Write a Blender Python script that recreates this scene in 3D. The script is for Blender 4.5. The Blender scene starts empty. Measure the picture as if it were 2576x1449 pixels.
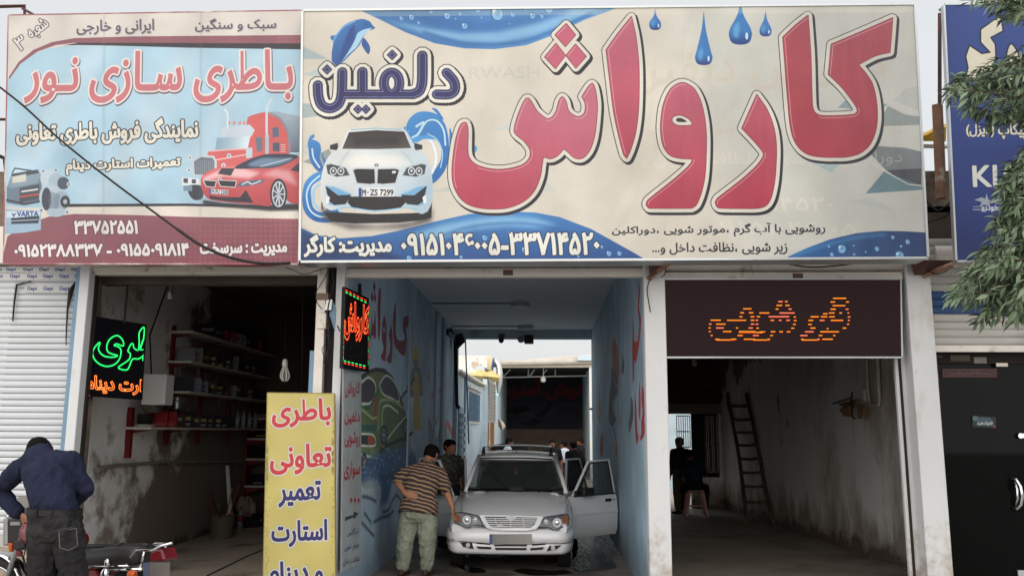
import bpy, bmesh, math, random
import numpy as np
from mathutils import Vector, Matrix, noise
random.seed(7)
rng = np.random.default_rng(5)
SC = bpy.context.scene
COL = SC.collection
# ------------------------------------------------------------------ camera
CAMP = Vector((0.0, 0.0, 1.65))
F = 2500.0/3000.0                      # focal length over picture width
PITCH, YAW, ROLL = math.radians(9.57), 0.0394, -0.005
fwd = Vector((-math.sin(YAW)*math.cos(PITCH), math.cos(YAW)*math.cos(PITCH), math.sin(PITCH)))
right0 = Vector((math.cos(YAW), math.sin(YAW), 0)); up0 = right0.cross(fwd)
cr, sr = math.cos(ROLL), math.sin(ROLL)
rgt = right0*cr - up0*sr; upv = right0*sr + up0*cr
cam = bpy.data.cameras.new('camera'); cam_o = bpy.data.objects.new('camera', cam); COL.objects.link(cam_o)
cam.sensor_width = 36; cam.lens = 36*F; cam.clip_end = 2000; cam.clip_start = 0.05
M = Matrix((rgt, upv, -fwd)).transposed().to_4x4(); M.translation = CAMP
cam_o.matrix_world = M
SC.camera = cam_o
# ------------------------------------------------------------------ light
EL, AZ = math.radians(25), math.radians(188)       # sun high behind the photographer, a little to the left
w = bpy.data.worlds.new('World'); SC.world = w; w.use_nodes = True
nt = w.node_tree; nt.nodes.clear()
sky = nt.nodes.new('ShaderNodeTexSky'); sky.sky_type = 'NISHITA'; sky.sun_disc = False
sky.sun_elevation = EL; sky.sun_rotation = AZ; sky.dust_density = 6; sky.air_density = 1.2; sky.ozone_density = 1
mixc = nt.nodes.new('ShaderNodeMix'); mixc.data_type = 'RGBA'
mixc.inputs['Factor'].default_value = 0.90          # cloud cover over the clear sky
mixc.inputs['B'].default_value = (3.48, 3.52, 3.56, 1)
bg = nt.nodes.new('ShaderNodeBackground'); bg.inputs['Strength'].default_value = 0.10
wo = nt.nodes.new('ShaderNodeOutputWorld')
nt.links.new(sky.outputs[0], mixc.inputs['A']); nt.links.new(mixc.outputs['Result'], bg.inputs[0]); nt.links.new(bg.outputs[0], wo.inputs[0])
sl = bpy.data.lights.new('sun', 'SUN'); sl.energy = 1.5; sl.angle = math.radians(140); sl.color = (1.0, 0.995, 0.985)
so = bpy.data.objects.new('sun', sl); COL.objects.link(so)
sd = Vector((math.sin(AZ)*math.cos(EL), math.cos(AZ)*math.cos(EL), math.sin(EL)))   # towards the sun
so.rotation_euler = (-sd).to_track_quat('-Z', 'Y').to_euler()
so.location = (0, -20, 30)
SC.view_settings.view_transform = 'Standard'; SC.view_settings.look = 'None'
SC.view_settings.exposure = 1.25; SC.view_settings.gamma = 1.0; SC.view_settings.use_curve_mapping = False
SC.render.engine = 'CYCLES'; SC.cycles.use_denoising = True; SC.cycles.max_bounces = 8
SC.cycles.diffuse_bounces = 5; SC.cycles.sample_clamp_indirect = 4
SC.cycles.caustics_reflective = False; SC.cycles.caustics_refractive = False
# ------------------------------------------------------------------ picture measures (2576 wide) to points on real planes
PW = 2576.0
def ray(u, v):
    x = (u-PW/2)/PW/F; y = -(v-1449/2)/PW/F
    return fwd + rgt*x + upv*y
def atY(u, v, Y):
    d = ray(u, v); t = (Y-CAMP.y)/d.y; return CAMP + d*t
def atX(u, v, X):
    d = ray(u, v); t = (X-CAMP.x)/d.x; return CAMP + d*t
def atZ(u, v, Z):
    d = ray(u, v); t = (Z-CAMP.z)/d.z; return CAMP + d*t
def atP(u, v, o, n):
    d = ray(u, v); t = (o-CAMP).dot(n)/d.dot(n); return CAMP + d*t
def proj(p):
    q = Vector(p)-CAMP; z = q.dot(fwd)
    return (PW/2 + q.dot(rgt)/z*F*PW, 1449/2 - q.dot(upv)/z*F*PW)
# ------------------------------------------------------------------ objects
def tag(o, label=None, cat=None, group=None, kind=None):
    if label: o['label'] = label
    if cat: o['category'] = cat
    if group: o['group'] = group
    if kind: o['kind'] = kind
    return o
def empty(name, loc, label=None, cat=None, group=None, rz=0.0):
    o = bpy.data.objects.new(name, None); COL.objects.link(o); o.empty_display_size = 0.1
    o.location = loc; o.rotation_euler = (0, 0, rz)
    return tag(o, label, cat, group)
def parent(o, p):
    if p is not None:
        o.parent = p
        bpy.context.view_layer.update()
        o.matrix_parent_inverse = p.matrix_world.inverted()
    return o
class MB:
    """collects shapes into one mesh (world coordinates)"""
    def __init__(s): s.v = []; s.f = []; s.mi = []; s.uv = []
    def add(s, vs, fs, mi=0):
        n = len(s.v); s.v += [tuple(v) for v in vs]
        for f in fs: s.f.append([i+n for i in f]); s.mi.append(mi)
    def hexa(s, p, mi=0):
        """8 corners: 0-3 one face (loop), 4-7 the opposite face in the same order"""
        s.add(p, [(0, 3, 2, 1), (4, 5, 6, 7), (0, 1, 5, 4), (1, 2, 6, 5), (2, 3, 7, 6), (3, 0, 4, 7)], mi)
    def box(s, a, b, mi=0):
        x0, y0, z0 = [min(a[i], b[i]) for i in range(3)]; x1, y1, z1 = [max(a[i], b[i]) for i in range(3)]
        s.hexa([(x0, y0, z0), (x1, y0, z0), (x1, y1, z0), (x0, y1, z0), (x0, y0, z1), (x1, y0, z1), (x1, y1, z1), (x0, y1, z1)], mi)
    def obox(s, c, ax, ay, az, mi=0):
        """box from centre and three half vectors"""
        c = Vector(c); ax, ay, az = Vector(ax), Vector(ay), Vector(az)
        if ax.cross(ay).dot(az) < 0: ax = -ax
        s.hexa([c-ax-ay-az, c+ax-ay-az, c+ax+ay-az, c-ax+ay-az, c-ax-ay+az, c+ax-ay+az, c+ax+ay+az, c-ax+ay+az], mi)
    def slab(s, quad, t, mi=0):
        """quad (4 points) thickened by vector t"""
        q = [Vector(p) for p in quad]; t = Vector(t)
        n = (q[1]-q[0]).cross(q[3]-q[0])
        if n.dot(t) < 0: q = [q[0], q[3], q[2], q[1]]
        s.hexa([p for p in q]+[p+t for p in q], mi)
    def tube(s, pts, r, n=8, mi=0, cap=True):
        pts = [Vector(p) for p in pts]; m = len(pts)
        rr = r if isinstance(r, (list, tuple)) else [r]*m
        base = len(s.v); fr = None
        for i, p in enumerate(pts):
            t = (pts[min(i+1, m-1)]-pts[max(i-1, 0)])
            t = t.normalized() if t.length > 1e-9 else Vector((0, 0, 1))
            if fr is None:
                a = Vector((0, 0, 1)) if abs(t.z) < 0.9 else Vector((1, 0, 0))
                fr = t.cross(a).normalized()
            else:
                fr = (fr - t*fr.dot(t)); fr = fr.normalized() if fr.length > 1e-9 else t.orthogonal().normalized()
            bi = t.cross(fr)
            for k in range(n):
                an = 2*math.pi*k/n
                s.v.append(tuple(p + (fr*math.cos(an)+bi*math.sin(an))*rr[i]))
        for i in range(m-1):
            for k in range(n):
                a = base+i*n+k; b = base+i*n+(k+1) % n
                s.f.append([a, b, b+n, a+n]); s.mi.append(mi)
        if cap:
            s.f.append([base+k for k in range(n)][::-1]); s.mi.append(mi)
            s.f.append([base+(m-1)*n+k for k in range(n)]); s.mi.append(mi)
    def loft(s, rings, mi=0, cap=True, closed=True):
        base = len(s.v); n = len(rings[0])
        for r in rings: s.v += [tuple(p) for p in r]
        for i in range(len(rings)-1):
            for k in range(n if closed else n-1):
                a = base+i*n+k; b = base+i*n+(k+1) % n
                s.f.append([a, b, b+n, a+n]); s.mi.append(mi)
        if cap and closed:
            s.f.append([base+k for k in range(n)][::-1]); s.mi.append(mi)
            s.f.append([base+(len(rings)-1)*n+k for k in range(n)]); s.mi.append(mi)
    def disc(s, c, r, nrm, n=16, mi=0, th=0.004):
        nrm = Vector(nrm).normalized(); s.tube([Vector(c)-nrm*th/2, Vector(c)+nrm*th/2], r, n, mi)
    def sphere(s, c, r, nu=12, nv=8, mi=0):
        c = Vector(c); r = Vector((r, r, r)) if not hasattr(r, '__len__') else Vector(r)
        rings = []
        for i in range(nv+1):
            th = math.pi*(i/nv); th = min(max(th, 0.02), math.pi-0.02)
            rings.append([c+Vector((r.x*math.sin(th)*math.cos(2*math.pi*k/nu), r.y*math.sin(th)*math.sin(2*math.pi*k/nu), -r.z*math.cos(th))) for k in range(nu)])
        s.loft(rings, mi)
    def build(s, name, mat, par=None, smooth=False, bevel=0.0, **kw):
        me = bpy.data.meshes.new(name); me.from_pydata(s.v, [], s.f)
        mats = mat if isinstance(mat, (list, tuple)) else [mat]
        for m in mats: me.materials.append(m)
        if len(mats) > 1: me.polygons.foreach_set('material_index', s.mi)
        if smooth is True: me.polygons.foreach_set('use_smooth', [True]*len(me.polygons))
        me.validate(); me.update()
        if smooth == 'auto':
            me.polygons.foreach_set('use_smooth', [True]*len(me.polygons)); me.set_sharp_from_angle(angle=math.radians(38))
        bm = bmesh.new(); bm.from_mesh(me)
        bmesh.ops.recalc_face_normals(bm, faces=bm.faces)
        if bevel > 0:
            bmesh.ops.bevel(bm, geom=[e for e in bm.edges if e.calc_face_angle(0) > 0.5], offset=bevel, segments=1, affect='EDGES', clamp_overlap=True)
        bm.to_mesh(me); bm.free()
        o = bpy.data.objects.new(name, me); COL.objects.link(o)
        parent(o, par)
        return tag(o, **kw)
# ------------------------------------------------------------------ materials
def s2l(c):
    c = np.asarray(c, float)
    if c.max() > 1.001: c = c/255.0
    return np.where(c <= 0.04045, c/12.92, ((c+0.055)/1.055)**2.4)
def rgb(c): return tuple(float(x) for x in s2l(c)) + (1.0,)
def mat(name, c, rough=0.7, metal=0.0, var=0.15, scale=3.0, bump=0.0, bscale=40.0, c2=None, c2thr=0.55, c2soft=0.12, c2scale=1.5,
        stretch=(1, 1, 1), spec=0.4, emit=None, estr=0.0, trans=0.0, ior=1.45, alpha=1.0, coat=0.0, c3=None, c3thr=0.62, c3scale=6.0):
    """noise varied paint: c base, c2 large worn patches, c3 small spots"""
    m = bpy.data.materials.new(name); m.use_nodes = True; t = m.node_tree; N = t.nodes; L = t.links
    b = N['Principled BSDF']
    b.inputs['Roughness'].default_value = rough; b.inputs['Metallic'].default_value = metal
    b.inputs['Specular IOR Level'].default_value = spec; b.inputs['IOR'].default_value = ior
    b.inputs['Transmission Weight'].default_value = trans; b.inputs['Alpha'].default_value = alpha
    b.inputs['Coat Weight'].default_value = coat
    tc = N.new('ShaderNodeTexCoord'); mp = N.new('ShaderNodeMapping'); mp.inputs['Scale'].default_value = stretch
    L.new(tc.outputs['Object'], mp.inputs[0])
    def nz(sc, det=4, rough_=0.6):
        n = N.new('ShaderNodeTexNoise'); n.inputs['Scale'].default_value = sc; n.inputs['Detail'].default_value = det
        n.inputs['Roughness'].default_value = rough_; L.new(mp.outputs[0], n.inputs['Vector']); return n.outputs['Fac']
    def ramp(src, a, bb):
        r = N.new('ShaderNodeMapRange'); r.inputs['From Min'].default_value = a; r.inputs['From Max'].default_value = bb
        L.new(src, r.inputs['Value']); return r.outputs[0]
    def mix(fac, A, B):
        x = N.new('ShaderNodeMix'); x.data_type = 'RGBA'; L.new(fac, x.inputs['Factor'])
        for k, q in (('A', A), ('B', B)):
            if isinstance(q, tuple): x.inputs[k].default_value = q
            else: L.new(q, x.inputs[k])
        return x.outputs['Result']
    c = s2l(c)
    lo = tuple(np.clip(c*(1-var), 0, 1))+(1.,); hi = tuple(np.clip(c*(1+var), 0, 1))+(1.,)
    col = mix(ramp(nz(scale), 0.3, 0.7), lo, hi) if var > 0 else tuple(c)+(1.,)
    if c2 is not None: col = mix(ramp(nz(c2scale, 6, 0.65), c2thr, c2thr+c2soft), col, rgb(c2))
    if c3 is not None: col = mix(ramp(nz(c3scale, 5, 0.7), c3thr, c3thr+0.05), col, rgb(c3))
    if isinstance(col, tuple): b.inputs['Base Color'].default_value = col
    else: L.new(col, b.inputs['Base Color'])
    if bump > 0:
        bu = N.new('ShaderNodeBump'); bu.inputs['Strength'].default_value = bump; bu.inputs['Distance'].default_value = 0.01
        L.new(nz(bscale, 4, 0.6), bu.inputs['Height']); L.new(bu.outputs[0], b.inputs['Normal'])
    if emit is not None:
        b.inputs['Emission Color'].default_value = rgb(emit); b.inputs['Emission Strength'].default_value = estr
    return m
def damp(m, vec, off, soft, c, sc=1.6, amp=1.2, stretch=(1, 1, 1)):
    """a stain over the material m where dot(position, vec)+off, broken up by noise, is above 0"""
    t = m.node_tree; N = t.nodes; L = t.links; b = N['Principled BSDF']; src = b.inputs['Base Color'].links[0].from_socket
    tc = N.new('ShaderNodeTexCoord'); d = N.new('ShaderNodeVectorMath'); d.operation = 'DOT_PRODUCT'; L.new(tc.outputs['Object'], d.inputs[0]); d.inputs[1].default_value = vec
    mp = N.new('ShaderNodeMapping'); mp.inputs['Scale'].default_value = stretch; L.new(tc.outputs['Object'], mp.inputs[0])
    n = N.new('ShaderNodeTexNoise'); n.inputs['Scale'].default_value = sc; n.inputs['Detail'].default_value = 9; n.inputs['Roughness'].default_value = .62; L.new(mp.outputs[0], n.inputs['Vector'])
    a = N.new('ShaderNodeMath'); a.operation = 'MULTIPLY_ADD'; L.new(n.outputs['Fac'], a.inputs[0]); a.inputs[1].default_value = amp*4; L.new(d.outputs['Value'], a.inputs[2])
    r = N.new('ShaderNodeMapRange'); r.inputs['From Min'].default_value = amp*2-off-soft; r.inputs['From Max'].default_value = amp*2-off+soft; L.new(a.outputs[0], r.inputs['Value'])
    x = N.new('ShaderNodeMix'); x.data_type = 'RGBA'; L.new(r.outputs[0], x.inputs['Factor']); L.new(src, x.inputs['A']); x.inputs['B'].default_value = rgb(c)
    L.new(x.outputs['Result'], b.inputs['Base Color'])
def imgmat(name, img, rough=0.5, spec=0.35, bump=0.0, emit=0.0, var=0.06, gain=0.76, wrinkle=0.0):
    m = bpy.data.materials.new(name); m.use_nodes = True; t = m.node_tree; N = t.nodes; L = t.links
    b = N['Principled BSDF']; b.inputs['Roughness'].default_value = rough; b.inputs['Specular IOR Level'].default_value = spec
    ti = N.new('ShaderNodeTexImage'); ti.image = img; ti.interpolation = 'Linear'; ti.extension = 'EXTEND'
    uv = N.new('ShaderNodeUVMap'); uv.uv_map = 'print'; L.new(uv.outputs[0], ti.inputs[0])
    tc = N.new('ShaderNodeTexCoord')
    n = N.new('ShaderNodeTexNoise'); n.inputs['Scale'].default_value = 2.5; n.inputs['Detail'].default_value = 8; L.new(tc.outputs['Object'], n.inputs['Vector'])
    mr = N.new('ShaderNodeMapRange'); mr.inputs['From Min'].default_value = .3; mr.inputs['From Max'].default_value = .7
    mr.inputs['To Min'].default_value = gain*(1-var); mr.inputs['To Max'].default_value = gain*(1+var); L.new(n.outputs['Fac'], mr.inputs['Value'])
    mu = N.new('ShaderNodeMix'); mu.data_type = 'RGBA'; mu.blend_type = 'MULTIPLY'; mu.inputs['Factor'].default_value = 1
    L.new(ti.outputs[0], mu.inputs['A']); L.new(mr.outputs[0], mu.inputs['B'])
    L.new(mu.outputs['Result'], b.inputs['Base Color'])
    if wrinkle > 0:
        mp = N.new('ShaderNodeMapping'); mp.inputs['Scale'].default_value = (1.0, 1.0, .35); L.new(tc.outputs['Object'], mp.inputs[0])
        n3 = N.new('ShaderNodeTexNoise'); n3.inputs['Scale'].default_value = 1.6; n3.inputs['Detail'].default_value = 3; n3.inputs['Distortion'].default_value = .6; L.new(mp.outputs[0], n3.inputs['Vector'])
        b3 = N.new('ShaderNodeBump'); b3.inputs['Strength'].default_value = 1.0; b3.inputs['Distance'].default_value = wrinkle; L.new(n3.outputs['Fac'], b3.inputs['Height']); L.new(b3.outputs[0], b.inputs['Normal'])
    elif bump > 0:
        n2 = N.new('ShaderNodeTexNoise'); n2.inputs['Scale'].default_value = 30; n2.inputs['Detail'].default_value = 6; L.new(tc.outputs['Object'], n2.inputs['Vector'])
        bu = N.new('ShaderNodeBump'); bu.inputs['Strength'].default_value = bump; bu.inputs['Distance'].default_value = 0.01
        L.new(n2.outputs['Fac'], bu.inputs['Height']); L.new(bu.outputs[0], b.inputs['Normal'])
    return m
# ------------------------------------------------------------------ printing: a small painter for flat print
FORMS = {}
for ch, base, n in [('ا', 0xFE8D, 2), ('آ', 0xFE81, 2), ('ب', 0xFE8F, 4), ('پ', 0xFB56, 4), ('ت', 0xFE95, 4), ('ج', 0xFE9D, 4), ('چ', 0xFB7A, 4), ('ح', 0xFEA1, 4),
                    ('خ', 0xFEA5, 4), ('د', 0xFEA9, 2), ('ذ', 0xFEAB, 2), ('ر', 0xFEAD, 2), ('ز', 0xFEAF, 2), ('س', 0xFEB1, 4), ('ش', 0xFEB5, 4), ('ص', 0xFEB9, 4),
                    ('ط', 0xFEC1, 4), ('ظ', 0xFEC5, 4), ('ع', 0xFEC9, 4), ('غ', 0xFECD, 4), ('ف', 0xFED1, 4), ('ق', 0xFED5, 4), ('ک', 0xFB8E, 4), ('گ', 0xFB92, 4),
                    ('ل', 0xFEDD, 4), ('م', 0xFEE1, 4), ('ن', 0xFEE5, 4), ('و', 0xFEED, 2), ('ه', 0xFEE9, 4), ('ی', 0xFBFC, 4)]:
    FORMS[ch] = (base, n)
def shape(t):
    out = []
    def j(c): return c in FORMS or c == 'ـ'
    def dual(c): return c == 'ـ' or (c in FORMS and FORMS[c][1] == 4)
    for i, c in enumerate(t):
        if c not in FORMS: out.append(c); continue
        pj = i > 0 and dual(t[i-1]); nj = i < len(t)-1 and j(t[i+1]) and dual(c)
        out.append(chr(FORMS[c][0] + (3 if pj and nj else 1 if pj else 2 if nj else 0)))
    sw = {'(': ')', ')': '('}
    return ''.join(sw.get(x, x) for x in out[::-1])
_tc = {}
def text_edges(t, off=0.0, rtl=True):
    """directed outline edges (n,4) of a text, normalised to its own box 0..1"""
    key = (t, off, rtl)
    if key in _tc: return _tc[key]
    cu = bpy.data.curves.new('t', 'FONT'); cu.body = shape(t) if rtl else t; cu.offset = off; cu.resolution_u = 3
    o = bpy.data.objects.new('t', cu); COL.objects.link(o)
    dg = bpy.context.evaluated_depsgraph_get(); dg.update()
    me = o.evaluated_get(dg).to_mesh()
    co = np.empty(len(me.vertices)*3); me.vertices.foreach_get('co', co); co = co.reshape(-1, 3)[:, :2]
    rc = np.round(co, 5); e = {}; al = []
    for p in me.polygons:
        vs = list(p.vertices); q = rc[vs]; A = np.sum(q[:, 0]*np.roll(q[:, 1], -1)-np.roll(q[:, 0], -1)*q[:, 1])
        if A < 0: vs = vs[::-1]
        for a, b in zip(vs, vs[1:]+vs[:1]):
            ka, kb = tuple(rc[a]), tuple(rc[b]); al.append((*ka, *kb)); e[(ka, kb)] = e.get((ka, kb), 0)+1
    ed = [(*a, *b) for (a, b), n in e.items() if n > e.get((b, a), 0) and a != b]
    bpy.data.objects.remove(o); bpy.data.curves.remove(cu)
    ed, al = np.array(ed), np.array(al)
    mn = np.array([al[:, 0].min(), al[:, 1].min()]); mx = np.array([al[:, 0].max(), al[:, 1].max()])
    for q in (ed, al):
        for k in (0, 1): q[:, [k, k+2]] = (q[:, [k, k+2]]-mn[k])/(mx[k]-mn[k])
    ed = (ed, al)
    _tc[key] = (ed, (mx[0]-mn[0], mx[1]-mn[1])); return _tc[key]
def poly_edges(p):
    p = np.asarray(p, float); q = np.roll(p, -1, 0)
    A = np.sum(p[:, 0]*q[:, 1]-q[:, 0]*p[:, 1])
    if A < 0: p = p[::-1]; q = np.roll(p, -1, 0)
    return np.hstack([p, q])
def smooth(p, closed=True, n=5, hard=()):
    """Catmull-Rom through the points; indices in hard stay sharp corners"""
    p = [np.asarray(a, float) for a in p]; m = len(p); out = []
    for i in range(m if closed else m-1):
        p1, p2 = p[i], p[(i+1) % m]
        p0 = p[(i-1) % m] if (closed or i > 0) else p1; p3 = p[(i+2) % m] if (closed or i < m-2) else p2
        t1 = (p2-p0)*0.5 if i not in hard else (p2-p1)*0.5; t2 = (p3-p1)*0.5 if (i+1) % m not in hard else (p2-p1)*0.5
        L = np.linalg.norm(p2-p1)
        for t in (t1, t2):
            l = np.linalg.norm(t)
            if l > L: t *= L/l
        for k in range(n):
            s = k/n
            out.append((2*s**3-3*s**2+1)*p1+(s**3-2*s**2+s)*t1+(-2*s**3+3*s**2)*p2+(s**3-s**2)*t2)
    if not closed: out.append(p[-1])
    return np.array(out)
def fat(ed, r, nc=10):
    """capsules round every edge, all turning the same way"""
    a = ed[:, :2]; b = ed[:, 2:]; d = b-a; l = np.linalg.norm(d, axis=1, keepdims=True); k = l[:, 0] > 1e-6
    a, b, d, l = a[k], b[k], d[k], l[k]; d = d/l; n = np.stack([-d[:, 1], d[:, 0]], 1)*r
    P = [a-n, b-n, b+n, a+n]; out = [np.hstack([P[i], P[(i+1) % 4]]) for i in range(4)]
    an = np.arange(nc+1)*2*np.pi/nc; cx = np.cos(an)*r; cy = np.sin(an)*r
    for i in range(nc):
        out.append(np.stack([a[:, 0]+cx[i], a[:, 1]+cy[i], a[:, 0]+cx[i+1], a[:, 1]+cy[i+1]], 1))
    e = b[-1]
    out.append(np.array([[e[0]+cx[i], e[1]+cy[i], e[0]+cx[i+1], e[1]+cy[i+1]] for i in range(nc)]))
    return np.vstack(out)
def blur(a, r):
    r = int(max(1, r))
    for _ in range(2):
        for ax in (0, 1):
            c = np.cumsum(np.concatenate([np.repeat(np.take(a, [0], ax), r+1, ax), a, np.repeat(np.take(a, [-1], ax), r, ax)], ax), ax)
            n = a.shape[ax]
            a = (np.take(c, range(2*r+1, 2*r+1+n), ax)-np.take(c, range(0, n), ax))/(2*r+1)
    return a
class Canvas:
    """w,h texels; tf maps an (n,2) array of drawing coordinates to texels (y down)"""
    def __init__(s, w, h, tf=None, bg=(255, 255, 255)):
        s.w, s.h = int(w), int(h); s.tf = tf or (lambda p: p); s.im = np.empty((s.h, s.w, 3), np.float32); s.im[:] = np.array(bg)/255.
        s.q = lambda p: p
    def _map(s, ed):
        p = s.tf(s.q(ed[:, :2])); q = s.tf(s.q(ed[:, 2:])); return np.hstack([p, q])
    def cover(s, ed, SS=3):
        ed = ed*SS; H, W = s.h*SS, s.w*SS
        x0, y0, x1, y1 = ed.T
        k = np.abs(y1-y0) > 1e-9; x0, y0, x1, y1 = x0[k], y0[k], x1[k], y1[k]
        sg = np.where(y1 > y0, 1, -1); ya = np.minimum(y0, y1); yb = np.maximum(y0, y1)
        r0 = np.clip(np.ceil(ya-0.5), 0, H).astype(int); r1 = np.clip(np.ceil(yb-0.5), 0, H).astype(int); n = r1-r0
        k = n > 0; x0, y0, x1, y1, sg, r0, n = [a[k] for a in (x0, y0, x1, y1, sg, r0, n)]
        if len(n) == 0: return None
        idx = np.repeat(np.arange(len(n)), n); rows = np.arange(n.sum())-np.repeat(np.cumsum(n)-n, n)+r0[idx]
        xs = x0[idx]+(rows+0.5-y0[idx])*(x1[idx]-x0[idx])/(y1[idx]-y0[idx]); cols = np.clip(np.ceil(xs-0.5), 0, W).astype(int)
        R0, R1 = rows.min()//SS, rows.max()//SS+1; C0, C1 = min(cols.min()//SS, s.w-1), min(cols.max()//SS+1, s.w)
        d = np.zeros(((R1-R0)*SS, (C1-C0)*SS+1), np.int32)
        np.add.at(d, (rows-R0*SS, np.clip(cols-C0*SS, 0, (C1-C0)*SS)), sg[idx])
        m = (np.cumsum(d, 1)[:, :-1] != 0).astype(np.float32)
        m = m.reshape(R1-R0, SS, C1-C0, SS).mean((1, 3)); return (R0, R1, C0, C1, m)
    def put(s, cv, col, a=1.0, soft=0, grad=None):
        if cv is None: return
        R0, R1, C0, C1, m = cv
        if soft:
            p = int(soft*2+2); r0, r1, c0, c1 = max(0, R0-p), min(s.h, R1+p), max(0, C0-p), min(s.w, C1+p)
            mm = np.zeros((r1-r0, c1-c0), np.float32); mm[R0-r0:R1-r0, C0-c0:C1-c0] = m; m = blur(mm, soft); R0, R1, C0, C1 = r0, r1, c0, c1
        m = (m*a)[..., None]; c = np.array(col, np.float32)/255.
        if grad is not None:                      # grad=(col2, (x0,y0), (x1,y1)) in drawing coordinates
            c2 = np.array(grad[0])/255.; g = s.tf(s.q(np.array([grad[1], grad[2]], float)))
            yy, xx = np.mgrid[R0:R1, C0:C1]; dv = g[1]-g[0]
            t = np.clip(((xx-g[0, 0])*dv[0]+(yy-g[0, 1])*dv[1])/max(dv@dv, 1e-6), 0, 1)[..., None]; c = c*(1-t)+c2*t
        s.im[R0:R1, C0:C1] = s.im[R0:R1, C0:C1]*(1-m)+c*m
    def fill(s, pts, col, a=1.0, soft=0, grad=None, grow=0.0, shift=(0, 0), sm=False, hard=(), holes=()):
        p = smooth(pts, True, hard=hard) if sm else np.asarray(pts, float)
        ed = s._map(poly_edges(p+np.array(shift)))
        A = (ed[:, 0]*ed[:, 3]-ed[:, 2]*ed[:, 1]).sum()
        if A < 0: ed = ed[:, [2, 3, 0, 1]]
        for h in holes:
            eh = s._map(poly_edges(smooth(h)+np.array(shift))); Ah = (eh[:, 0]*eh[:, 3]-eh[:, 2]*eh[:, 1]).sum()
            if Ah > 0: eh = eh[:, [2, 3, 0, 1]]
            ed = np.vstack([ed, eh])
        if grow > 0: ed = np.vstack([ed, fat(ed, grow)])
        s.put(s.cover(ed), col, a, soft, grad)
    def line(s, pts, wd, col, a=1.0, soft=0, sm=False, closed=False, shift=(0, 0), grad=None):
        p = smooth(pts, closed) if sm else np.asarray(pts, float)
        if closed: p = np.vstack([p, p[:1]])
        p = p+np.array(shift)
        ed = s._map(np.hstack([p[:-1], p[1:]])); s.put(s.cover(fat(ed, wd/2)), col, a, soft, grad)
    def ell(s, c, r, col, a=1.0, soft=0, grad=None, rot=0.0):
        an = np.linspace(0, 2*np.pi, 25)[:-1]; x = r[0]*np.cos(an); y = r[1]*np.sin(an)
        s.fill(np.stack([c[0]+x*math.cos(rot)-y*math.sin(rot), c[1]+x*math.sin(rot)+y*math.cos(rot)], 1), col, a, soft, grad)
    def text(s, t, quad, layers, rtl=True, off=0.0):
        """quad: (x0,y0,x1,y1) box or 4 corners TL,TR,BR,BL; layers: (grow texels, colour, shift texels, alpha, extra grad)"""
        ed, _ = text_edges(t, off, rtl)
        if len(quad) == 4 and not hasattr(quad[0], '__len__'):
            x0, y0, x1, y1 = quad; quad = [(x0, y0), (x1, y0), (x1, y1), (x0, y1)]
        Q = np.array(quad, float)
        def bil(p):
            u = p[:, :1]; v = 1-p[:, 1:]
            return (Q[0]*(1-u)+Q[1]*u)*(1-v)+(Q[3]*(1-u)+Q[2]*u)*v
        e, al = [s._map(np.hstack([bil(q[:, :2]), bil(q[:, 2:])])) for q in ed]
        if (al[:, 0]*al[:, 3]-al[:, 2]*al[:, 1]).sum() < 0: al = al[:, [2, 3, 0, 1]]
        for L in layers:
            g, c = L[0], L[1]; sh = L[2] if len(L) > 2 else (0, 0); av = L[3] if len(L) > 3 else 1.0; gr = L[4] if len(L) > 4 else None
            ee = np.vstack([al, fat(e, g, 8)]) if g > 0 else al
            ee = ee+np.array([sh[0], sh[1], sh[0], sh[1]]); s.put(s.cover(ee), c, av, 0, gr)
    def noise(s, amt, sc=1):
        n = rng.normal(0, amt, (s.h//sc+1, s.w//sc+1)); n = np.kron(n, np.ones((sc, sc)))[:s.h, :s.w]
        s.im += n[..., None].astype(np.float32)
    def image(s, name):
        img = bpy.data.images.new(name, s.w, s.h, alpha=False)
        a = np.ones((s.h, s.w, 4), np.float32); a[..., :3] = np.clip(s.im, 0, 1)[::-1]
        img.pixels.foreach_set(a.ravel()); img.update(); img.pack(); return img
class Plane:
    """a flat surface: origin o, axes ax (right) and ay (down) unit vectors, size in metres"""
    def __init__(s, corners):
        """TL, TR, BR, BL world points (quad, nearly rectangular)"""
        s.c = [Vector(p) for p in corners]; s.o = s.c[0]
        s.ax = (s.c[1]-s.c[0]).normalized(); n = (s.c[1]-s.c[0]).cross(s.c[3]-s.c[0]).normalized(); s.n = n
        s.ay = n.cross(s.ax)
        if s.ay.dot(s.c[3]-s.c[0]) < 0: s.ay = -s.ay
        q = [((p-s.o).dot(s.ax), (p-s.o).dot(s.ay)) for p in s.c]
        s.x0, s.x1 = min(a for a, b in q), max(a for a, b in q); s.y0, s.y1 = min(b for a, b in q), max(b for a, b in q)
    def canvas(s, ppm, bg):
        def tf(p):
            p = np.asarray(p, float); x = (p[:, 0]-PW/2)/PW/F; y = -(p[:, 1]-1449/2)/PW/F
            d = np.array(fwd)[None]+np.outer(x, np.array(rgt))+np.outer(y, np.array(upv)); n = np.array(s.n)
            t = (np.array(s.o-CAMP)@n)/(d@n); q = np.array(CAMP)+d*t[:, None]-np.array(s.o)
            return np.stack([(q@np.array(s.ax)-s.x0)*ppm, (q@np.array(s.ay)-s.y0)*ppm], 1)
        return Canvas((s.x1-s.x0)*ppm, (s.y1-s.y0)*ppm, tf, bg)
    def uv(s, p):
        q = Vector(p)-s.o; return ((q.dot(s.ax)-s.x0)/(s.x1-s.x0), 1-(q.dot(s.ay)-s.y0)/(s.y1-s.y0))
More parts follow.
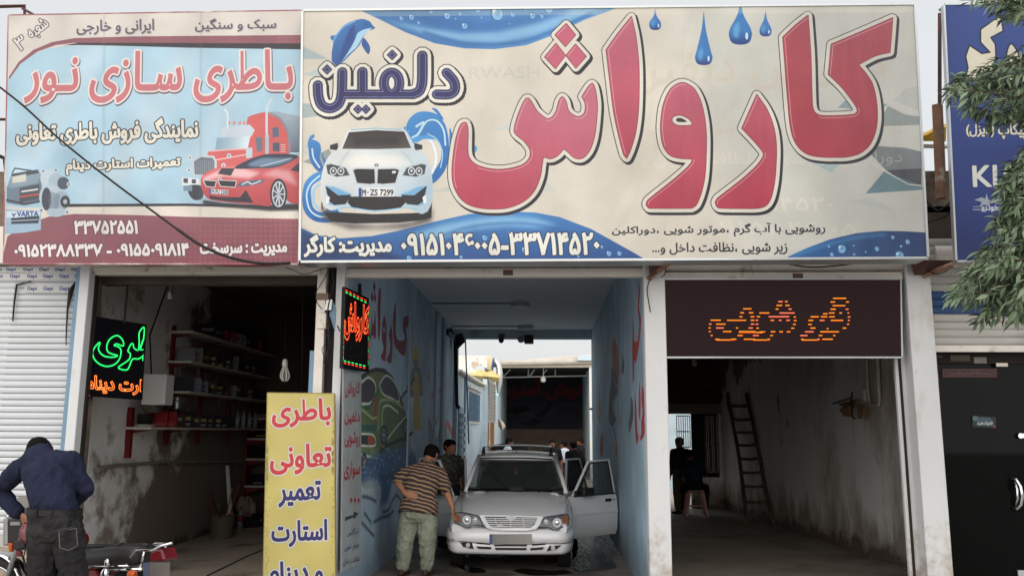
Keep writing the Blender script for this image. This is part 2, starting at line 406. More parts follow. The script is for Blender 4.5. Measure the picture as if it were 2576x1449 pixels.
def printed(name, pl, mats, thick, par=None, back=None, **kw):
    """a board: its front (towards the camera) carries the print, thickness goes back"""
    q = pl.c; t = Vector(thick); mb = MB(); me = bpy.data.meshes.new(name)
    vs = [tuple(p) for p in q]+[tuple(p+t) for p in q]
    fs = [(0, 1, 2, 3), (7, 6, 5, 4), (0, 4, 5, 1), (1, 5, 6, 2), (2, 6, 7, 3), (3, 7, 4, 0)]
    if (q[1]-q[0]).cross(q[3]-q[0]).dot(t) > 0: fs = [f[::-1] for f in fs]
    me.from_pydata(vs, [], fs); me.materials.append(mats[0]); me.materials.append(mats[1])
    uvl = me.uv_layers.new(name='print')
    for p in me.polygons:
        p.material_index = 0 if p.index == 0 else 1
        for li in p.loop_indices: uvl.data[li].uv = pl.uv(vs[me.loops[li].vertex_index])
    o = bpy.data.objects.new(name, me); COL.objects.link(o); me.update(); parent(o, par); return tag(o, **kw)
def crop(ox, oy, W, w):
    """coordinates read off an enlarged crop -> 2576 wide picture coordinates"""
    k = W/w; return lambda p: (np.asarray(p, float)*k+np.array([ox, oy]))*PW/3000.0
# ================================================================== materials of the place
m_conc = mat('pavement concrete', (164, 160, 155), rough=.85, var=.22, scale=1.2, bump=.5, bscale=60, c2=(140, 132, 122), c2thr=.5, c2soft=.2, c2scale=.8, c3=(90, 82, 74), c3thr=.66, c3scale=9)
m_wetfloor = mat('washed concrete', (118, 110, 102), rough=.5, var=.3, scale=2.0, bump=.45, bscale=50, c2=(76, 70, 66), c2thr=.48, c2soft=.12, c2scale=1.3)
m_tile = mat('shop stone floor', (176, 166, 152), rough=.5, var=.12, scale=2, bump=.25, bscale=45, c2=(105, 95, 84), c2thr=.55, c2scale=1.2, c3=(60, 52, 46), c3thr=.68, c3scale=4)
m_plast = mat('whitewash', (243, 242, 240), rough=.9, var=.12, scale=1.5, bump=.5, bscale=14, c2=(160, 148, 136), c2thr=.54, c2soft=.06, c2scale=.6, c3=(120, 108, 98), c3thr=.66, c3scale=2.6)
m_plast2 = mat('stained whitewash', (245, 245, 243), rough=.9, var=.16, scale=1.2, bump=.5, bscale=12, c2=(190, 180, 168), c2thr=.5, c2soft=.1, c2scale=.5, c3=(110, 100, 90), c3thr=.66, c3scale=3.2, stretch=(1, 1, .4))
m_dampwall = mat('damp flaking wall', (92, 80, 70), rough=.95, var=.25, scale=2, bump=.6, bscale=20, c2=(172, 166, 158), c2thr=.57, c2soft=.03, c2scale=.9, c3=(52, 44, 38), c3thr=.62, c3scale=2.5)
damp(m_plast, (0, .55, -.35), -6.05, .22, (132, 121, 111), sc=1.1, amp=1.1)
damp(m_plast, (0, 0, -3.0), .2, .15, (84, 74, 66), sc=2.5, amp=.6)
damp(m_plast2, (0, 0, -2.2), 1.0, .5, (168, 158, 146), sc=3.0, amp=1.0, stretch=(1, 1, .3))
damp(m_plast2, (0, 0, -4.5), .7, .25, (112, 100, 90), sc=3.2, amp=.8, stretch=(1, 1, .7))
damp(m_plast2, (0, .16, 1.1), -6.1, .12, (146, 134, 122), sc=1.3, amp=.8)
m_darkin = mat('gloom dark plaster', (84, 74, 66), rough=.9, var=.25, scale=1.5, bump=.3)  # plaster darkened to carry the gloom deep in the bays
m_bluew = mat('pale blue wall paint', (152, 170, 184), rough=.75, var=.10, scale=1.2, bump=.25, bscale=12, c2=(128, 146, 160), c2thr=.55, c2soft=.15, c2scale=.8)
m_bluel = mat('light blue limewash', (192, 208, 216), rough=.8, var=.1, scale=1.5, bump=.25, c2=(150, 168, 176), c2thr=.58, c2scale=1.4)
m_ceil = mat('blue grey ceiling paint', (222, 227, 232), rough=.8, var=.06, scale=1, bump=.15)
m_pillar = mat('cream pillar paint', (197, 198, 199), rough=.6, var=.06, scale=2, bump=.2, bscale=30, c2=(170, 166, 157), c2thr=.56, c2soft=.16, c2scale=2.6, c3=(120, 100, 82), c3thr=.67, c3scale=7, stretch=(1, 1, .35))
damp(m_pillar, (0, 0, -1.6), .55, .5, (158, 148, 134), sc=7, amp=.9)
m_frame = mat('worn aluminium rail', (206, 200, 192), rough=.5, metal=.2, var=.08, scale=4, c2=(150, 134, 116), c2thr=.6, c2scale=5, bump=.15)
m_slat = mat('white shutter paint', (190, 193, 196), rough=.45, var=.05, scale=2, c2=(172, 170, 168), c2thr=.58, c2scale=2.5, stretch=(.4, 1, 1))
m_slatd = mat('dusty shutter paint', (168, 165, 160), rough=.5, var=.08, scale=2, c2=(140, 134, 126), c2thr=.52, c2scale=1.5, stretch=(.4, 1, 1))
m_bluestrip = mat('blue steel paint', (112, 140, 162), rough=.5, var=.1, scale=5, c3=(70, 60, 54), c3thr=.7, c3scale=12)
m_bluedark = mat('dark blue slat paint', (40, 70, 112), rough=.5, var=.08, scale=5)
m_blk = mat('black plastic', (28, 27, 28), rough=.45, var=.1)
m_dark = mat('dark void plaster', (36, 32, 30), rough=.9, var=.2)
m_rust = mat('rusty steel', (120, 90, 72), rough=.8, var=.3, scale=8, bump=.4, c2=(170, 160, 148), c2thr=.52, c2scale=5)
m_rustd = mat('dark rusty steel', (74, 50, 42), rough=.8, var=.3, scale=9, bump=.3)
m_stone = mat('rough parapet masonry', (118, 104, 92), rough=.95, var=.35, scale=5, bump=1.0, bscale=12, c2=(78, 68, 60), c2thr=.5, c2scale=3)
m_step = mat('beige step stone', (150, 136, 120), rough=.7, var=.12, scale=4, bump=.2)
m_wht = mat('white plastic', (222, 222, 218), rough=.35, var=.03)
m_red = mat('red shelf paint', (112, 26, 30), rough=.5, var=.12)
m_board = mat('white shelf board', (206, 200, 188), rough=.55, var=.06)
m_alu = mat('bare aluminium edge', (176, 180, 182), rough=.35, metal=.6, var=.05)
m_chrome = mat('chrome', (210, 210, 212), rough=.12, metal=1.0, var=.03)
m_glassd = mat('tinted shop glass', (10, 12, 11), rough=.03, spec=.10, var=0)
m_wire = mat('black cable', (22, 20, 20), rough=.6, var=0)
YF = 8.5
XL, XR = -2.03, 1.03
# ================================================================== ground
g = MB(); n = 24
def gz(x, y): return 0.0
g.add([(-60, -60, 0), (60, -60, 0), (60, 9.0, 0), (-60, 9.0, 0)], [(0, 1, 2, 3)])
g.build('pavement', m_conc, kind='structure')
g = MB(); g.add([(XL-.05, 9.0, 0), (XR+.05, 9.0, 0), (XR+.05, 19.3, 0), (XL-.05, 19.3, 0)], [(0, 1, 2, 3)]); g.build('wash_floor', m_wetfloor, kind='structure')
g = MB(); g.add([(-5.6, 9.0, 0), (XL-.13, 9.0, 0), (XL-.13, 16.2, 0), (-5.6, 16.2, 0)], [(0, 1, 2, 3)]); g.build('shop_floor', m_tile, kind='structure')
g = MB(); g.add([(XR+.12, 9.0, 0), (4.8, 9.0, 0), (4.8, 20.6, 0), (XR+.12, 20.6, 0)], [(0, 1, 2, 3)]); g.build('bay_floor', mat('bay concrete', (150, 142, 132), rough=.8, var=.2, scale=.8, bump=.3, c2=(120, 112, 104), c2thr=.5, c2scale=.6), kind='structure')
g = MB(); g.add([(-14, 19.3, .004), (14, 19.3, .004), (14, 70, .004), (-14, 70, .004)], [(0, 1, 2, 3)]); g.build('yard_ground', mat('dusty yard', (186, 176, 160), rough=.9, var=.12, scale=1.5, bump=.4), kind='structure')
# ================================================================== roller shutters
def shutter(par, x0, x1, z0, z1, y, pitch, material, name='roller_shutter', band=None, bandmat=None):
    s0 = MB()
    prof = [(0, 0.0), (-.008, .12), (-.0125, .35), (-.012, .62), (-.006, .86), (.004, .97), (.004, 1.0)]
    rings = [[Vector((x, dy, t*pitch)) for dy, t in prof]+[Vector((x, .012, pitch)), Vector((x, .012, 0))] for x in (x0, x1)]
    s0.loft(rings)
    base = empty(name, ((x0+x1)/2, y, z0)); parent(base, par)
    n = int(round((z1-z0)/pitch)); first = None
    for i in range(n):
        if first is None:
            o = s0.build('slat', material); me = o.data; first = o
        else:
            o = bpy.data.objects.new('slat', me); COL.objects.link(o)
        z = z0+i*pitch
        o.parent = base; o.location = Vector((0, y+rng.normal(0, .0012), z))-Vector(((x0+x1)/2, y, z0))-Vector((0, 0, 0))+Vector((0, 0, 0))
        o.location = (-(x0+x1)/2, rng.normal(0, .0012), z-z0)
        if band and band[0] <= z < band[1]:
            k = me.copy(); k.materials[0] = bandmat; o.data = k
    return base
def part(name, mb, m, par, **k): return mb.build(name, m, par, **k)
def bx(name, a, b, m, par, **k):
    q = MB(); q.box(a, b); return q.build(name, m, par, **k)
ZC = 3.9          # ceilings
# ------------------------------------------------------------------ closed shop on the left
shop0 = empty('closed_shop', (-6.5, 8.9, 0), 'shop closed by a white roller shutter beside the battery shop', 'shop')
bx('step', (-9, 8.35, 0), (-4.86, 8.9, .50), m_step, shop0)
bx('bottom_rail', (-9, 8.62, .50), (-4.86, 8.68, .60), m_slatd, shop0)
shutter(shop0, -9, -4.86, .60, 3.30, 8.66, .0645, m_slat)
bx('wall', (-9, 8.75, 0), (-4.80, 8.95, 4.42), m_stone, shop0)
q = MB(); a = atY(214, 668, 8.55); bb = atY(178, 1140, 8.55)
bx('guide_rail', (-4.865, 8.53, 0), (-4.775, 8.74, 3.36), m_bluestrip, shop0)
bx('shutter_box', (-9, 8.52, 3.36), (-4.80, 8.74, 3.75), m_frame, shop0)
# tape printed over the top slats
tp = Plane([atY(-30, 664, 8.633), atY(206, 664, 8.633), atY(203, 728, 8.633), atY(-30, 728, 8.633)])
for k, (v0, v1, us, x0, x1) in enumerate([(673, 684, [27, 70, 110, 150, 191, -8], -20, 206), (689, 702, [-6, 37, 80, 120, 161, 200], -20, 205), (720, 733, [80, 121, 161, 203], 62, 204)]):
    P = Plane([atY(x0, v0-3, 8.635), atY(x1, v0-3, 8.635), atY(x1, v1+3, 8.635), atY(x0, v1+3, 8.635)])
    c = P.canvas(420, (206, 206, 206)); c.noise(.02, 2)
    for u in us:
        c.text('Gapi', (u-12, v0+1, u+12, v1-1), [(.8, (52, 70, 128))], rtl=False)
    o = printed('tape_strip', P, (imgmat('packing tape print', c.image('tape')), m_wht), (0, .002, 0), None)
    tag(o, ['topmost strip of blue printed tape on the left white shutter', 'middle strip of blue printed tape across the left white shutter', 'lowest and shortest strip of blue printed tape on the left white shutter'][k], 'tape', 'printed tape strips on the left shutter')
for k, pts in enumerate([[(78, 708), (42, 717), (36, 760), (32, 808)], [(193, 706), (178, 730), (170, 778), (167, 830), (166, 868)]]):
    q = MB(); rr = [.007, .012, .009, .007] if k == 0 else [.006, .025, .010, .007, .004]
    q.tube([atY(u, v, 8.62) for u, v in pts], rr, 6)
    q.build('hanging_strap', m_wire, smooth=True, label=['thin black strap hanging on the left shutter nearer the picture edge', 'longer frayed black strap hanging beside the blue guide rail'][k], cat='strap', group='black straps on the left shutter')
# ------------------------------------------------------------------ battery shop
shop1 = empty('battery_shop', (-3.4, 8.6, 0), 'dark open battery shop with flaking whitewashed side wall', 'shop')
q = MB(); q.box((-4.775, 8.44, 0), (-4.675, 8.56, 3.36)); q.build('pillar', m_pillar, shop1, bevel=.006, label='white painted post left of the shop opening')
bx('pillar', (-4.70, 8.562, 0), (-4.662, 8.62, 3.36), m_dark, shop1)
# left side wall: rough plaster, relief built in
def wallgrid(p0, p1, z1, nx, nz, amp, seed, flip=False):
    q = MB(); p0, p1 = Vector(p0), Vector(p1); d = p1-p0; nrm = Vector((-d.y, d.x, 0)).normalized()*(-1 if flip else 1)
    for j in range(nz+1):
        for i in range(nx+1):
            p = p0+d*(i/nx)+Vector((0, 0, z1*j/nz)); a = noise.fractal(p*1.7+Vector((seed, 0, 0)), 1.0, 2.0, 4)
            st = max(-.5, min(.5, noise.noise(p*.8+Vector((0, seed, 3)))*6))*.012 if amp else 0
            q.v.append(tuple(p+nrm*(a*amp+st)))
    for j in range(nz):
        for i in range(nx):
            a = j*(nx+1)+i; q.f.append([a, a+1, a+nx+2, a+nx+1]); q.mi.append(0)
    return q
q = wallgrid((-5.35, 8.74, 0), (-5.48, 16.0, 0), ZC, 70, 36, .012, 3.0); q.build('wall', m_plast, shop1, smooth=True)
# the painted damp lower area is a wall canvas
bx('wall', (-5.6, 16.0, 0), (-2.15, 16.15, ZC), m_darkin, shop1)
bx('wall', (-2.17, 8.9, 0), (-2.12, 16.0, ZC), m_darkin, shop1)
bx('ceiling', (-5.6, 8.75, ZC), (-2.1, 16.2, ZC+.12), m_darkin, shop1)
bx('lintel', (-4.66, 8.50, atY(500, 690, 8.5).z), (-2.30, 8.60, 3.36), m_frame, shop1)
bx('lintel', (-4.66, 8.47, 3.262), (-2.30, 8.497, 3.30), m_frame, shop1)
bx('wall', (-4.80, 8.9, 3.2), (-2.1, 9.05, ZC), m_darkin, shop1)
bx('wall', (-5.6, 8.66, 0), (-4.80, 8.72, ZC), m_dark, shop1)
bx('parapet', (-4.80, 8.75, 3.36), (-2.2, 8.9, 4.42), m_stone, shop1)
# right post of the shop (grey blue peeling) and gap
bx('pillar', (-2.33, 8.52, 0), (-2.24, 8.66, 3.36), m_frame, shop1)
bx('guide_rail', (-2.38, 8.54, 0), (-2.333, 8.62, 2.45), m_bluestrip, shop1)
# ------------------------------------------------------------------ car wash: pillars, tunnel, bay 3
wash = empty('car_wash_building', (0.0, 8.6, 0), 'car wash with a blue painted drive through and a bare bay', 'building')
q = MB(); q.box((-2.115, 8.44, 0), (-2.03, 8.62, 3.42)); q.build('pillar', m_pillar, wash, bevel=.005)
q = MB(); q.box((-2.235, 8.60, 0), (-2.12, 8.88, 3.36)); q.build('wall', m_dark, wash)
q = MB(); q.box((.985, 8.44, 0), (1.195, 8.62, 3.42)); q.build('pillar', m_pillar, wash, bevel=.006, label='cream pillar between the drive through and the bare bay')
q = MB(); q.box((3.565, 8.44, 0), (3.80, 8.62, 3.42)); q.build('pillar', m_pillar, wash, bevel=.006, label='cream pillar between the bare bay and the glass shop')
bx('jamb', (3.47, 8.62, 0), (3.80, 8.66, 3.36), m_pillar, wash)
bx('jamb', (3.50, 8.60, 0), (3.52, 8.619, 3.2), m_dark, wash)
# lintel rails and shutter boxes
zl = atY(1200, 697, 8.5).z
bx('lintel', (-2.03, 8.49, zl), (.985, 8.58, zl+.085), m_frame, wash)
q = MB(); q.tube([(-2.03, 8.62, zl+.2), (.985, 8.62, zl+.2)], .135, 20); q.build('shutter_roll', m_frame, wash, smooth='auto')
zl3 = atY(1950, 704, 8.5).z
bx('lintel', (1.195, 8.49, zl3), (3.55, 8.58, zl3+.075), m_frame, wash)
q = MB(); q.tube([(1.195, 8.60, zl3+.215), (3.565, 8.60, zl3+.215)], .14, 20); q.build('shutter_roll', m_frame, wash, smooth='auto')
q = MB(); q.tube([(3.95, 8.72, 3.44), (4.75, 8.72, 3.44)], .13, 20); q.build('shutter_roll', m_frame, wash, smooth='auto', label='rolled shutter drum under the parapet')
for u, v in [(1278, 686), (2007, 695)]:
    p = atY(u, v, 8.484); c = Canvas(60, 34, bg=(74, 58, 54))
    for k in range(5): c.line([(6, 10+k*5), (54, 10+k*5)], 1.6, (150, 140, 130))
    c.fill([(2, 2), (58, 2), (58, 8), (2, 8)], (150, 40, 40)); 
    P = Plane([p+Vector((-.05, 0, .028)), p+Vector((.05, 0, .028)), p+Vector((.05, 0, -.028)), p+Vector((-.05, 0, -.028))])
    o = printed('sticker', P, (imgmat('sticker print', c.image('sticker')), m_wht), (0, .004, 0), wash)
bx('parapet', (-2.2, 8.75, 3.36), (3.95, 8.95, 4.42), m_stone, wash)
# tunnel
mural_z = 3.9
m_blue_print = None
def U(o, k=2.898, w=1): return o
# left wall mural, painted on the wall itself
PL = Plane([Vector((XL, 8.63, ZC)), Vector((XL, 19.0, ZC)), Vector((XL, 19.0, 0)), Vector((XL, 8.63, 0))])
# drawing coordinates on this wall are picture positions; brushes are metres
c = PL.canvas(130, (150, 173, 190))
c5 = crop(960, 760, 440, 1275); c6 = crop(960, 1200, 440, 1309)
cn = rng.normal(0, 1, (c.h//26+2, c.w//26+2)); cn = blur(np.kron(cn, np.ones((26, 26)))[:c.h, :c.w], 22)
c.im *= (1+cn*.10)[..., None]
c.q = c5
RED = (112, 34, 40)
c.fill([(395, 180), (408, 235), (395, 290), (383, 235)], RED); c.fill([(375, 265), (390, 330), (376, 368), (366, 320)], RED); c.fill([(402, 270), (412, 335), (400, 370), (391, 320)], RED)
c.fill([(440, 240), (452, 262), (448, 420), (446, 600), (436, 690), (428, 640), (424, 400), (430, 300)], RED, sm=True)
c.fill([(350, 440), (352, 560), (362, 640), (372, 560), (372, 460), (380, 520), (388, 560), (396, 500), (398, 420), (408, 520), (410, 640), (400, 676), (380, 640), (362, 672), (340, 660), (330, 560)], RED, sm=True)
c.fill([(480, 478), (496, 540), (500, 640), (498, 760), (488, 862), (462, 850), (450, 820), (466, 790), (474, 740), (462, 690), (462, 560)], RED, sm=True, holes=[[(478, 570), (486, 600), (480, 620), (472, 600)]])
c.fill([(538, 565), (550, 640), (550, 760), (538, 880), (512, 872), (500, 845), (522, 800), (532, 720), (520, 640)], RED, sm=True)
c.fill([(576, 360), (580, 480), (578, 620), (596, 680), (640, 690), (655, 660), (640, 600), (644, 500), (684, 480), (684, 560), (664, 590), (672, 680), (660, 800), (640, 815), (600, 780), (566, 720), (556, 600), (556, 480)], RED, sm=True)
# worker with yellow hat
c.fill([(735, 735), (760, 740), (768, 850), (722, 860), (724, 790)], (186, 160, 44), sm=True)
c.fill([(730, 850), (765, 850), (762, 910), (740, 930)], (150, 104, 78), sm=True)
c.fill([(722, 930), (760, 905), (795, 960), (808, 1140), (790, 1160), (700, 1160), (690, 1060)], (92, 104, 128), sm=True)
c.fill([(740, 940), (765, 960), (780, 1100), (790, 1449), (726, 1449), (734, 1150), (720, 1080)], (180, 150, 50))
c.line([(740, 1000), (690, 1090), (640, 1150), (560, 1290), (500, 1449)], .045*130, (48, 48, 54)); c.line([(600, 1220), (540, 1330), (480, 1449)], .03*130, (190, 200, 206))
c.fill([(665, 1075), (700, 1060), (720, 1100), (680, 1130)], (150, 104, 78)); c.fill([(780, 1060), (808, 1080), (800, 1140), (760, 1040)], (150, 104, 78))
# green car
c.fill([(290, 1010), (330, 960), (400, 932), (470, 940), (540, 1000), (590, 1100), (640, 1240), (672, 1360), (690, 1500), (690, 1780), (560, 1830), (420, 1930), (290, 1920)], (88, 104, 56), sm=True, grad=((58, 80, 50), (300, 1000), (650, 1700)))
c.line([(290, 1000), (340, 958), (410, 934), (480, 942), (545, 1000), (590, 1100), (640, 1240)], .05*130, (34, 32, 34))
c.fill([(290, 1050), (345, 1000), (400, 1040), (410, 1120), (360, 1210), (290, 1220)], (52, 44, 50), sm=True)
c.line([(292, 1040), (345, 1002), (395, 1040), (408, 1120), (365, 1215), (292, 1225)], .03*130, (210, 220, 200), sm=True)
c.fill([(440, 1060), (490, 990), (540, 1010), (585, 1090), (606, 1200), (560, 1180), (480, 1150), (450, 1110)], (58, 48, 56), sm=True)
c.line([(440, 1060), (490, 988), (540, 1008), (588, 1090), (608, 1205), (540, 1175), (470, 1140), (440, 1060)], .025*130, (205, 215, 195), sm=True)
c.fill([(400, 1130), (425, 1140), (405, 1390), (385, 1380)], (130, 60, 40))
c.line([(300, 1260), (360, 1250), (400, 1160), (430, 1120)], .05*130, (44, 84, 50)); c.line([(290, 1270), (380, 1350), (420, 1340)], .03*130, (150, 168, 104))
c.line([(430, 1449), (440, 1220), (480, 1190), (560, 1200), (640, 1260)], .04*130, (138, 156, 108), sm=True); c.line([(460, 1449), (470, 1260), (520, 1240), (600, 1300)], .03*130, (196, 210, 170), sm=True)
c.q = c6
c.fill([(295, 130), (420, 130), (420, 190), (295, 180)], (34, 80, 66)); c.fill([(296, 215), (350, 225), (350, 310), (296, 300)], (40, 34, 34)); c.fill([(352, 228), (400, 235), (405, 300), (360, 310)], (180, 50, 34))
c.line([(295, 210), (400, 222), (412, 310), (296, 312)], .025*130, (220, 225, 215), sm=True)
c.fill([(296, 320), (440, 330), (430, 410), (296, 390)], (98, 118, 70)); c.line([(296, 392), (430, 425), (450, 380)], .03*130, (220, 225, 220))
c.line([(500, 320), (660, 250), (740, 200)], .05*130, (30, 30, 34)); c.line([(480, 310), (600, 150), (680, 60)], .025*130, (190, 205, 190))
for cx, cy, rx, ry in [(318, 460, 26, 92), (490, 220, 34, 90), (478, 470, 44, 140), (680, 150, 26, 70), (672, 330, 30, 80)]:
    c.ell((cx, cy), (rx, ry), (32, 32, 38)); c.ell((cx, cy), (rx*.62, ry*.62), (120, 128, 140)); c.ell((cx, cy), (rx*.5, ry*.5), (50, 50, 60)); c.ell((cx, cy), (rx*.2, ry*.2), (150, 156, 160))
c.fill([(295, 560), (360, 430), (440, 380), (560, 340), (640, 320), (760, 380), (760, 560), (620, 560), (560, 640), (520, 800), (460, 820), (420, 740), (400, 640), (296, 640)], (48, 82, 128), .9, 4, sm=True)
c.fill([(296, 640), (420, 600), (470, 700), (440, 830), (340, 760), (296, 740)], (176, 188, 196), .7, 4, sm=True)
for _ in range(260):
    x = rng.uniform(300, 760); y = rng.uniform(340, 640+60*math.sin(x/60)); r_ = rng.uniform(2, 7)
    c.ell((x, y), (r_*.6, r_*1.6), [(196, 206, 214), (120, 150, 180), (36, 60, 100)][int(rng.integers(3))], .75)
for pts in [[(300, 755), (360, 765), (425, 800)], [(480, 888), (530, 870), (560, 800), (600, 745), (640, 790)], [(400, 978), (470, 940), (530, 920), (575, 880)], [(296, 980), (350, 1040), (405, 1100)], [(320, 900), (350, 940), (380, 990)]]:
    c.line(pts, .035*130, (40, 54, 66), .9, 1, sm=True)
c.q = crop(1200, 760, 780, 2093)                     # far panel of the same wall: small red writing and grey dolphin
for x, y, w_, h_ in [(200, 805, 14, 34), (150, 925, 12, 60), (228, 900, 8, 50), (250, 925, 8, 40), (160, 1040, 10, 50), (180, 1070, 12, 50), (205, 905, 4, 100)]:
    c.fill([(x-w_/2, y+h_*.2), (x, y-h_/2), (x+w_/2, y), (x+w_*.2, y+h_/2)], (176, 60, 54), .9)
c.line([(232, 1050), (248, 1010), (266, 1070), (252, 1200)], .06*130, (176, 60, 54), sm=True)
c.line([(200, 1210), (210, 1290), (225, 1220)], .08*130, (176, 66, 54), sm=True); c.fill([(270, 1320), (295, 1258), (315, 1290), (350, 1390), (335, 1409), (305, 1330)], (190, 70, 54), sm=True)
c.fill([(150, 1240), (175, 1300), (205, 1420), (235, 1330), (245, 1320), (225, 1449), (160, 1449)], (92, 102, 120), sm=True)
c.q = c6; c.fill([(880, 60), (930, 220), (990, 240), (1020, 110), (1040, 260), (1000, 330), (890, 330)], (96, 104, 124), .9, sm=True)
# darker towards the foot
c.q = lambda p: p
c.im[-int(.5*130):] *= np.linspace(1, .72, int(.5*130))[:, None, None]
c.noise(.012, 1)
c.im = c.im*.80+np.array((156, 172, 186))/255.*.20
mural_l = imgmat('left wall mural paint', c.image('mural_left'), rough=.7, bump=.35, var=.1, gain=1.25)
printed('wall', PL, (mural_l, m_bluew), (-.10, 0, 0), wash, label='pale blue tunnel wall painted with a green car and a worker')
for y, wd in [(12.6, .04), (15.6, .05), (16.6, .3)]:
    bx('pilaster', (XL, y, 0), (XL+(.03 if wd < .1 else .05), y+wd, ZC-.05), m_bluew, wash)
# right wall mural
PR = Plane([Vector((XR, 19.0, ZC)), Vector((XR, 8.63, ZC)), Vector((XR, 8.63, 0)), Vector((XR, 19.0, 0))])
c = PR.canvas(130, (148, 173, 190)); cn = rng.normal(0, 1, (c.h//26+2, c.w//26+2)); cn = blur(np.kron(cn, np.ones((26, 26)))[:c.h, :c.w], 22); c.im *= (1+cn*.10)[..., None]
c.q = crop(1200, 760, 780, 2093)
c.fill([(1806, 180), (1812, 260), (1804, 380), (1820, 480), (1800, 700), (1776, 815), (1762, 760), (1760, 620), (1772, 650), (1790, 640), (1806, 500), (1794, 400), (1800, 250)], (164, 42, 44), sm=True)
c.fill([(1756, 440), (1764, 560), (1764, 940), (1754, 975), (1750, 700)], (158, 42, 44))
for pts in [[(1806, 960), (1816, 1100), (1812, 1260), (1800, 1200)], [(1830, 990), (1848, 1080), (1846, 1260), (1826, 1380), (1820, 1280), (1832, 1200), (1822, 1100)], [(1772, 1040), (1782, 1160), (1790, 1340), (1800, 1400), (1784, 1449), (1770, 1300)], [(1842, 1280), (1852, 1340), (1836, 1400), (1810, 1420)]]:
    c.fill(pts, (164, 42, 44), sm=True)
c.fill([(1610, 605), (1636, 700), (1650, 860), (1640, 1000), (1625, 1020), (1612, 900), (1594, 800), (1592, 680)], (150, 96, 76), sm=True)
c.line([(1592, 800), (1592, 680), (1610, 607), (1634, 690), (1650, 860), (1640, 1000)], .03*130, (206, 150, 60), sm=True)
c.fill([(1588, 870), (1600, 850), (1630, 940), (1640, 1060), (1600, 1140), (1624, 1260), (1590, 1310), (1566, 1260), (1572, 1060), (1586, 960)], (74, 82, 94), sm=True)
c.line([(1600, 840), (1614, 960), (1640, 1040), (1596, 1140), (1622, 1240)], .02*130, (190, 196, 200), sm=True)
c.fill([(1665, 640), (1670, 740), (1688, 820), (1680, 900), (1664, 880), (1670, 800)], (80, 90, 102), sm=True)
c.fill([(1740, 1080), (1756, 1130), (1758, 1240), (1730, 1360), (1722, 1300), (1736, 1200)], (70, 80, 96), sm=True)
c.fill([(1490, 1030), (1500, 1150), (1496, 1280), (1480, 1250)], (158, 130, 96), sm=True); c.fill([(1510, 1360), (1530, 1400), (1520, 1449), (1500, 1449)], (160, 90, 60)); c.fill([(1660, 1220), (1670, 1290), (1660, 1310)], (190, 110, 60))
c.q = crop(1250, 1240, 600, 1945)
c.fill([(1660, 100), (1680, 200), (1670, 320), (1645, 280), (1650, 160)], (156, 88, 64), sm=True); c.fill([(1800, 160), (1812, 260), (1800, 340), (1792, 260)], (160, 92, 66), sm=True); c.line([(1760, 0), (1790, 120), (1800, 150)], .05*130, (64, 76, 90), sm=True)
c.line([(1620, 200), (1640, 420), (1690, 640), (1700, 700)], .03*130, (84, 100, 116), .8, 1, sm=True)
c.q = lambda p: p; c.im[-int(.6*130):] *= np.linspace(1, .7, int(.6*130))[:, None, None]; c.noise(.012, 1); c.im = c.im*.86+np.array((152, 170, 184))/255.*.14
printed('wall', PR, (imgmat('right wall mural paint', c.image('mural_right'), rough=.7, bump=.35, var=.1, gain=1.25), m_bluew), (.10, 0, 0), wash, label='pale blue tunnel wall with red lettering and grey painted shapes')
bx('ceiling', (XL-.2, 8.95, ZC), (XR+.05, 19.2, ZC+.12), m_ceil, wash)
# back frame of the tunnel
zb = atY(1300, 852, 19).z
bx('lintel', (XL, 19.0, zb), (XR+.1, 19.2, ZC), m_bluel, wash)
xr = atY(1490, 1000, 19.0).x
bx('jamb', (xr, 18.98, 0), (XR+.1, 19.2, zb), m_bluel, wash)
bx('guide_rail', (atY(1124, 1000, 18.6).x, 18.6, 0), (atY(1134, 1000, 18.6).x, 18.7, ZC), m_alu, wash)
bx('jamb', (XL, 18.9, 0), (atY(1150, 1000, 18.9).x, 19.1, zb), m_bluel, wash)
# bay 3
w0 = Vector((4.66, 8.9, 0)); w1 = Vector((3.94, 19.83, 0))
q = wallgrid(tuple(w1), tuple(w0), ZC, 90, 40, .012, 9.0); q.build('wall', m_plast2, wash, smooth=True, label='long whitewashed side wall of the bare bay, stained near the floor')
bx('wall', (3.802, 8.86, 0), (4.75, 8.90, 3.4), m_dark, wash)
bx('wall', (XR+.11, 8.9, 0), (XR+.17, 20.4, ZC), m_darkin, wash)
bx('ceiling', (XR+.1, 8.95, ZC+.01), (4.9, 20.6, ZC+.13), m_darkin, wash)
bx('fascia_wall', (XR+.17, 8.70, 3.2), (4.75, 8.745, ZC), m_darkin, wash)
c5b = crop(1900, 1040, 820, 1836)
def A5(x, y, Y): u, v = c5b([(x, y)])[0]; return atY(u, v, Y)
YB = 19.6
zbt, zbb = A5(300, 318, YB).z, A5(300, 385, YB).z
bx('beam', (XR+.17, YB-.1, zbb), (A5(700, 350, YB).x+.05, YB+.15, zbt), m_plast, wash)
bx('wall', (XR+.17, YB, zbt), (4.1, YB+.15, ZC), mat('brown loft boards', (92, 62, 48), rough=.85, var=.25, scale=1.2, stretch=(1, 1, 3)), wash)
bx('wall', (A5(458, 500, YB).x, YB, 0), (4.1, YB+.15, zbb), m_plast2, wash)
bx('wall', (A5(280, 500, YB).x-.02, YB, 0), (A5(458, 500, YB).x, YB+.15, A5(400, 800, YB).z), m_plast2, wash)
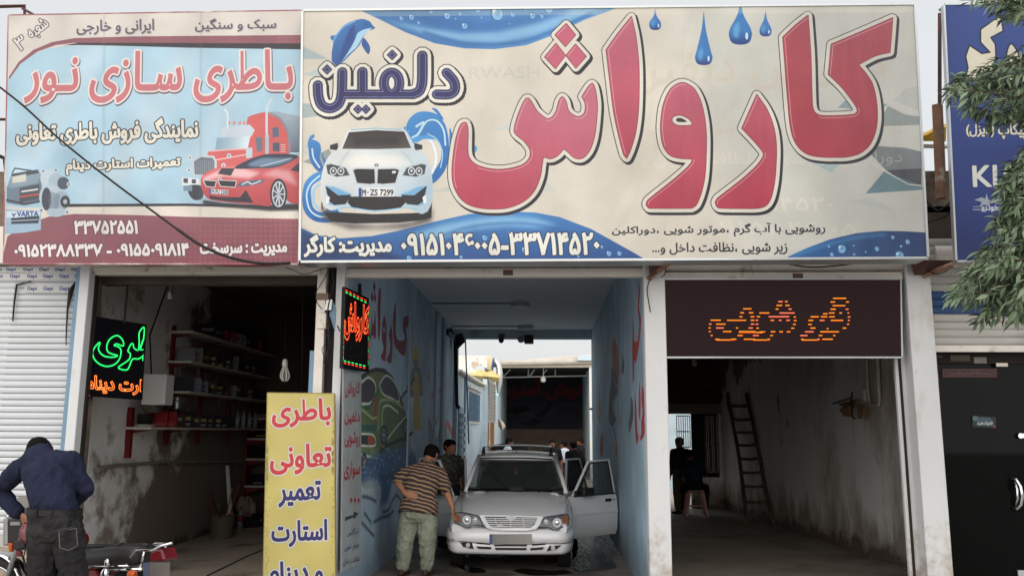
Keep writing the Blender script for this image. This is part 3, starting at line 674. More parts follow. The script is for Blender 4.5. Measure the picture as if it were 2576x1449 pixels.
# ------------------------------------------------------------------ steel grille gate of the bay, rods as pieces
gate = empty('grille_gate', tuple(A5(280, 600, YB-.02)), 'dark steel bar gate at the back of the bare bay', 'gate')
for x0, x1, b0, b1, k in [(186, 272, 398, 604, 6), (368, 460, 398, 770, 8)]:
    za, zb2 = A5(x0, b0, YB-.03).z, A5(x0, b1, YB-.03).z
    xa, xb = A5(x0, 500, YB-.03).x, A5(x1, 500, YB-.03).x
    for i in range(k+1):
        x = xa+(xb-xa)*i/k; q = MB(); q.box((x-.008, YB-.04, zb2), (x+.008, YB-.02, za)); q.build('bar', m_alu if i % 3 else m_rust, gate)
    for z in (za, zb2, (za+zb2)/2): q = MB(); q.box((xa, YB-.045, z-.012), (xb, YB-.035, z+.012)); q.build('rail', m_rust, gate)
x0, x1 = A5(275, 500, YB+.3).x, A5(368, 500, YB+.3).x
bx('doorway_gloom', (x0-.02, YB+.02, 0), (x1+1.2, YB+.1, zbb), m_dark, gate)  # dark sheet across the doorway, standing in for its unlit depth
# ------------------------------------------------------------------ shop with glass front on the right
shop2 = empty('glass_front_shop', (4.8, 8.7, 0), 'shop with dark glass front under a half raised shutter, behind the tree', 'shop')
zs0 = atY(2450, 880, 8.62).z
sh = shutter(shop2, 3.80, 6.4, zs0+.05, 3.62, 8.64, .0775, m_slatd, band=(atY(2450, 785, 8.62).z-.02, atY(2450, 738, 8.62).z), bandmat=m_bluedark)
bx('bottom_rail', (3.80, 8.61, zs0-.02), (6.4, 8.66, zs0+.045), m_frame, shop2)
bx('wall', (3.95, 8.95, zs0), (6.4, 9.05, 4.42), m_stone, shop2)
zh = atY(2450, 915, 8.78).z
bx('header', (3.80, 8.76, zh), (6.4, 8.84, zs0+.2), m_dark, shop2)
bx('glass_pane', (3.80, 8.80, .12), (5.02, 8.81, zh), m_glassd, shop2)
bx('glass_pane', (5.03, 8.82, .12), (6.4, 8.83, zh), m_glassd, shop2)
bx('threshold', (3.80, 8.7, 0), (6.4, 8.9, .12), m_step, shop2)
c7 = crop(2680, 1180, 320, 915)
def A7(x, y, Y=8.77): u, v = c7([(x, y)])[0]; return atY(u, v, Y)
q = MB(); pts = [A7(800, 640, 8.78), A7(850, 640, 8.73), A7(885, 700, 8.70), A7(900, 780, 8.70), A7(890, 850, 8.71), A7(860, 885, 8.74), A7(820, 880, 8.78)]
q.tube(pts, .016, 8); q.build('door_handle', m_chrome, shop2, smooth=True)
q = MB(); pts = [A7(835, 660, 8.79), A7(856, 720, 8.76), A7(862, 800, 8.76), A7(838, 870, 8.79)]; q.tube(pts, .012, 8); q.build('door_handle', m_chrome, shop2, smooth=True)
q = MB(); q.disc(A7(885, 275), .026, (0, 1, 0), 18, th=.02); q.disc(A7(920, 275), .026, (0, 1, 0), 18, th=.018); q.build('door_lock', m_chrome, shop2, smooth='auto')
q = MB(); q.box(A7(865, 1400), A7(960, 1449)+Vector((0, .02, 0))); q.build('hinge_plate', m_alu, shop2)
c6b = crop(2680, 700, 320, 927)
def A6(x, y, Y=8.745): u, v = c6b([(x, y)])[0]; return atY(u, v, Y)
# stickers and posters on the glass front
P = Plane([A6(235, 1102, 8.79), A6(696, 1102, 8.79), A6(696, 1174, 8.79), A6(235, 1174, 8.79)]); c = P.canvas(500, (20, 18, 18)); c.q = c6b
c.line([(240, 1107), (691, 1107), (691, 1169), (240, 1169)], 2.2, (150, 40, 36), closed=True)
for x in (270, 660):
    s_ = 1 if x < 400 else -1
    c.line([(x+s_*22, 1118), (x-s_*14, 1138), (x+s_*22, 1160)], 2.2, (130, 36, 34), sm=True); c.line([(x+s_*34, 1122), (x+s_*4, 1138), (x+s_*34, 1156)], 1.6, (130, 36, 34), sm=True)
c.text('بسـم الله الرحمن الرحیم', (305, 1118, 630, 1164), [(.3, (150, 44, 38))])
o = printed('banner_sticker', P, (imgmat('red calligraphy strip', c.image('strip'), rough=.3), m_blk), (0, .004, 0)); tag(o, 'dark strip with a red outlined frame and calligraphy on the glass front', 'sticker')
P = Plane([A7(482, 105, 8.79), A7(680, 120, 8.79), A7(680, 212, 8.79), A7(482, 200, 8.79)]); c = P.canvas(420, (22, 26, 26)); c.q = c7
c.fill([(520, 122), (630, 122), (665, 195), (520, 188)], (58, 80, 88)); c.ell((507, 130), (22, 22), (70, 110, 108)); c.ell((668, 200), (8, 8), (170, 60, 50)); c.text('فتوادهید', (520, 150, 652, 188), [(.4, (200, 206, 206))])
o = printed('glass_sticker', P, (imgmat('small sticker', c.image('stk'), rough=.3), m_blk), (0, .004, 0)); tag(o, 'small grey green sticker with white writing on the glass front', 'sticker')
o = bx('paper_note', A6(690, 1052), A6(792, 1082)+Vector((0, .003, 0)), m_board, None); tag(o, 'pale paper note taped above the red calligraphy strip', 'note')
o = bx('pink_sticker', A6(160, 1147, 8.79), A6(202, 1198, 8.79)+Vector((0, .003, 0)), mat('pink sticker', (190, 70, 90)), None); tag(o, 'small pink sticker beside the cream pillar on the glass', 'sticker')
for k, (a, b_) in enumerate([((302, 985), (470, 1035)), ((500, 1002), (612, 1056)), ((155, 985), (235, 1005))]):
    o = bx('torn_poster', A6(*a, 8.752), A6(*b_, 8.752)+Vector((0, .003, 0)), m_darkin if k != 1 else mat('grey poster', (120, 116, 110)), None)
    tag(o, ['torn poster left over in the middle of the dark header', 'grey torn poster above the calligraphy strip near the note', 'small torn poster scrap next to the cream pillar'][k], 'poster', 'torn posters on the dark header')
# ------------------------------------------------------------------ brackets and bars carrying the signs
def bar(name, pts, r, m, label, cat, group=None, n=4):
    q = MB(); q.tube(pts, r, n); return q.build(name, m, label=label, cat=cat, group=group, smooth='auto')
bar('sign_bracket', [atY(1690, 655, 8.1), atY(1633, 700, 8.44)], .035, m_rust, 'slanted steel bracket at the head of the middle cream pillar', 'bracket', 'steel brackets under the signs')
bar('sign_bracket', [atY(2412, 660, 8.05), atY(2322, 694, 8.44)], .03, m_rust, 'rusty slanted bar under the gap beside the blue sign', 'bracket', 'steel brackets under the signs')
bar('sign_post', [atY(2358, 265, 8.35), atY(2368, 500, 8.35)], .055, m_rust, 'thick rust streaked post in the gap beside the blue sign', 'post')
bar('sign_post', [atY(2364, 35, 8.36), atY(2364, 268, 8.36)], .02, m_rustd, 'thin dark rusty post standing on the thick rust streaked one', 'post')
bar('sign_strut', [atY(2364, 26, 8.2), atY(2384, 14, 8.1)], .02, m_alu, 'short strut from the thin post to the top of the blue sign', 'strut')
bar('pipe_frame', [atY(-20, 18, 8.6), atY(62, 16, 8.6), atY(62, 60, 8.6)], .022, m_rustd, 'dark pipe bent down above the corner of the battery sign', 'pipe', 'dark pipes behind the battery sign')
bar('pipe_frame', [atY(56, 22, 8.45), atY(95, 44, 8.3)], .014, m_rustd, 'thin slanted pipe stub above the battery sign', 'pipe', 'dark pipes behind the battery sign')
bar('pipe_frame', [atY(-20, 301, 8.6), atY(60, 301, 8.6)], .016, m_rustd, 'level dark pipe sticking out beside the battery sign at mid height', 'pipe', 'dark pipes behind the battery sign')
bar('pipe_frame', [atY(-20, 385, 8.7), atY(10, 398, 8.7), atY(14, 430, 8.6)], .02, m_wire, 'short curved dark pipe at the masonry beside the battery sign', 'pipe', 'dark pipes behind the battery sign')
bar('roof_pipe', [atY(2300, 368, 9.2), atY(2400, 370, 9.2)], .022, m_wht, 'white pipe lying along the parapet in the gap', 'pipe', n=10)
q = MB()
for k in range(9):
    pass
rings = []
for i in range(11):
    t = i/10; u = 2290+t*90; vtop = 318+14*math.sin(t*5)+8*t; vb = 356
    rings.append([atY(u, vb, 9.1), atY(u, vtop+8, 9.05), atY(u, vtop, 9.2), atY(u, vtop+2, 9.6), atY(u, vb, 9.7)])
q.loft(rings); q.build('yellow_tarp', mat('yellow tarpaulin', (196, 152, 44), rough=.6, var=.2, scale=6), smooth='auto', label='yellow tarpaulin bundled on the roof in the gap by the blue sign', cat='tarpaulin')
# ================================================================== the big signs
cA = crop(0, 0, 900, 1651); cB = crop(860, 0, 1000, 1834); cC = crop(1800, 0, 940, 1724)
m_signback = mat('sign box sheet', (170, 172, 172), rough=.5, metal=.3)
def mottle(c, amt=.05, sz=40):  # random soft blotches, fine weave ripple and grain over a print
    n = rng.normal(0, 1, (c.h//sz+2, c.w//sz+2)); n = blur(np.kron(n, np.ones((sz, sz)))[:c.h, :c.w], sz*.8); c.im *= (1+n*amt)[..., None]
    yy = np.arange(c.h); c.im *= (1+.012*np.sin(yy*2.1))[:, None, None]*(1+.01*np.sin(np.arange(c.w)*1.7))[None, :, None]; c.noise(.008)
# ------------------------------------------------------------------ battery sign
YS1 = 8.02
P1 = Plane([atY(22, 40, YS1), atY(759, 28, YS1), atY(749, 663, YS1), atY(10, 662, YS1)])
s1 = empty('battery_banner_sign', tuple(atY(385, 662, YS1+.1)), 'red and light blue battery workshop banner, leftmost of the big signs', 'sign')
c = P1.canvas(330, (214, 205, 196)); c.q = cA
BL = (166, 202, 222); MA = (132, 74, 84)
c.fill([(40, 440), (90, 360), (160, 300), (260, 262), (400, 246), (620, 250), (1640, 262), (1640, 1110), (420, 1112), (330, 1130), (30, 1110)], BL, sm=False)
for a_, b_, w_ in [((60, 1000), (520, 260), 150), ((520, 1100), (1000, 300), 170), ((1000, 900), (1350, 300), 110)]:
    c.line([a_, b_], w_*.45, (206, 222, 230), .55, 36)
c.line([(180, 1100), (700, 260)], 40, (138, 178, 204), .35, 30); c.line([(850, 1100), (1250, 260)], 44, (138, 178, 204), .4, 34)
c.fill([(0, 0), (1651, 0), (1651, 190), (700, 195), (400, 205), (260, 232), (150, 290), (80, 370), (30, 460), (0, 500)], (214, 205, 196), sm=False)
c.fill([(48, 415), (100, 335), (180, 270), (280, 228), (400, 207), (700, 198), (1651, 190), (1651, 238), (800, 232), (400, 232), (300, 244), (200, 280), (110, 345), (48, 430)], MA)
c.fill([(340, 246), (420, 232), (800, 232), (1651, 236), (1651, 268), (1000, 258), (640, 248), (420, 244)], (38, 34, 42))
for i in range(9):
    for j in range(2): c.ell((1500+i*21, 204+j*20), (8, 7), (150, 92, 100), .6)
# foot: cream wave, maroon field with dots
c.fill([(330, 1096), (430, 1096), (1000, 1094), (1651, 1108), (1651, 1122), (1000, 1108), (430, 1112), (330, 1120)], (38, 34, 42))
c.fill([(0, 1120), (420, 1112), (1000, 1108), (1651, 1124), (1651, 1200), (0, 1449)], (222, 212, 200))
c.fill([(0, 1449), (40, 1270), (130, 1210), (260, 1165), (400, 1150), (700, 1155), (1000, 1165), (1651, 1178), (1651, 1470), (0, 1470)], MA, grad=((122, 56, 68), (700, 1150), (700, 1430)))
for i in range(30):
    for j in range(9):
        x = 940+i*27+(j % 2)*0; y = 1185+j*28; r_ = 4+8*min(1, max(0, (x-900)/700.))
        if x < 1640: c.ell((x, y), (r_, r_), (158, 84, 96), .5)
# main words
for k in range(1):
    c.text('بـاطری سـازی نـور', [(150, 284), (1572, 268), (1572, 548), (128, 556)], [(9, (92, 70, 80), (2, 4)), (7.5, (228, 222, 216)), (1.6, (196, 104, 112), (0, 0), 1, None)], off=.012)
c.text('ایرانی و خارجی', [(412, 112), (826, 104), (826, 182), (412, 190)], [(2.6, (170, 166, 170), (2, 2), .8), (.9, (74, 66, 78))])
c.text('سبک و سنگین', [(1048, 104), (1482, 98), (1482, 168), (1048, 174)], [(2.6, (170, 166, 170), (2, 2), .8), (.9, (74, 66, 78))])
c.text('شعبه', [(135, 165), (225, 95), (275, 150), (185, 225)], [(4, (46, 40, 52)), (1.2, (222, 214, 208))])
c.text('۳', [(70, 215), (115, 190), (150, 250), (108, 278)], [(4, (46, 40, 52)), (1.2, (222, 214, 208))], rtl=False)
W1 = [(5.6, (36, 32, 40)), (2.0, (226, 222, 208))]
c.text('نمایندگی فروش باطری تعاونی', [(90, 652), (1062, 632), (1062, 765), (90, 782)], [(6, (36, 32, 40)), (2.2, (228, 222, 206))], off=.01)
c.text('تعمیرات استارت دینام', [(356, 862), (968, 845), (968, 915), (356, 940)], [(5, (36, 32, 40)), (1.8, (228, 222, 206))], off=.01)
c.text('۳۳۷۵۲۵۵۱', [(400, 1185), (738, 1180), (738, 1255), (400, 1258)], [(4, (60, 30, 40)), (1.8, (232, 224, 220))], rtl=False, off=.01)
c.text('۰۹۱۵۲۳۸۸۳۳۷ - ۰۹۱۵۵۰۹۱۸۱۴', [(78, 1312), (1012, 1304), (1012, 1372), (78, 1380)], [(4, (60, 30, 40)), (1.8, (232, 224, 220))], rtl=False, off=.01)
c.text('مدیریت : سرسخت', [(1075, 1306), (1540, 1306), (1540, 1372), (1075, 1384)], [(4, (60, 30, 40)), (1.8, (232, 224, 220))], off=.01)
# lorry with tank
c.fill([(1330, 640), (1400, 606), (1480, 600), (1620, 628), (1620, 820), (1330, 850)], (150, 164, 178), grad=((212, 222, 230), (1500, 610), (1500, 760)))
c.fill([(1500, 605), (1620, 630), (1620, 820), (1560, 820)], (150, 166, 182), grad=((88, 104, 122), (1560, 640), (1590, 820)))
c.fill([(1328, 640), (1372, 615), (1440, 606), (1500, 640), (1545, 720), (1550, 830), (1340, 850)], (206, 84, 84), sm=True)
c.line([(1450, 612), (1505, 640), (1548, 720), (1554, 820)], 7, (120, 132, 146), sm=True); c.fill([(1462, 690), (1495, 682), (1498, 735), (1465, 740)], (74, 92, 116)); c.fill([(1465, 768), (1500, 766), (1500, 815), (1465, 812)], (60, 76, 98))
c.fill([(1190, 690), (1340, 670), (1368, 700), (1350, 735), (1180, 742)], (196, 210, 220), sm=False); c.fill([(1165, 742), (1345, 732), (1330, 800), (1155, 806)], (132, 166, 190), grad=((210, 226, 234), (1170, 760), (1320, 760)))
c.fill([(1120, 815), (1330, 800), (1400, 830), (1400, 900), (1240, 960), (1160, 950), (1150, 870), (1110, 840)], (208, 88, 88)); c.line([(1130, 812), (1320, 800)], 5, (236, 180, 180)); c.line([(1150, 862), (1330, 830)], 4, (236, 190, 190))
c.fill([(1032, 860), (1075, 832), (1150, 838), (1165, 870), (1162, 950), (1036, 948)], (190, 200, 208)); c.fill([(1042, 868), (1080, 845), (1142, 850), (1152, 870), (1150, 940), (1046, 938)], (92, 100, 112))
for k in range(9): c.line([(1052+k*11, 862), (1054+k*11, 936)], 1.6, (150, 158, 166))
c.fill([(978, 952), (1070, 962), (1082, 992), (978, 996)], (222, 226, 230)); c.fill([(985, 958), (1010, 960), (1008, 985), (985, 982)], (60, 60, 70)); c.fill([(1030, 964), (1052, 965), (1052, 986), (1030, 986)], (60, 60, 70))
c.fill([(1010, 1000), (1080, 1000), (1090, 1060), (1050, 1076), (1018, 1050)], (44, 48, 60), sm=True); c.fill([(985, 998), (1032, 998), (1032, 1028), (985, 1026)], (110, 134, 156))
for x, y in [(1020, 848), (1015, 915), (1200, 890), (1230, 838)]: c.ell((x, y), (12, 13), (216, 222, 230)); c.ell((x, y), (6, 7), (120, 136, 156))
for x in (1230, 1258, 1288, 1312): c.ell((x, 662), (8, 9), (224, 130, 110))
c.line([(1222, 690), (1222, 612), (1205, 588)], 6, (222, 230, 236), sm=True); c.line([(1432, 720), (1434, 580), (1458, 536)], 8, (200, 212, 222), sm=True); c.line([(1434, 730), (1434, 820)], 12, (186, 198, 208))
for k in range(8): c.line([(1422, 742+k*11), (1446, 742+k*11)], 1.4, (120, 134, 150))
c.fill([(1372, 740), (1408, 738), (1408, 812), (1380, 818)], (90, 106, 124)); c.fill([(1320, 796), (1355, 794), (1355, 850), (1322, 852)], (184, 200, 212))
for k in range(4): c.line([(1508, 780+k*12), (1532, 778+k*12)], 2, (226, 226, 226))
# red sports car
c.fill([(1090, 1075), (1200, 1090), (1420, 1104), (1640, 1090), (1640, 1130), (1450, 1134), (1200, 1112), (1090, 1096)], (30, 30, 36), .95, 3)
c.fill([(1080, 960), (1110, 925), (1180, 900), (1280, 890), (1340, 850), (1420, 830), (1500, 828), (1600, 838), (1630, 870), (1630, 1080), (1560, 1090), (1500, 1040), (1460, 1080), (1450, 1108), (1350, 1098), (1250, 1090), (1120, 1070), (1085, 1020)], (204, 84, 88), sm=True, grad=((176, 58, 66), (1300, 900), (1300, 1090)))
c.fill([(1085, 955), (1200, 905), (1290, 900), (1400, 930), (1340, 960), (1200, 950), (1100, 975)], (238, 200, 200), .85, 5)
c.fill([(1400, 940), (1480, 910), (1560, 920), (1600, 1000), (1500, 960)], (236, 196, 196), .6, 6)
c.fill([(1260, 905), (1330, 862), (1420, 832), (1520, 828), (1600, 838), (1560, 870), (1480, 900), (1380, 905)], (40, 48, 66), sm=True); c.fill([(1330, 890), (1400, 852), (1500, 850), (1580, 850), (1520, 880), (1430, 896)], (110, 140, 170), .85, 3, sm=True); c.line([(1400, 895), (1560, 852)], 2.5, (206, 220, 230))
c.fill([(1190, 905), (1260, 905), (1240, 945), (1170, 935)], (46, 46, 58)); c.fill([(1560, 915), (1600, 880), (1625, 870), (1625, 930)], (50, 50, 62))
for x0, x1 in ((1094, 1160), (1172, 1268)):
    c.fill([(x0, 970), (x1, 975), (x1-8, 1005), (x0+14, 1000)], (226, 226, 228), grow=2.5); c.fill([(x0, 970), (x1, 975), (x1-8, 1005), (x0+14, 1000)], (34, 34, 42))
c.fill([(1285, 985), (1330, 972), (1420, 966), (1400, 985), (1330, 1000), (1275, 1002)], (80, 90, 110), sm=True); c.line([(1300, 992), (1330, 978), (1352, 990), (1400, 972)], 3.5, (220, 232, 244), sm=True)
c.fill([(1120, 1050), (1180, 1060), (1290, 1060), (1320, 1020), (1360, 1090), (1240, 1084), (1130, 1070)], (36, 34, 42)); c.ell((1180, 962), (9, 7), (210, 220, 232)); c.ell((1180, 962), (5, 4), (80, 110, 170))
c.fill([(1122, 1015), (1225, 1022), (1225, 1048), (1122, 1040)], (224, 226, 228)); c.fill([(1122, 1015), (1134, 1016), (1134, 1041), (1122, 1040)], (50, 80, 160)); c.text('M PU 2308', [(1138, 1018), (1222, 1024), (1222, 1046), (1138, 1040)], [(.2, (40, 44, 60))], rtl=False)
c.ell((1496, 1044), (46, 84), (34, 34, 40)); c.ell((1496, 1044), (36, 70), (196, 204, 212)); c.ell((1496, 1044), (30, 62), (60, 66, 80))
for k in range(9):
    a_ = k*2*math.pi/9; c.line([(1496, 1044), (1496+31*math.cos(a_), 1044+64*math.sin(a_))], 4.2, (206, 212, 220))
c.ell((1496, 1044), (8, 14), (170, 178, 190))
# batteries and alternator
c.fill([(36, 1010), (58, 948), (150, 918), (222, 940), (224, 1010), (214, 1090), (130, 1106), (36, 1092)], (96, 116, 134)); c.fill([(40, 1000), (60, 935), (205, 912), (222, 942), (200, 985), (60, 1012)], (124, 146, 162)); c.fill([(60, 935), (200, 912), (210, 930), (70, 958)], (54, 62, 74))
c.fill([(66, 950), (140, 935), (140, 975), (66, 985)], (196, 196, 186)); c.fill([(106, 1010), (212, 990), (210, 1070), (104, 1090)], (60, 66, 78)); c.line([(118, 1030), (200, 1018)], 6, (214, 216, 216)); c.line([(108, 1058), (206, 1044)], 6, (190, 70, 60))
c.line([(66, 928), (80, 905), (170, 918)], 5, (60, 70, 84)); c.line([(36, 1075), (130, 1096), (215, 1080)], 6, (44, 50, 60))
for x, y, rx, ry, col in [(260, 960, 44, 50, (186, 202, 214)), (300, 975, 40, 44, (160, 180, 196)), (340, 985, 32, 34, (64, 74, 88)), (270, 1060, 60, 70, (176, 194, 208)), (250, 1070, 26, 62, (52, 58, 70)), (330, 1080, 44, 54, (150, 170, 188)), (350, 1084, 26, 32, (44, 46, 56)), (350, 1084, 11, 13, (170, 180, 190)), (300, 1140, 50, 26, (170, 190, 206))]:
    c.ell((x, y), (rx, ry), col)
for k in range(9): c.line([(272+k*6, 1030+k*2), (262+k*6, 1120)], 2, (90, 104, 120))
for x, y in [(232, 920), (370, 990), (222, 1130), (360, 1140), (300, 915)]: c.ell((x, y), (12, 12), (190, 206, 216)); c.ell((x, y), (5, 5), (60, 70, 84))
c.fill([(30, 1122), (130, 1130), (220, 1134), (220, 1235), (130, 1250), (28, 1258)], (150, 180, 204)); c.fill([(34, 1135), (216, 1136), (214, 1168), (34, 1170)], (206, 220, 232)); c.fill([(60, 1172), (212, 1160), (206, 1200), (60, 1204)], (36, 46, 66)); c.line([(60, 1188), (204, 1180)], 3, (180, 190, 200))
c.text('VARTA', [(92, 1136), (206, 1136), (206, 1162), (92, 1164)], [(.9, (44, 70, 128))], rtl=False); c.fill([(62, 1146), (72, 1168), (88, 1146), (80, 1146), (74, 1156), (70, 1146)], (44, 70, 128))
c.im = c.im*.88+np.array((206, 208, 210))/255.*.12
for x in (560, 1080): c.line([(x, 60), (x-6, 1449)], 4, (120, 126, 134), .35, 3)
mottle(c, .05)
pr = imgmat('battery banner print', c.image('battery_banner'), rough=.5, wrinkle=.05, var=.07)
printed('panel', P1, (pr, m_signback), (0, .02, 0), s1)
def frame(par, P, mt, w=.02, d=.16, out=.006):
    q = P.c; n = Vector((0, 1, 0))
    for a_, b_ in ((0, 1), (1, 2), (2, 3), (3, 0)):
        A, B = q[a_], q[b_]; t = (B-A).normalized(); s_ = t.cross(n).normalized(); mid = sum(q, Vector())/4
        if (mid-A).dot(s_) > 0: s_ = -s_
        mb = MB(); e = t*w*.0
        mb.hexa([A-e-n*out, B+e-n*out, B+e+s_*w-n*out, A-e+s_*w-n*out, A-e+n*d, B+e+n*d, B+e+s_*w+n*d, A-e+s_*w+n*d]); mb.build('frame', mt, par)
frame(s1, P1, mat('maroon banner hem', (150, 92, 98), rough=.6, c2=(196, 190, 182), c2thr=.5), w=.012, d=.12, out=.002)
# ------------------------------------------------------------------ car wash sign
YS2 = 7.94
P2 = Plane([atY(764, 30, YS2), atY(2298, 14, YS2), atY(2331, 646, YS2), atY(757, 656, YS2)])
s2 = empty('car_wash_sign', tuple(atY(1545, 655, YS2+.1)), 'huge cream car wash sign with red lettering and a white car, above the drive through', 'sign')
c = P2.canvas(330, (212, 205, 192)); c.q = cB
# ground tone greyed on the right, tree shade put into the print, pale shards
c.q = cC
c.fill([(300, 0), (1724, 0), (1724, 1449), (700, 1449)], (196, 198, 192), .75, 90)
c.q = cB
for pts, col, a_ in [([(50, 250), (190, 320), (50, 318)], (150, 176, 184), .7), ([(50, 400), (170, 360), (150, 430)], (168, 190, 196), .6), ([(50, 556), (120, 560), (170, 620), (50, 636)], (140, 160, 164), .7), ([(50, 870), (190, 800), (230, 870), (150, 900)], (120, 132, 138), .7), ([(1070, 700), (1200, 650), (1230, 700)], (190, 204, 210), .6), ([(740, 1030), (900, 980), (940, 1030)], (170, 186, 188), .5), ([(1330, 960), (1420, 1030), (1330, 1030)], (184, 198, 200), .4)]:
    c.fill(pts, col, a_)
c.q = cC
for pts, col, a_ in [([(1330, 780), (1560, 795), (1650, 815), (1650, 910), (1460, 915)], (96, 106, 112), .8), ([(1460, 915), (1650, 905), (1650, 995), (1580, 990)], (62, 62, 70), .95), ([(1450, 920), (1655, 1000), (1655, 1020), (1350, 1040)], (84, 118, 132), .85),
                      ([(1470, 570), (1560, 615), (1638, 628), (1638, 672), (1410, 680)], (128, 138, 138), .85), ([(1200, 580), (1240, 540), (1470, 560), (1420, 600)], (110, 140, 148), .7), ([(1030, 860), (1220, 870), (1168, 930)], (150, 178, 182), .7), ([(1500, 540), (1560, 480), (1640, 460), (1640, 600)], (170, 176, 176), .5), ([(1240, 1080), (1380, 1060), (1520, 1140)], (176, 186, 188), .4)]:
    c.fill(pts, col, a_)
c.line([(1390, 880), (1470, 930), (1580, 990), (1660, 998)], 3.2, (220, 216, 206))
# faint older print showing through
GH = (206, 176, 160)
c.text('کارواش دلفین', [(70, 270), (1480, 250), (1480, 460), (70, 520)], [(4, (214, 196, 178), (0, 0), .45), (0, (190, 190, 180), (0, 0), .35)], off=.01)
c.text('روشـــویی با آب گرم / موتور شـــویی', [(60, 670), (1545, 650), (1545, 730), (60, 745)], [(.5, GH, (0, 0), .28)]); c.text('دوراکلین ،زیرشویی ،نظافت داخل و', [(140, 820), (1545, 810), (1545, 890), (140, 905)], [(.5, (228, 222, 210), (0, 0), .35)])
c.text('۳۳۷۱۴۵۲۰', [(560, 1060), (1170, 1060), (1170, 1130), (560, 1130)], [(.8, (226, 220, 208), (0, 0), .5)], rtl=False); c.text('۰۹۱۵۱۰۴۶۰۰۵', [(520, 1180), (1300, 1200), (1300, 1270), (520, 1250)], [(.8, (226, 220, 208), (0, 0), .4)], rtl=False)
c.q = cB
c.text('RWASH', [(945, 362), (1320, 360), (1320, 420), (945, 425)], [(.8, (192, 192, 188), (0, 0), .6)], rtl=False)
# top blue water
WT = [(345, 52), (470, 110), (600, 175), (760, 235), (920, 262), (1080, 266), (1250, 245), (1400, 190), (1560, 110), (1700, 60), (1770, 30), (1770, -20), (345, -20)]
c.fill(WT, (58, 116, 176), sm=False, grad=((88, 150, 206), (900, 60), (1500, 190)))
c.fill([(480, 110), (700, 180), (900, 225), (1100, 232), (1300, 190), (1500, 110), (1650, 50), (1500, 60), (1300, 130), (1100, 175), (900, 180), (700, 150)], (140, 186, 222), .8, 7)
c.line([(700, 175), (900, 232), (1080, 240), (1250, 220), (1400, 165), (1600, 75)], 10, (42, 98, 160), .7, 4, sm=True)
c.line([(600, 60), (800, 120), (1000, 140), (1250, 110), (1450, 50)], 22, (38, 92, 158), .6, 12, sm=True)
def drops(lst):
    for x, y, r_ in lst:
        c.ell((x, y), (r_*.9, r_), (40, 92, 152)); c.ell((x+r_*.1, y+r_*.12), (r_*.74, r_*.8), (126, 178, 216)); c.ell((x-r_*.28, y-r_*.35), (r_*.3, r_*.26), (226, 240, 248)); c.ell((x+r_*.1, y-r_*.1), (r_*.4, r_*.45), (70, 130, 188), .6)
drops([(578, 100, 13), (632, 93, 17), (672, 124, 11), (738, 66, 10), (824, 86, 20), (894, 76, 10), (918, 140, 19), (990, 58, 13), (1092, 74, 40), (1176, 80, 14), (1245, 50, 11), (1282, 86, 19), (1334, 90, 12), (1370, 48, 26), (870, 102, 6), (1010, 96, 6), (1160, 130, 6)])
# bottom blue water
c.fill([(40, 1225), (120, 1262), (250, 1280), (420, 1268), (560, 1240), (760, 1190), (940, 1150), (1140, 1134), (1300, 1142), (1430, 1166), (1600, 1230), (1834, 1360), (1900, 1400), (1900, 1460), (40, 1460)], (62, 128, 192), grad=((30, 76, 140), (700, 1150), (700, 1420)))
c.fill([(620, 1262), (800, 1205), (1000, 1170), (1150, 1160), (1300, 1172), (1420, 1210), (1300, 1222), (1150, 1215), (950, 1235), (760, 1290)], (140, 190, 226), .85, 8)
c.line([(700, 1310), (900, 1230), (1100, 1200), (1300, 1205), (1500, 1260), (1700, 1350)], 8, (34, 86, 150), .6, 4, sm=True)
c.fill([(40, 1225), (170, 1300), (420, 1330), (600, 1390), (40, 1400)], (26, 46, 92), .8, 6)
drops([(1026, 1276, 17), (1240, 1340, 18), (1330, 1330, 13), (1694, 1360, 16), (1750, 1360, 14), (1656, 1325, 9), (1530, 1375, 9), (1158, 1250, 7), (620, 1385, 16), (900, 1380, 10)])
# dolphin
c.fill([(205, 320), (206, 280), (214, 225), (200, 212), (200, 195), (232, 188), (262, 146), (310, 118), (370, 104), (410, 118), (424, 138), (438, 152), (420, 162), (400, 166), (376, 200), (350, 250), (300, 300), (262, 340), (240, 362), (206, 330)], (58, 122, 186), sm=True, grad=((40, 84, 150), (230, 150), (340, 260)))
c.fill([(424, 152), (400, 168), (370, 205), (340, 255), (290, 300), (250, 350), (262, 330), (300, 270), (330, 215), (345, 180), (380, 160)], (166, 206, 230), sm=True); c.fill([(376, 206), (400, 232), (412, 262), (405, 292), (392, 285), (366, 240)], (44, 86, 152), sm=True)
c.fill([(300, 160), (330, 140), (320, 230), (262, 320), (246, 330), (262, 260)], (36, 70, 136), .85, 2, sm=True); c.line([(214, 225), (232, 190), (270, 146), (330, 116)], 5, (110, 166, 214), sm=True); c.ell((388, 132), (3.5, 3.5), (20, 30, 60))
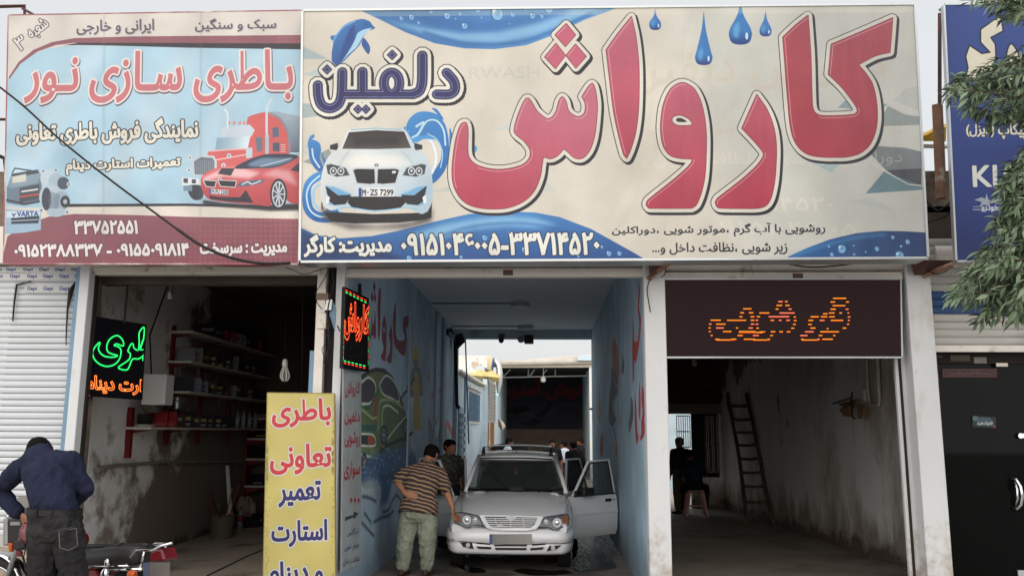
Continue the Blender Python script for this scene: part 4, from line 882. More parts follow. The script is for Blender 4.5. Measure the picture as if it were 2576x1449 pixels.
# wave crests round the white car
def wave(pts, col, a_=1.0, grad=None): c.fill(pts, col, a_, 0, grad, sm=True)
wave([(612, 740), (604, 690), (622, 640), (664, 606), (716, 600), (770, 616), (812, 664), (832, 740), (836, 830), (820, 900), (790, 950), (748, 985), (744, 940), (790, 860), (792, 790), (772, 760), (740, 735), (690, 735), (655, 760), (640, 790), (625, 800)], (64, 138, 202), grad=((40, 104, 172), (640, 620), (820, 900)))
wave([(742, 582), (770, 588), (806, 640), (790, 640), (765, 606)], (52, 120, 188)); wave([(838, 690), (852, 720), (850, 790), (840, 800)], (52, 120, 188))
c.line([(690, 690), (720, 650), (770, 650), (806, 700), (816, 780)], 5, (206, 228, 242), sm=True); c.line([(700, 735), (740, 760), (765, 830), (760, 890), (745, 930)], 7, (220, 234, 244), sm=True); c.line([(660, 680), (700, 660), (670, 720), (640, 740)], 8, (190, 218, 236), sm=True); c.line([(720, 720), (770, 750), (800, 820), (790, 900)], 4, (160, 200, 230), sm=True)
wave([(612, 800), (622, 760), (660, 735), (720, 728), (760, 750), (700, 748), (664, 770), (650, 800)], (76, 150, 210))
for x, y, r_ in [(600, 690, 9), (618, 706, 6), (590, 720, 5), (605, 745, 6), (598, 770, 5), (618, 815, 5), (606, 822, 4), (626, 826, 4), (970, 800, 17), (962, 790, 12)]: c.ell((x, y), (r_, r_*1.2), (86, 156, 212))
wave([(76, 770), (88, 735), (110, 722), (112, 738), (98, 750), (110, 752), (140, 770), (148, 810), (140, 850), (164, 905), (182, 925), (150, 930), (110, 900), (86, 850), (80, 800)], (66, 136, 198), grad=((44, 100, 166), (90, 740), (150, 920)))
c.line([(100, 800), (108, 850), (140, 900)], 5, (206, 226, 240), sm=True); wave([(152, 818), (166, 850), (190, 880), (170, 886), (154, 850)], (60, 120, 180))
wave([(150, 920), (100, 940), (62, 980), (48, 1040), (50, 1110), (75, 1160), (120, 1190), (180, 1196), (236, 1185), (248, 1160), (240, 1130), (205, 1100), (160, 1140), (110, 1120), (95, 1060), (100, 1000), (150, 960)], (70, 144, 206), grad=((36, 96, 164), (90, 930), (180, 1190)))
c.line([(140, 945), (90, 990), (70, 1050), (90, 1130), (150, 1165), (230, 1150)], 5, (206, 228, 242), sm=True); c.line([(150, 985), (112, 1020), (108, 1080), (130, 1120)], 8, (150, 200, 232), sm=True); c.line([(110, 1170), (170, 1180), (240, 1160)], 4, (30, 76, 140), sm=True)
for x, y, r_ in [(212, 1112, 7), (228, 1122, 6), (240, 1110, 4), (248, 1136, 6), (72, 790, 5), (66, 820, 5), (80, 830, 4)]: c.ell((x, y), (r_, r_), (150, 196, 226))
# white car, front view
c.fill([(150, 1105), (260, 1195), (450, 1215), (640, 1195), (745, 1120), (740, 1190), (600, 1225), (300, 1228), (160, 1180)], (70, 66, 72), .9, 8)
c.fill([(150, 1040), (160, 1140), (240, 1140), (430, 1150), (640, 1145), (720, 1140), (745, 1080), (740, 1170), (690, 1182), (560, 1196), (330, 1200), (200, 1190), (150, 1120)], (30, 30, 34))
c.fill([(248, 790), (290, 705), (330, 690), (440, 684), (560, 690), (604, 702), (650, 780), (700, 830), (735, 900), (748, 1000), (740, 1100), (690, 1150), (610, 1110), (440, 1136), (280, 1110), (200, 1130), (150, 1080), (146, 980), (160, 900), (196, 830)], (214, 218, 218), sm=True, grad=((176, 198, 212), (300, 800), (740, 1120)))
c.fill([(250, 880), (330, 830), (560, 830), (640, 880), (560, 900), (330, 900)], (232, 230, 224), .8, 8); c.fill([(170, 1000), (240, 1010), (320, 1040), (300, 1100), (200, 1100)], (150, 196, 226), .6, 9); c.fill([(740, 1000), (650, 1010), (570, 1040), (600, 1100), (700, 1100)], (150, 196, 226), .6, 9)
c.line([(300, 810), (250, 880), (230, 950)], 3.5, (170, 182, 190), .8, 2, sm=True); c.line([(580, 810), (640, 880), (660, 950)], 3.5, (170, 182, 190), .8, 2, sm=True)
c.fill([(262, 800), (298, 712), (440, 700), (594, 708), (632, 796), (440, 802)], (46, 42, 44), grad=((84, 78, 76), (440, 700), (440, 800))); c.line([(310, 698), (440, 690), (580, 698)], 4, (150, 176, 190)); c.fill([(330, 740), (560, 735), (580, 780), (320, 785)], (30, 28, 30), .6, 8)
for s_ in (1, -1):
    f_ = lambda x: x if s_ == 1 else 888-x
    c.fill([(f_(196), 780), (f_(236), 764), (f_(240), 790), (f_(232), 808), (f_(196), 802)], (44, 44, 50)); c.line([(f_(200), 776), (f_(234), 766)], 4, (200, 206, 210))
    c.fill([(f_(176), 888), (f_(200), 882), (f_(280), 904), (f_(300), 942), (f_(230), 950), (f_(184), 934)], (66, 70, 78)); c.line([(f_(176), 888), (f_(200), 882), (f_(280), 904), (f_(300), 942)], 2.5, (110, 116, 124))
    for x in (214, 254): c.ell((f_(x), 920), (19, 22), (222, 226, 230)); c.ell((f_(x), 920), (14, 16), (58, 64, 74)); c.ell((f_(x), 918), (6, 8), (206, 214, 220))
    c.fill([(f_(320), 912), (f_(340), 906), (f_(436), 908), (f_(440), 985), (f_(410), 990), (f_(340), 984)], (190, 196, 200), grow=3, sm=False); c.fill([(f_(322), 914), (f_(342), 908), (f_(434), 910), (f_(438), 984), (f_(410), 988), (f_(342), 982)], (28, 27, 30))
    for k in range(8): c.line([(f_(340+k*13), 914), (f_(344+k*13), 980)], 1.3, (62, 62, 68))
    c.fill([(f_(172), 1000), (f_(220), 1005), (f_(310), 1045), (f_(280), 1098), (f_(220), 1104), (f_(186), 1096)], (112, 170, 214), .9, 1); c.fill([(f_(172), 998), (f_(240), 1050), (f_(310), 1046), (f_(280), 1096), (f_(220), 1102), (f_(190), 1080)], (40, 40, 46)); c.fill([(f_(176), 1045), (f_(196), 1060), (f_(188), 1094), (f_(174), 1090)], (232, 236, 238))
c.fill([(300, 1056), (590, 1056), (602, 1090), (570, 1120), (440, 1130), (320, 1120), (290, 1090)], (34, 33, 36)); c.line([(292, 1092), (320, 1122), (440, 1133), (570, 1122), (604, 1092)], 3, (206, 212, 216), sm=True); c.line([(230, 1122), (300, 1112), (440, 1136), (600, 1114), (660, 1126)], 3, (120, 190, 230))
c.ell((446, 888), (14, 10), (220, 222, 224)); c.ell((446, 888), (11, 8), (70, 78, 92)); c.ell((446, 888), (6, 4), (190, 205, 220)); c.fill([(530, 918), (552, 918), (548, 932), (528, 932)], (210, 210, 214))
c.fill([(350, 1010), (540, 1010), (540, 1056), (350, 1056)], (224, 224, 222)); c.fill([(350, 1010), (366, 1010), (366, 1056), (350, 1056)], (42, 66, 150)); c.text('M', (370, 1018, 388, 1050), [(.6, (44, 44, 52))], rtl=False); c.text('ZS 7299', (412, 1018, 536, 1050), [(.6, (44, 44, 52))], rtl=False); c.ell((400, 1034), (6, 7), (120, 170, 210))
# navy word
NV = (40, 40, 92); INL = (150, 152, 180)
parts = [([(130, 458), (134, 520), (152, 566), (195, 584), (240, 562), (258, 510), (262, 388)], 48), ([(262, 508), (640, 508)], 46), ([(370, 388), (370, 500)], 50), ([(692, 300), (691, 440), (676, 490), (640, 508)], 50), ([(822, 392), (862, 440), (866, 486), (838, 508), (770, 508)], 48)]
ringp = [(527+42*math.cos(t), 448+58*math.sin(t)) for t in np.linspace(0, 2*math.pi, 17)]
parts.append((ringp, 46))
dia = lambda x, y, r_: [(x, y-r_), (x+r_, y), (x, y+r_), (x-r_, y)]
dots = [(180, 375, 27), (530, 297, 28), (346, 588, 25), (389, 588, 25)]
TX = .46819*330/270.0*.98
def navy(extra, col, shift=(0, 0)):
    k = cB.__defaults__
    for p_, w_ in parts: c.line(p_, max(1, (w_+extra*2)*tpx), col, 1, 0, sm=True, shift=shift)
    for x, y, r_ in dots: c.fill(dia(x, y, r_*.9), col, grow=max(0.01, extra*tpx), shift=shift) if extra >= 0 else c.fill(dia(x, y, max(4, r_+extra*1.4)), col, shift=shift)
m0, m1 = c._map(np.array([[200., 300., 700., 300.]]))[0][[0, 2]]; tpx = (m1-m0)/500.
navy(30, (34, 33, 44), (7, 8)); navy(27, (34, 33, 44)); navy(22, (222, 218, 206)); navy(4, (70, 70, 96)); navy(0, NV); navy(-7, INL); navy(-9.5, NV)
# red letters
def big(pts, hard=(), holes=(), g1=(190, 98, 118), g2=(176, 58, 78), gr=((0, 0), (0, 1000))):
    k = tpx
    c.fill(pts, (32, 32, 42), grow=27*k, shift=(9, 10), sm=True, hard=hard); c.fill(pts, (32, 32, 42), grow=26*k, sm=True, hard=hard)
    c.fill(pts, (216, 210, 198), grow=22*k, sm=True, hard=hard); c.fill(pts, (112, 40, 58), grow=3.2*k, sm=True, hard=hard, holes=holes if False else ())
    c.fill(pts, g1, sm=True, hard=hard, grad=(g2, gr[0], gr[1]))
    p = smooth(pts, True, hard=hard); cen = p.mean(0)
    nx = np.roll(p, -1, 0)-np.roll(p, 1, 0); nn = np.stack([-nx[:, 1], nx[:, 0]], 1); nn /= np.linalg.norm(nn, axis=1, keepdims=True)+1e-9
    A = np.sum(p[:, 0]*np.roll(p, -1, 0)[:, 1]-np.roll(p, -1, 0)[:, 0]*p[:, 1])
    if A < 0: nn = -nn
    inn = p+nn*10                                     # just inside
    vis = (nn[:, 0]*.7+nn[:, 1]*.7) > .35             # upper left facing edges catch a printed light line
    i = 0; m = len(p)
    idx = [j for j in range(m)]
    st = next((j for j in range(m) if not vis[j]), 0); run = []
    for j in [(st+q_) % m for q_ in range(m+1)]:
        if vis[j]: run.append(inn[j])
        else:
            if len(run) > 4: c.line(np.array(run), 1.6, (232, 196, 198), .85)
            run = []
c.q = cB
big([(925, 660), (898, 672), (872, 750), (857, 850), (852, 930), (862, 1000), (895, 1062), (940, 1098), (1000, 1116), (1070, 1122), (1150, 1116), (1230, 1085), (1290, 1030), (1325, 950), (1336, 880), (1345, 845), (1380, 853), (1420, 835), (1451, 800), (1472, 815), (1510, 848), (1552, 850), (1590, 810), (1615, 740), (1628, 640), (1630, 540), (1605, 450), (1550, 520), (1568, 560), (1563, 608), (1535, 628), (1500, 618), (1475, 590), (1463, 545), (1443, 522), (1425, 545), (1413, 595), (1390, 630), (1360, 638), (1310, 600), (1250, 530), (1185, 700), (1240, 760), (1270, 805), (1267, 850), (1225, 888), (1130, 910), (1040, 905), (970, 878), (938, 830), (937, 700)], hard=(18, 27+0, 35, 36), g1=(192, 104, 124), g2=(180, 62, 84), gr=((1200, 550), (1000, 1120)))
for q_ in ([(1465, 130), (1515, 190), (1460, 252), (1405, 190)], [(1410, 235), (1461, 300), (1407, 370), (1350, 308)], [(1515, 240), (1572, 305), (1517, 367), (1464, 300)]):
    c.fill(q_, (32, 32, 42), grow=28*tpx, shift=(9, 10)); c.fill(q_, (32, 32, 42), grow=25*tpx)
for q_ in ([(1465, 130), (1515, 190), (1460, 252), (1405, 190)], [(1410, 235), (1461, 300), (1407, 370), (1350, 308)], [(1515, 240), (1572, 305), (1517, 367), (1464, 300)]): c.fill(q_, (216, 210, 198), grow=21*tpx)
for q_ in ([(1465, 130), (1515, 190), (1460, 252), (1405, 190)], [(1410, 235), (1461, 300), (1407, 370), (1350, 308)], [(1515, 240), (1572, 305), (1517, 367), (1464, 300)]):
    c.fill(q_, (112, 40, 58), grow=2); c.fill(q_, (190, 92, 114)); a0 = np.array(q_, float); c.line([a0[0]+(0, 12), a0[3]+(12, 0)], 1.6, (232, 196, 198), .85)
c.q = cC
big([(91, 92), (115, 200), (130, 340), (132, 480), (127, 610), (112, 720), (85, 810), (66, 850), (50, 830), (21, 720), (-4, 600), (-24, 440), (-44, 270), (20, 180)], hard=(0, 7, 12), g1=(190, 100, 120), g2=(178, 64, 86), gr=((60, 100), (60, 840)))
big([(250, 650), (264, 560), (300, 482), (345, 450), (380, 448), (430, 480), (468, 560), (490, 680), (493, 810), (485, 950), (465, 1040), (440, 1100), (415, 1118), (300, 1119), (185, 1118), (172, 1100), (180, 1076), (300, 980), (380, 912), (415, 872), (417, 855), (350, 850), (300, 835), (265, 790), (250, 720)], hard=(12, 14, 20), g1=(186, 92, 112), g2=(176, 56, 78), gr=((350, 450), (350, 1110)))
hole = [(318, 655), (318, 635), (345, 625), (375, 632), (402, 650), (410, 668), (345, 670)]
c.fill(hole, (110, 46, 60), grow=7*tpx, sm=True); c.fill(hole, (216, 210, 198), grow=3*tpx, sm=True); c.fill([(333, 650), (335, 638), (360, 636), (388, 655), (345, 656)], (32, 32, 42), sm=True)
big([(765, 510), (725, 600), (685, 690), (760, 770), (798, 818), (800, 840), (770, 885), (690, 960), (555, 1065), (543, 1085), (548, 1105), (565, 1117), (680, 1119), (770, 1118), (815, 1103), (842, 1060), (862, 960), (870, 800), (857, 690), (820, 590)], hard=(0, 2, 9), g1=(182, 82, 102), g2=(174, 54, 76), gr=((780, 520), (700, 1110)))
big([(1040, 85), (970, 140), (905, 202), (915, 330), (930, 520), (943, 660), (962, 745), (1000, 803), (1050, 833), (1120, 844), (1185, 845), (1250, 843), (1320, 823), (1370, 780), (1400, 715), (1412, 635), (1407, 540), (1385, 450), (1345, 388), (1311, 350), (1400, 303), (1480, 283), (1488, 190), (1495, 98), (1330, 170), (1165, 240), (1150, 402), (1225, 475), (1290, 560), (1306, 595), (1290, 614), (1250, 620), (1180, 623), (1110, 622), (1076, 603), (1063, 560), (1055, 300)], hard=(0, 2, 19, 21, 23, 25, 26), g1=(168, 62, 76), g2=(170, 46, 64), gr=((1000, 100), (1300, 840)))
# drops at the top
for x, y0, y1, r_ in [(219, 46, 164, 32), (480, 58, 352, 47), (677, -10, 242, 62), (812, 56, 198, 33)]:
    pts = [(x, y0), (x+r_*.25, y0+(y1-y0)*.35), (x+r_*.85, y1-r_*1.5), (x+r_, y1-r_*.9), (x+r_*.75, y1-r_*.2), (x, y1), (x-r_*.75, y1-r_*.2), (x-r_, y1-r_*.9), (x-r_*.85, y1-r_*1.5), (x-r_*.25, y0+(y1-y0)*.35)]
    c.fill(pts, (48, 116, 182), sm=True, hard=(0,), grad=((28, 52, 120), (x, y1-r_*1.2), (x, y1))); c.fill([(x-r_*.5, y1-r_*1.7), (x-r_*.1, y1-r_*1.9), (x-r_*.2, y1-r_*.6), (x-r_*.65, y1-r_*.8)], (96, 168, 218), .8, 4, sm=True); c.ell((x+r_*.55, y1-r_*.75), (r_*.13, r_*.32), (196, 222, 240))
# small writing and the blue corner
c.fill([(930, 1380), (1040, 1330), (1160, 1285), (1300, 1252), (1440, 1240), (1560, 1242), (1700, 1250), (1700, 1400), (930, 1400)], (38, 92, 152), sm=False, grad=((26, 48, 96), (1000, 1380), (1600, 1260)))
c.line([(960, 1376), (1100, 1325), (1300, 1275), (1450, 1260)], 10, (70, 140, 196), .6, 5, sm=True)
drops([(1220, 1335, 26), (1410, 1336, 14), (1495, 1274, 11), (1575, 1298, 14), (1540, 1322, 8), (1168, 1366, 12), (1152, 1322, 8), (1288, 1366, 7), (1530, 1372, 28), (1350, 1352, 6), (1285, 1318, 6)])
c.text('روشویی با آب گرم ،موتور شویی ،دوراکلین', [(-12, 1212), (1132, 1192), (1132, 1268), (-12, 1272)], [(.8, (44, 42, 56))]); c.text('زیر شویی ،نظافت داخل و...', [(204, 1306), (928, 1298), (928, 1366), (204, 1368)], [(.8, (44, 42, 56))])
c.q = cB
c.text('۰۹۱۵۱۰۴۶۰۰۵-۳۳۷۱۴۵۲۰', [(580, 1252), (1640, 1246), (1640, 1366), (580, 1370)], [(5.5, (34, 36, 56)), (2.4, (226, 226, 218))], rtl=False, off=.008)
c.text('مدیریت: کارگر', [(58, 1262), (524, 1262), (524, 1374), (58, 1378)], [(5.5, (34, 36, 56)), (2.4, (226, 226, 218))], off=.01)
# folded strip along the top
c.q = lambda p: p
c.q = cC; c.fill([(900, -40), (1800, -40), (1800, 1500), (1250, 1500)], (110, 112, 114), .20, 120); c.q = lambda p: p  # soft grey veil: tree shade painted over the right side
c.fill([(764, 30), (2298, 14), (2300, 32), (764, 44)], (222, 214, 198), .28)
mottle(c, .045, 60)
pr = imgmat('car wash sign print', c.image('car_wash_sign'), rough=.45, wrinkle=.05, var=.07)
printed('panel', P2, (pr, m_signback), (0, .02, 0), s2)
frame(s2, P2, m_alu, w=.022, d=.24, out=.01)
# ------------------------------------------------------------------ blue sign on the right
cD = crop(2600, 0, 400, 580); YS3 = 8.0
P3 = Plane([atY(2377, 14, YS3), atY(2720, 10, YS3), atY(2755, 652, YS3), atY(2408, 655, YS3)])
s3 = empty('blue_workshop_sign', tuple(atY(2500, 655, YS3+.1)), 'dark blue sign with cream lettering partly hidden by the tree', 'sign')
c = P3.canvas(300, (40, 58, 118)); c.q = cD
c.fill([(240, 0), (800, 0), (800, 560), (270, 560)], (50, 74, 142), .8, 60); c.fill([(270, 900), (800, 900), (800, 1200), (290, 1200)], (30, 44, 96), .7, 50)
kaf = [(480, 70), (398, 128), (398, 180), (440, 225), (400, 232), (350, 198), (335, 240), (345, 290), (325, 345), (400, 330), (440, 300), (458, 240), (455, 190), (435, 160), (488, 132)]
c.fill(kaf, (22, 24, 40), grow=4); c.fill(kaf, (214, 208, 190)); r2 = [(525, 190), (555, 235), (560, 280), (530, 340), (470, 370), (500, 310), (520, 260), (508, 235)]; c.fill(r2, (22, 24, 40), grow=4, sm=True); c.fill(r2, (214, 208, 190), sm=True)
c.text('مکانیکی پیکاپ (دیزل)', [(335, 530), (760, 520), (760, 600), (335, 585)], [(2.4, (20, 22, 40)), (1.2, (214, 208, 190))])
c.text('KIA', [(362, 706), (560, 700), (560, 790), (366, 792)], [(3.4, (20, 24, 40)), (2.2, (206, 208, 206))], rtl=False)
c.fill([(368, 850), (400, 838), (415, 845), (420, 822), (430, 850), (480, 842), (500, 870), (440, 862), (430, 876), (410, 870), (390, 880), (400, 858)], (150, 156, 170)); c.line([(364, 878), (480, 880)], 2, (150, 156, 170)); c.line([(364, 890), (500, 892)], 3.2, (150, 156, 170)); c.text('خودرو', (400, 872, 470, 900), [(.6, (200, 200, 206))])
mottle(c, .04)
printed('panel', P3, (imgmat('blue sign print', c.image('blue_sign'), rough=.5, bump=.1), m_signback), (0, .02, 0), s3); frame(s3, P3, m_alu, w=.018, d=.05, out=.006)
# ------------------------------------------------------------------ yellow standing sign
cY = crop(450, 1180, 550, 1572); cY2 = crop(450, 760, 550, 1594); YY = 8.25
zt, zb_ = atY(675, 988, YY).z, .12
P4 = Plane([atY(673, 988, YY), atY(840, 990, YY), Vector((atY(845, 1449, YY).x, YY, zb_)), Vector((atY(664, 1449, YY).x, YY, zb_))])
s4 = empty('yellow_standing_sign', tuple(Vector((atY(755, 1449, YY).x, YY, 0))), 'tall narrow yellow board with red and navy words standing before the pillar', 'sign')
c = P4.canvas(420, (200, 186, 112)); c.q = cY2
def words(t, quad, col): c.text(t, quad, [(8, (150, 170, 190)), (6.6, (222, 212, 196)), (2.0, col)], off=.012)
words('باطری', [(1008, 1190), (1500, 1178), (1505, 1415), (1008, 1425)], (196, 62, 70)); c.q = cY
words('تعاونی', [(978, 345), (1486, 340), (1486, 590), (978, 598)], (196, 62, 70)); NY = (48, 50, 106)
words('تعمیر', [(1048, 660), (1396, 650), (1396, 862), (1048, 870)], NY); words('استارت', [(990, 990), (1450, 972), (1450, 1195), (990, 1204)], NY); words('و دینام', [(970, 1330), (1415, 1318), (1415, 1570), (970, 1575)], NY)
for _ in range(170):                                    # dirt along the edges
    s_ = rng.random() < .5; y = rng.uniform(-20, 1449); x = (938+abs(rng.normal(0, 16)) if s_ else 1508-abs(rng.normal(0, 8))); c.ell((x, y), (rng.uniform(1.5, 5), rng.uniform(2, 12)), (96, 84, 40), .35, 1)
for y in (330, 420, 480, 560): c.ell((1500, y), (8, 26), (60, 50, 30), .5, 2); c.ell((950, y+60), (7, 40), (90, 78, 40), .5, 2)
mottle(c, .04, 50)
printed('panel', P4, (imgmat('yellow sign print', c.image('yellow_sign'), rough=.55, bump=.1), m_signback), (0, .035, 0), s4)
frame(s4, P4, mat('tarnished brass edge', (140, 122, 74), rough=.6), w=.006, d=.035, out=.003)
q = MB(); q.box((P4.c[3].x+.05, YY, 0), (P4.c[3].x+.08, YY+.04, zb_)); q.build('leg', m_rust, s4); q = MB(); q.box((P4.c[2].x-.08, YY, 0), (P4.c[2].x-.05, YY+.04, zb_)); q.build('leg', m_rust, s4)
# ------------------------------------------------------------------ white board and LED boards of the tunnel
P5 = Plane([atX(864.4, 928, -1.985), atX(908.8, 941.4, -1.985), atX(908, 1414.5, -1.985), atX(858.8, 1438.8, -1.985)])
c = P5.canvas(420, (176, 182, 184)); c.q = c5
s5 = empty('white_price_board', tuple(P5.c[3]), 'narrow white board with red and blue words on the tunnel wall', 'sign')
R5 = (176, 40, 54)
c.text('کارواش', [(148, 1030), (272, 1045), (272, 1160), (148, 1172)], [(2.6, R5)]); c.text('دلفین', [(143, 1290), (272, 1295), (272, 1395), (143, 1400)], [(3.0, R5)])
c.q = c6
c.text('روشویی', [(148, 180), (280, 190), (280, 325), (148, 325)], [(2.6, R5)]); c.text('سواری', [(143, 450), (280, 450), (280, 590), (143, 610)], [(3.2, R5)])
for x in (205, 237, 268): c.fill([(x, 760-x*.0), (x+12, 785), (x, 815), (x-12, 790)], R5)
c.fill([(150, 935), (225, 915), (225, 885), (270, 900), (228, 955), (225, 935), (150, 970)], (30, 72, 76))
N5 = (44, 54, 110)
c.text('درآکلین', [(168, 1040), (268, 1020), (268, 1085), (168, 1105)], [(.9, N5)]); c.text('موتور شویی', [(145, 1175), (272, 1150), (272, 1205), (145, 1235)], [(.9, N5)]); c.text('نظافت داخل', [(135, 1300), (276, 1270), (276, 1325), (135, 1365)], [(.9, N5)])
mottle(c, .06, 40)
printed('panel', P5, (imgmat('white board print', c.image('white_board')), m_alu), (-.012, 0, 0), s5); q = MB(); q.tube([P5.c[0]+Vector((-.006, -.006, 0)), P5.c[3]+Vector((-.006, -.006, 0))], .009, 4); q.build('edge_strip', m_alu, s5)
def ledmat(name, img, strength):
    m = bpy.data.materials.new(name); m.use_nodes = True; N = m.node_tree.nodes; L = m.node_tree.links; b = N['Principled BSDF']
    b.inputs['Base Color'].default_value = (.004, .0035, .0037, 1); b.inputs['Roughness'].default_value = .8; b.inputs['Specular IOR Level'].default_value = .05
    ti = N.new('ShaderNodeTexImage'); ti.image = img; uv = N.new('ShaderNodeUVMap'); uv.uv_map = 'print'; L.new(uv.outputs[0], ti.inputs[0])
    L.new(ti.outputs[0], b.inputs['Emission Color']); b.inputs['Emission Strength'].default_value = strength; return m
def outline_text(c, t, quad, w_, col, glow=None, core=None, off=.0):
    ed, _ = text_edges(t, off); Q = np.array(quad, float)
    def bil(p): u = p[:, :1]; v = 1-p[:, 1:]; return (Q[0]*(1-u)+Q[1]*u)*(1-v)+(Q[3]*(1-u)+Q[2]*u)*v
    e = c._map(np.hstack([bil(ed[0][:, :2]), bil(ed[0][:, 2:])]))
    if glow: c.put(c.cover(fat(e, w_*1.3, 8)), glow, .5, 4)
    c.put(c.cover(fat(e, w_/2, 8)), col)
    if core: c.put(c.cover(fat(e, w_/4, 8)), core)
# red and green LED board
P6 = Plane([atX(868.8, 722, -1.94), atX(928, 750.3, -1.94), atX(928, 935.5, -1.94), atX(862.8, 926.5, -1.94)])
c = P6.canvas(420, (2, 2, 3)); c.q = c5
outline_text(c, 'کارواش', [(142, 335), (352, 400), (345, 700), (142, 680)], 6.0, (255, 40, 20), (120, 10, 6), (255, 120, 60), .03)
for (x0, y0), (x1, y1), n_ in [((150, 268), (340, 365), 6), ((136, 868), (330, 915), 6), ((346, 385), (344, 905), 5), ((142, 500), (133, 860), 4)]:
    for i in range(n_):
        for k, col in ((0, (255, 50, 30)), (1, (40, 220, 90))):
            t0 = (i+.5*k+.08)/n_; t1 = t0+.3/n_; sx = (8 if abs(x1-x0) < 30 else 0)*0; dy = (-9 if abs(x1-x0) > 30 and k == 0 else 9 if abs(x1-x0) > 30 else 0)
            if y0 > 800 and dy: dy = -dy
            if dy: t0 = (i+.1)/n_; t1 = t0+.55/n_
            c.line([(x0+(x1-x0)*t0, y0+(y1-y0)*t0+dy), (x0+(x1-x0)*t1, y0+(y1-y0)*t1+dy)], 5, col)
c.line([(180, 745), (245, 735), (245, 700), (305, 805), (245, 850), (245, 815), (180, 815)], 3, (20, 14, 16))
s6 = empty('led_arrow_board', tuple(P6.c[3]), 'black LED board with red word and red green dashed border in the tunnel mouth', 'sign')
printed('panel', P6, (ledmat('LED glow red green', c.image('led_small'), .85), m_blk), (-.035, 0, 0), s6)
q = MB(); q.tube([P6.c[0]+Vector((-.018, -.006, 0)), P6.c[3]+Vector((-.018, -.006, 0))], .012, 4); q.build('edge_strip', m_blk, s6)
q = MB(); q.tube([atX(905, 715, -1.98), atX(905, 745, -1.96)], .02, 6); q.build('cable_box', m_dark, s6)
# battery shop LED board: hangs across the shop's left side
c8 = crop(0, 750, 500, 1449)
tl, tr, br, bl = [c8([p])[0] for p in [(780, 505), (1232, 580), (1195, 1222), (714, 1188)]]
Yl, Yr = 8.72, 9.35
P7 = Plane([atY(*tl, Yl), atY(*tr, Yr), atY(*br, Yr), atY(*bl, Yl)])
c = P7.canvas(520, (2, 2, 3)); c.q = c8
G = (40, 255, 110)
for pts in [[(840, 735), (795, 790), (790, 850), (830, 905), (900, 935), (970, 920), (1015, 870), (1028, 800), (1005, 770), (970, 758), (990, 745), (1045, 762), (1044, 720), (1010, 680), (970, 680), (925, 715), (906, 770), (915, 810), (950, 830), (998, 845), (960, 858), (890, 850), (850, 820), (835, 780), (850, 740)],
            [(1110, 750), (1128, 745), (1136, 780), (1170, 797), (1180, 730), (1182, 650), (1222, 605), (1218, 690), (1190, 780), (1180, 790), (1225, 700), (1225, 800), (1210, 845), (1170, 872), (1120, 876), (1078, 962), (1010, 955), (1005, 940), (1090, 880), (1105, 830), (1085, 805)]]:
    c.line(pts, 13, (10, 90, 40), .6, 5, closed=True, sm=True); c.line(pts, 6.2, G, closed=True, sm=True)
for y0 in (840, 915): c.line([(1212, y0), (1206, y0+45)], 6, G)
c.line([(1205, 720), (1190, 800), (1218, 790)], 4, G)
outline_text(c, 'استارت دینام'[3:], [(738, 1008), (1200, 1050), (1190, 1200), (736, 1190)], 4.4, (255, 74, 24), (120, 20, 6), (255, 170, 80), .02)
s7 = empty('led_battery_board', tuple(P7.c[3]), 'black LED board glowing green and orange in the mouth of the battery shop', 'sign')
printed('panel', P7, (ledmat('LED glow green orange', c.image('led_battery'), .9), m_blk), (0, .04, 0), s7)
q = MB(); a_ = atY(313, 812, 8.95); q.tube([a_+Vector((0, 0, .9)), a_], .012, 6); q.build('hanger', m_wire, s7)
# large LED display over bay 3
Y8 = 8.46
P8 = Plane([atY(1672, 704, Y8), atY(2264, 704, Y8), atY(2267, 897, Y8), atY(1676, 897, Y8)])
c9 = crop(1900, 740, 800, 2576); c = P8.canvas(520, (34, 22, 23)); c.q = c9
segs = [(430, 1740, 1865), (465, 1715, 1762), (465, 1862, 1892), (499, 1735, 1858), (533, 1716, 1768), (533, 1858, 1888), (568, 1700, 1756), (568, 1876, 1894), (568, 1800, 1826), (576, 1645, 1690), (604, 1527, 1608), (604, 1625, 1688), (604, 1702, 1758), (606, 1878, 1906), (638, 1506, 1556), (638, 1614, 1662), (638, 1718, 1838), (638, 1880, 1900), (676, 1505, 1542), (674, 1872, 1893), (710, 1525, 1577), (710, 1830, 1866), (745, 1475, 1560), (745, 1618, 1798), (780, 1430, 1502), (780, 1604, 1642), (780, 1740, 1764), (815, 1438, 1464), (822, 1445, 1612), (815, 1590, 1616), (815, 1638, 1740), (716, 1680, 1700),
        (461, 1222, 1268), (461, 1286, 1314), (497, 1206, 1262), (497, 1290, 1332), (532, 1198, 1228), (532, 1320, 1350), (568, 1234, 1380), (568, 1044, 1142), (603, 1020, 1054), (603, 1132, 1328), (606, 1368, 1392), (637, 1008, 1036), (637, 1150, 1186), (637, 1228, 1256), (637, 1298, 1336), (640, 1370, 1398), (674, 1010, 1038), (676, 1362, 1390), (711, 1016, 1042), (711, 1345, 1376), (745, 1046, 1102), (745, 1152, 1198), (745, 1232, 1270), (745, 1302, 1340), (752, 850, 1080), (780, 984, 1042), (780, 1146, 1176), (815, 898, 1008), (822, 985, 1145), (815, 1120, 1148),
        (529, 892, 972), (566, 864, 902), (566, 945, 990), (604, 856, 888), (604, 962, 1000), (637, 740, 922), (637, 962, 1000), (636, 585, 684), (673, 568, 596), (673, 636, 728), (673, 964, 1000), (709, 566, 588), (709, 636, 712), (709, 824, 846), (709, 942, 986), (743, 568, 590), (743, 702, 784), (743, 852, 1012), (780, 586, 606), (780, 838, 890), (815, 626, 670), (822, 640, 812), (815, 775, 830)]
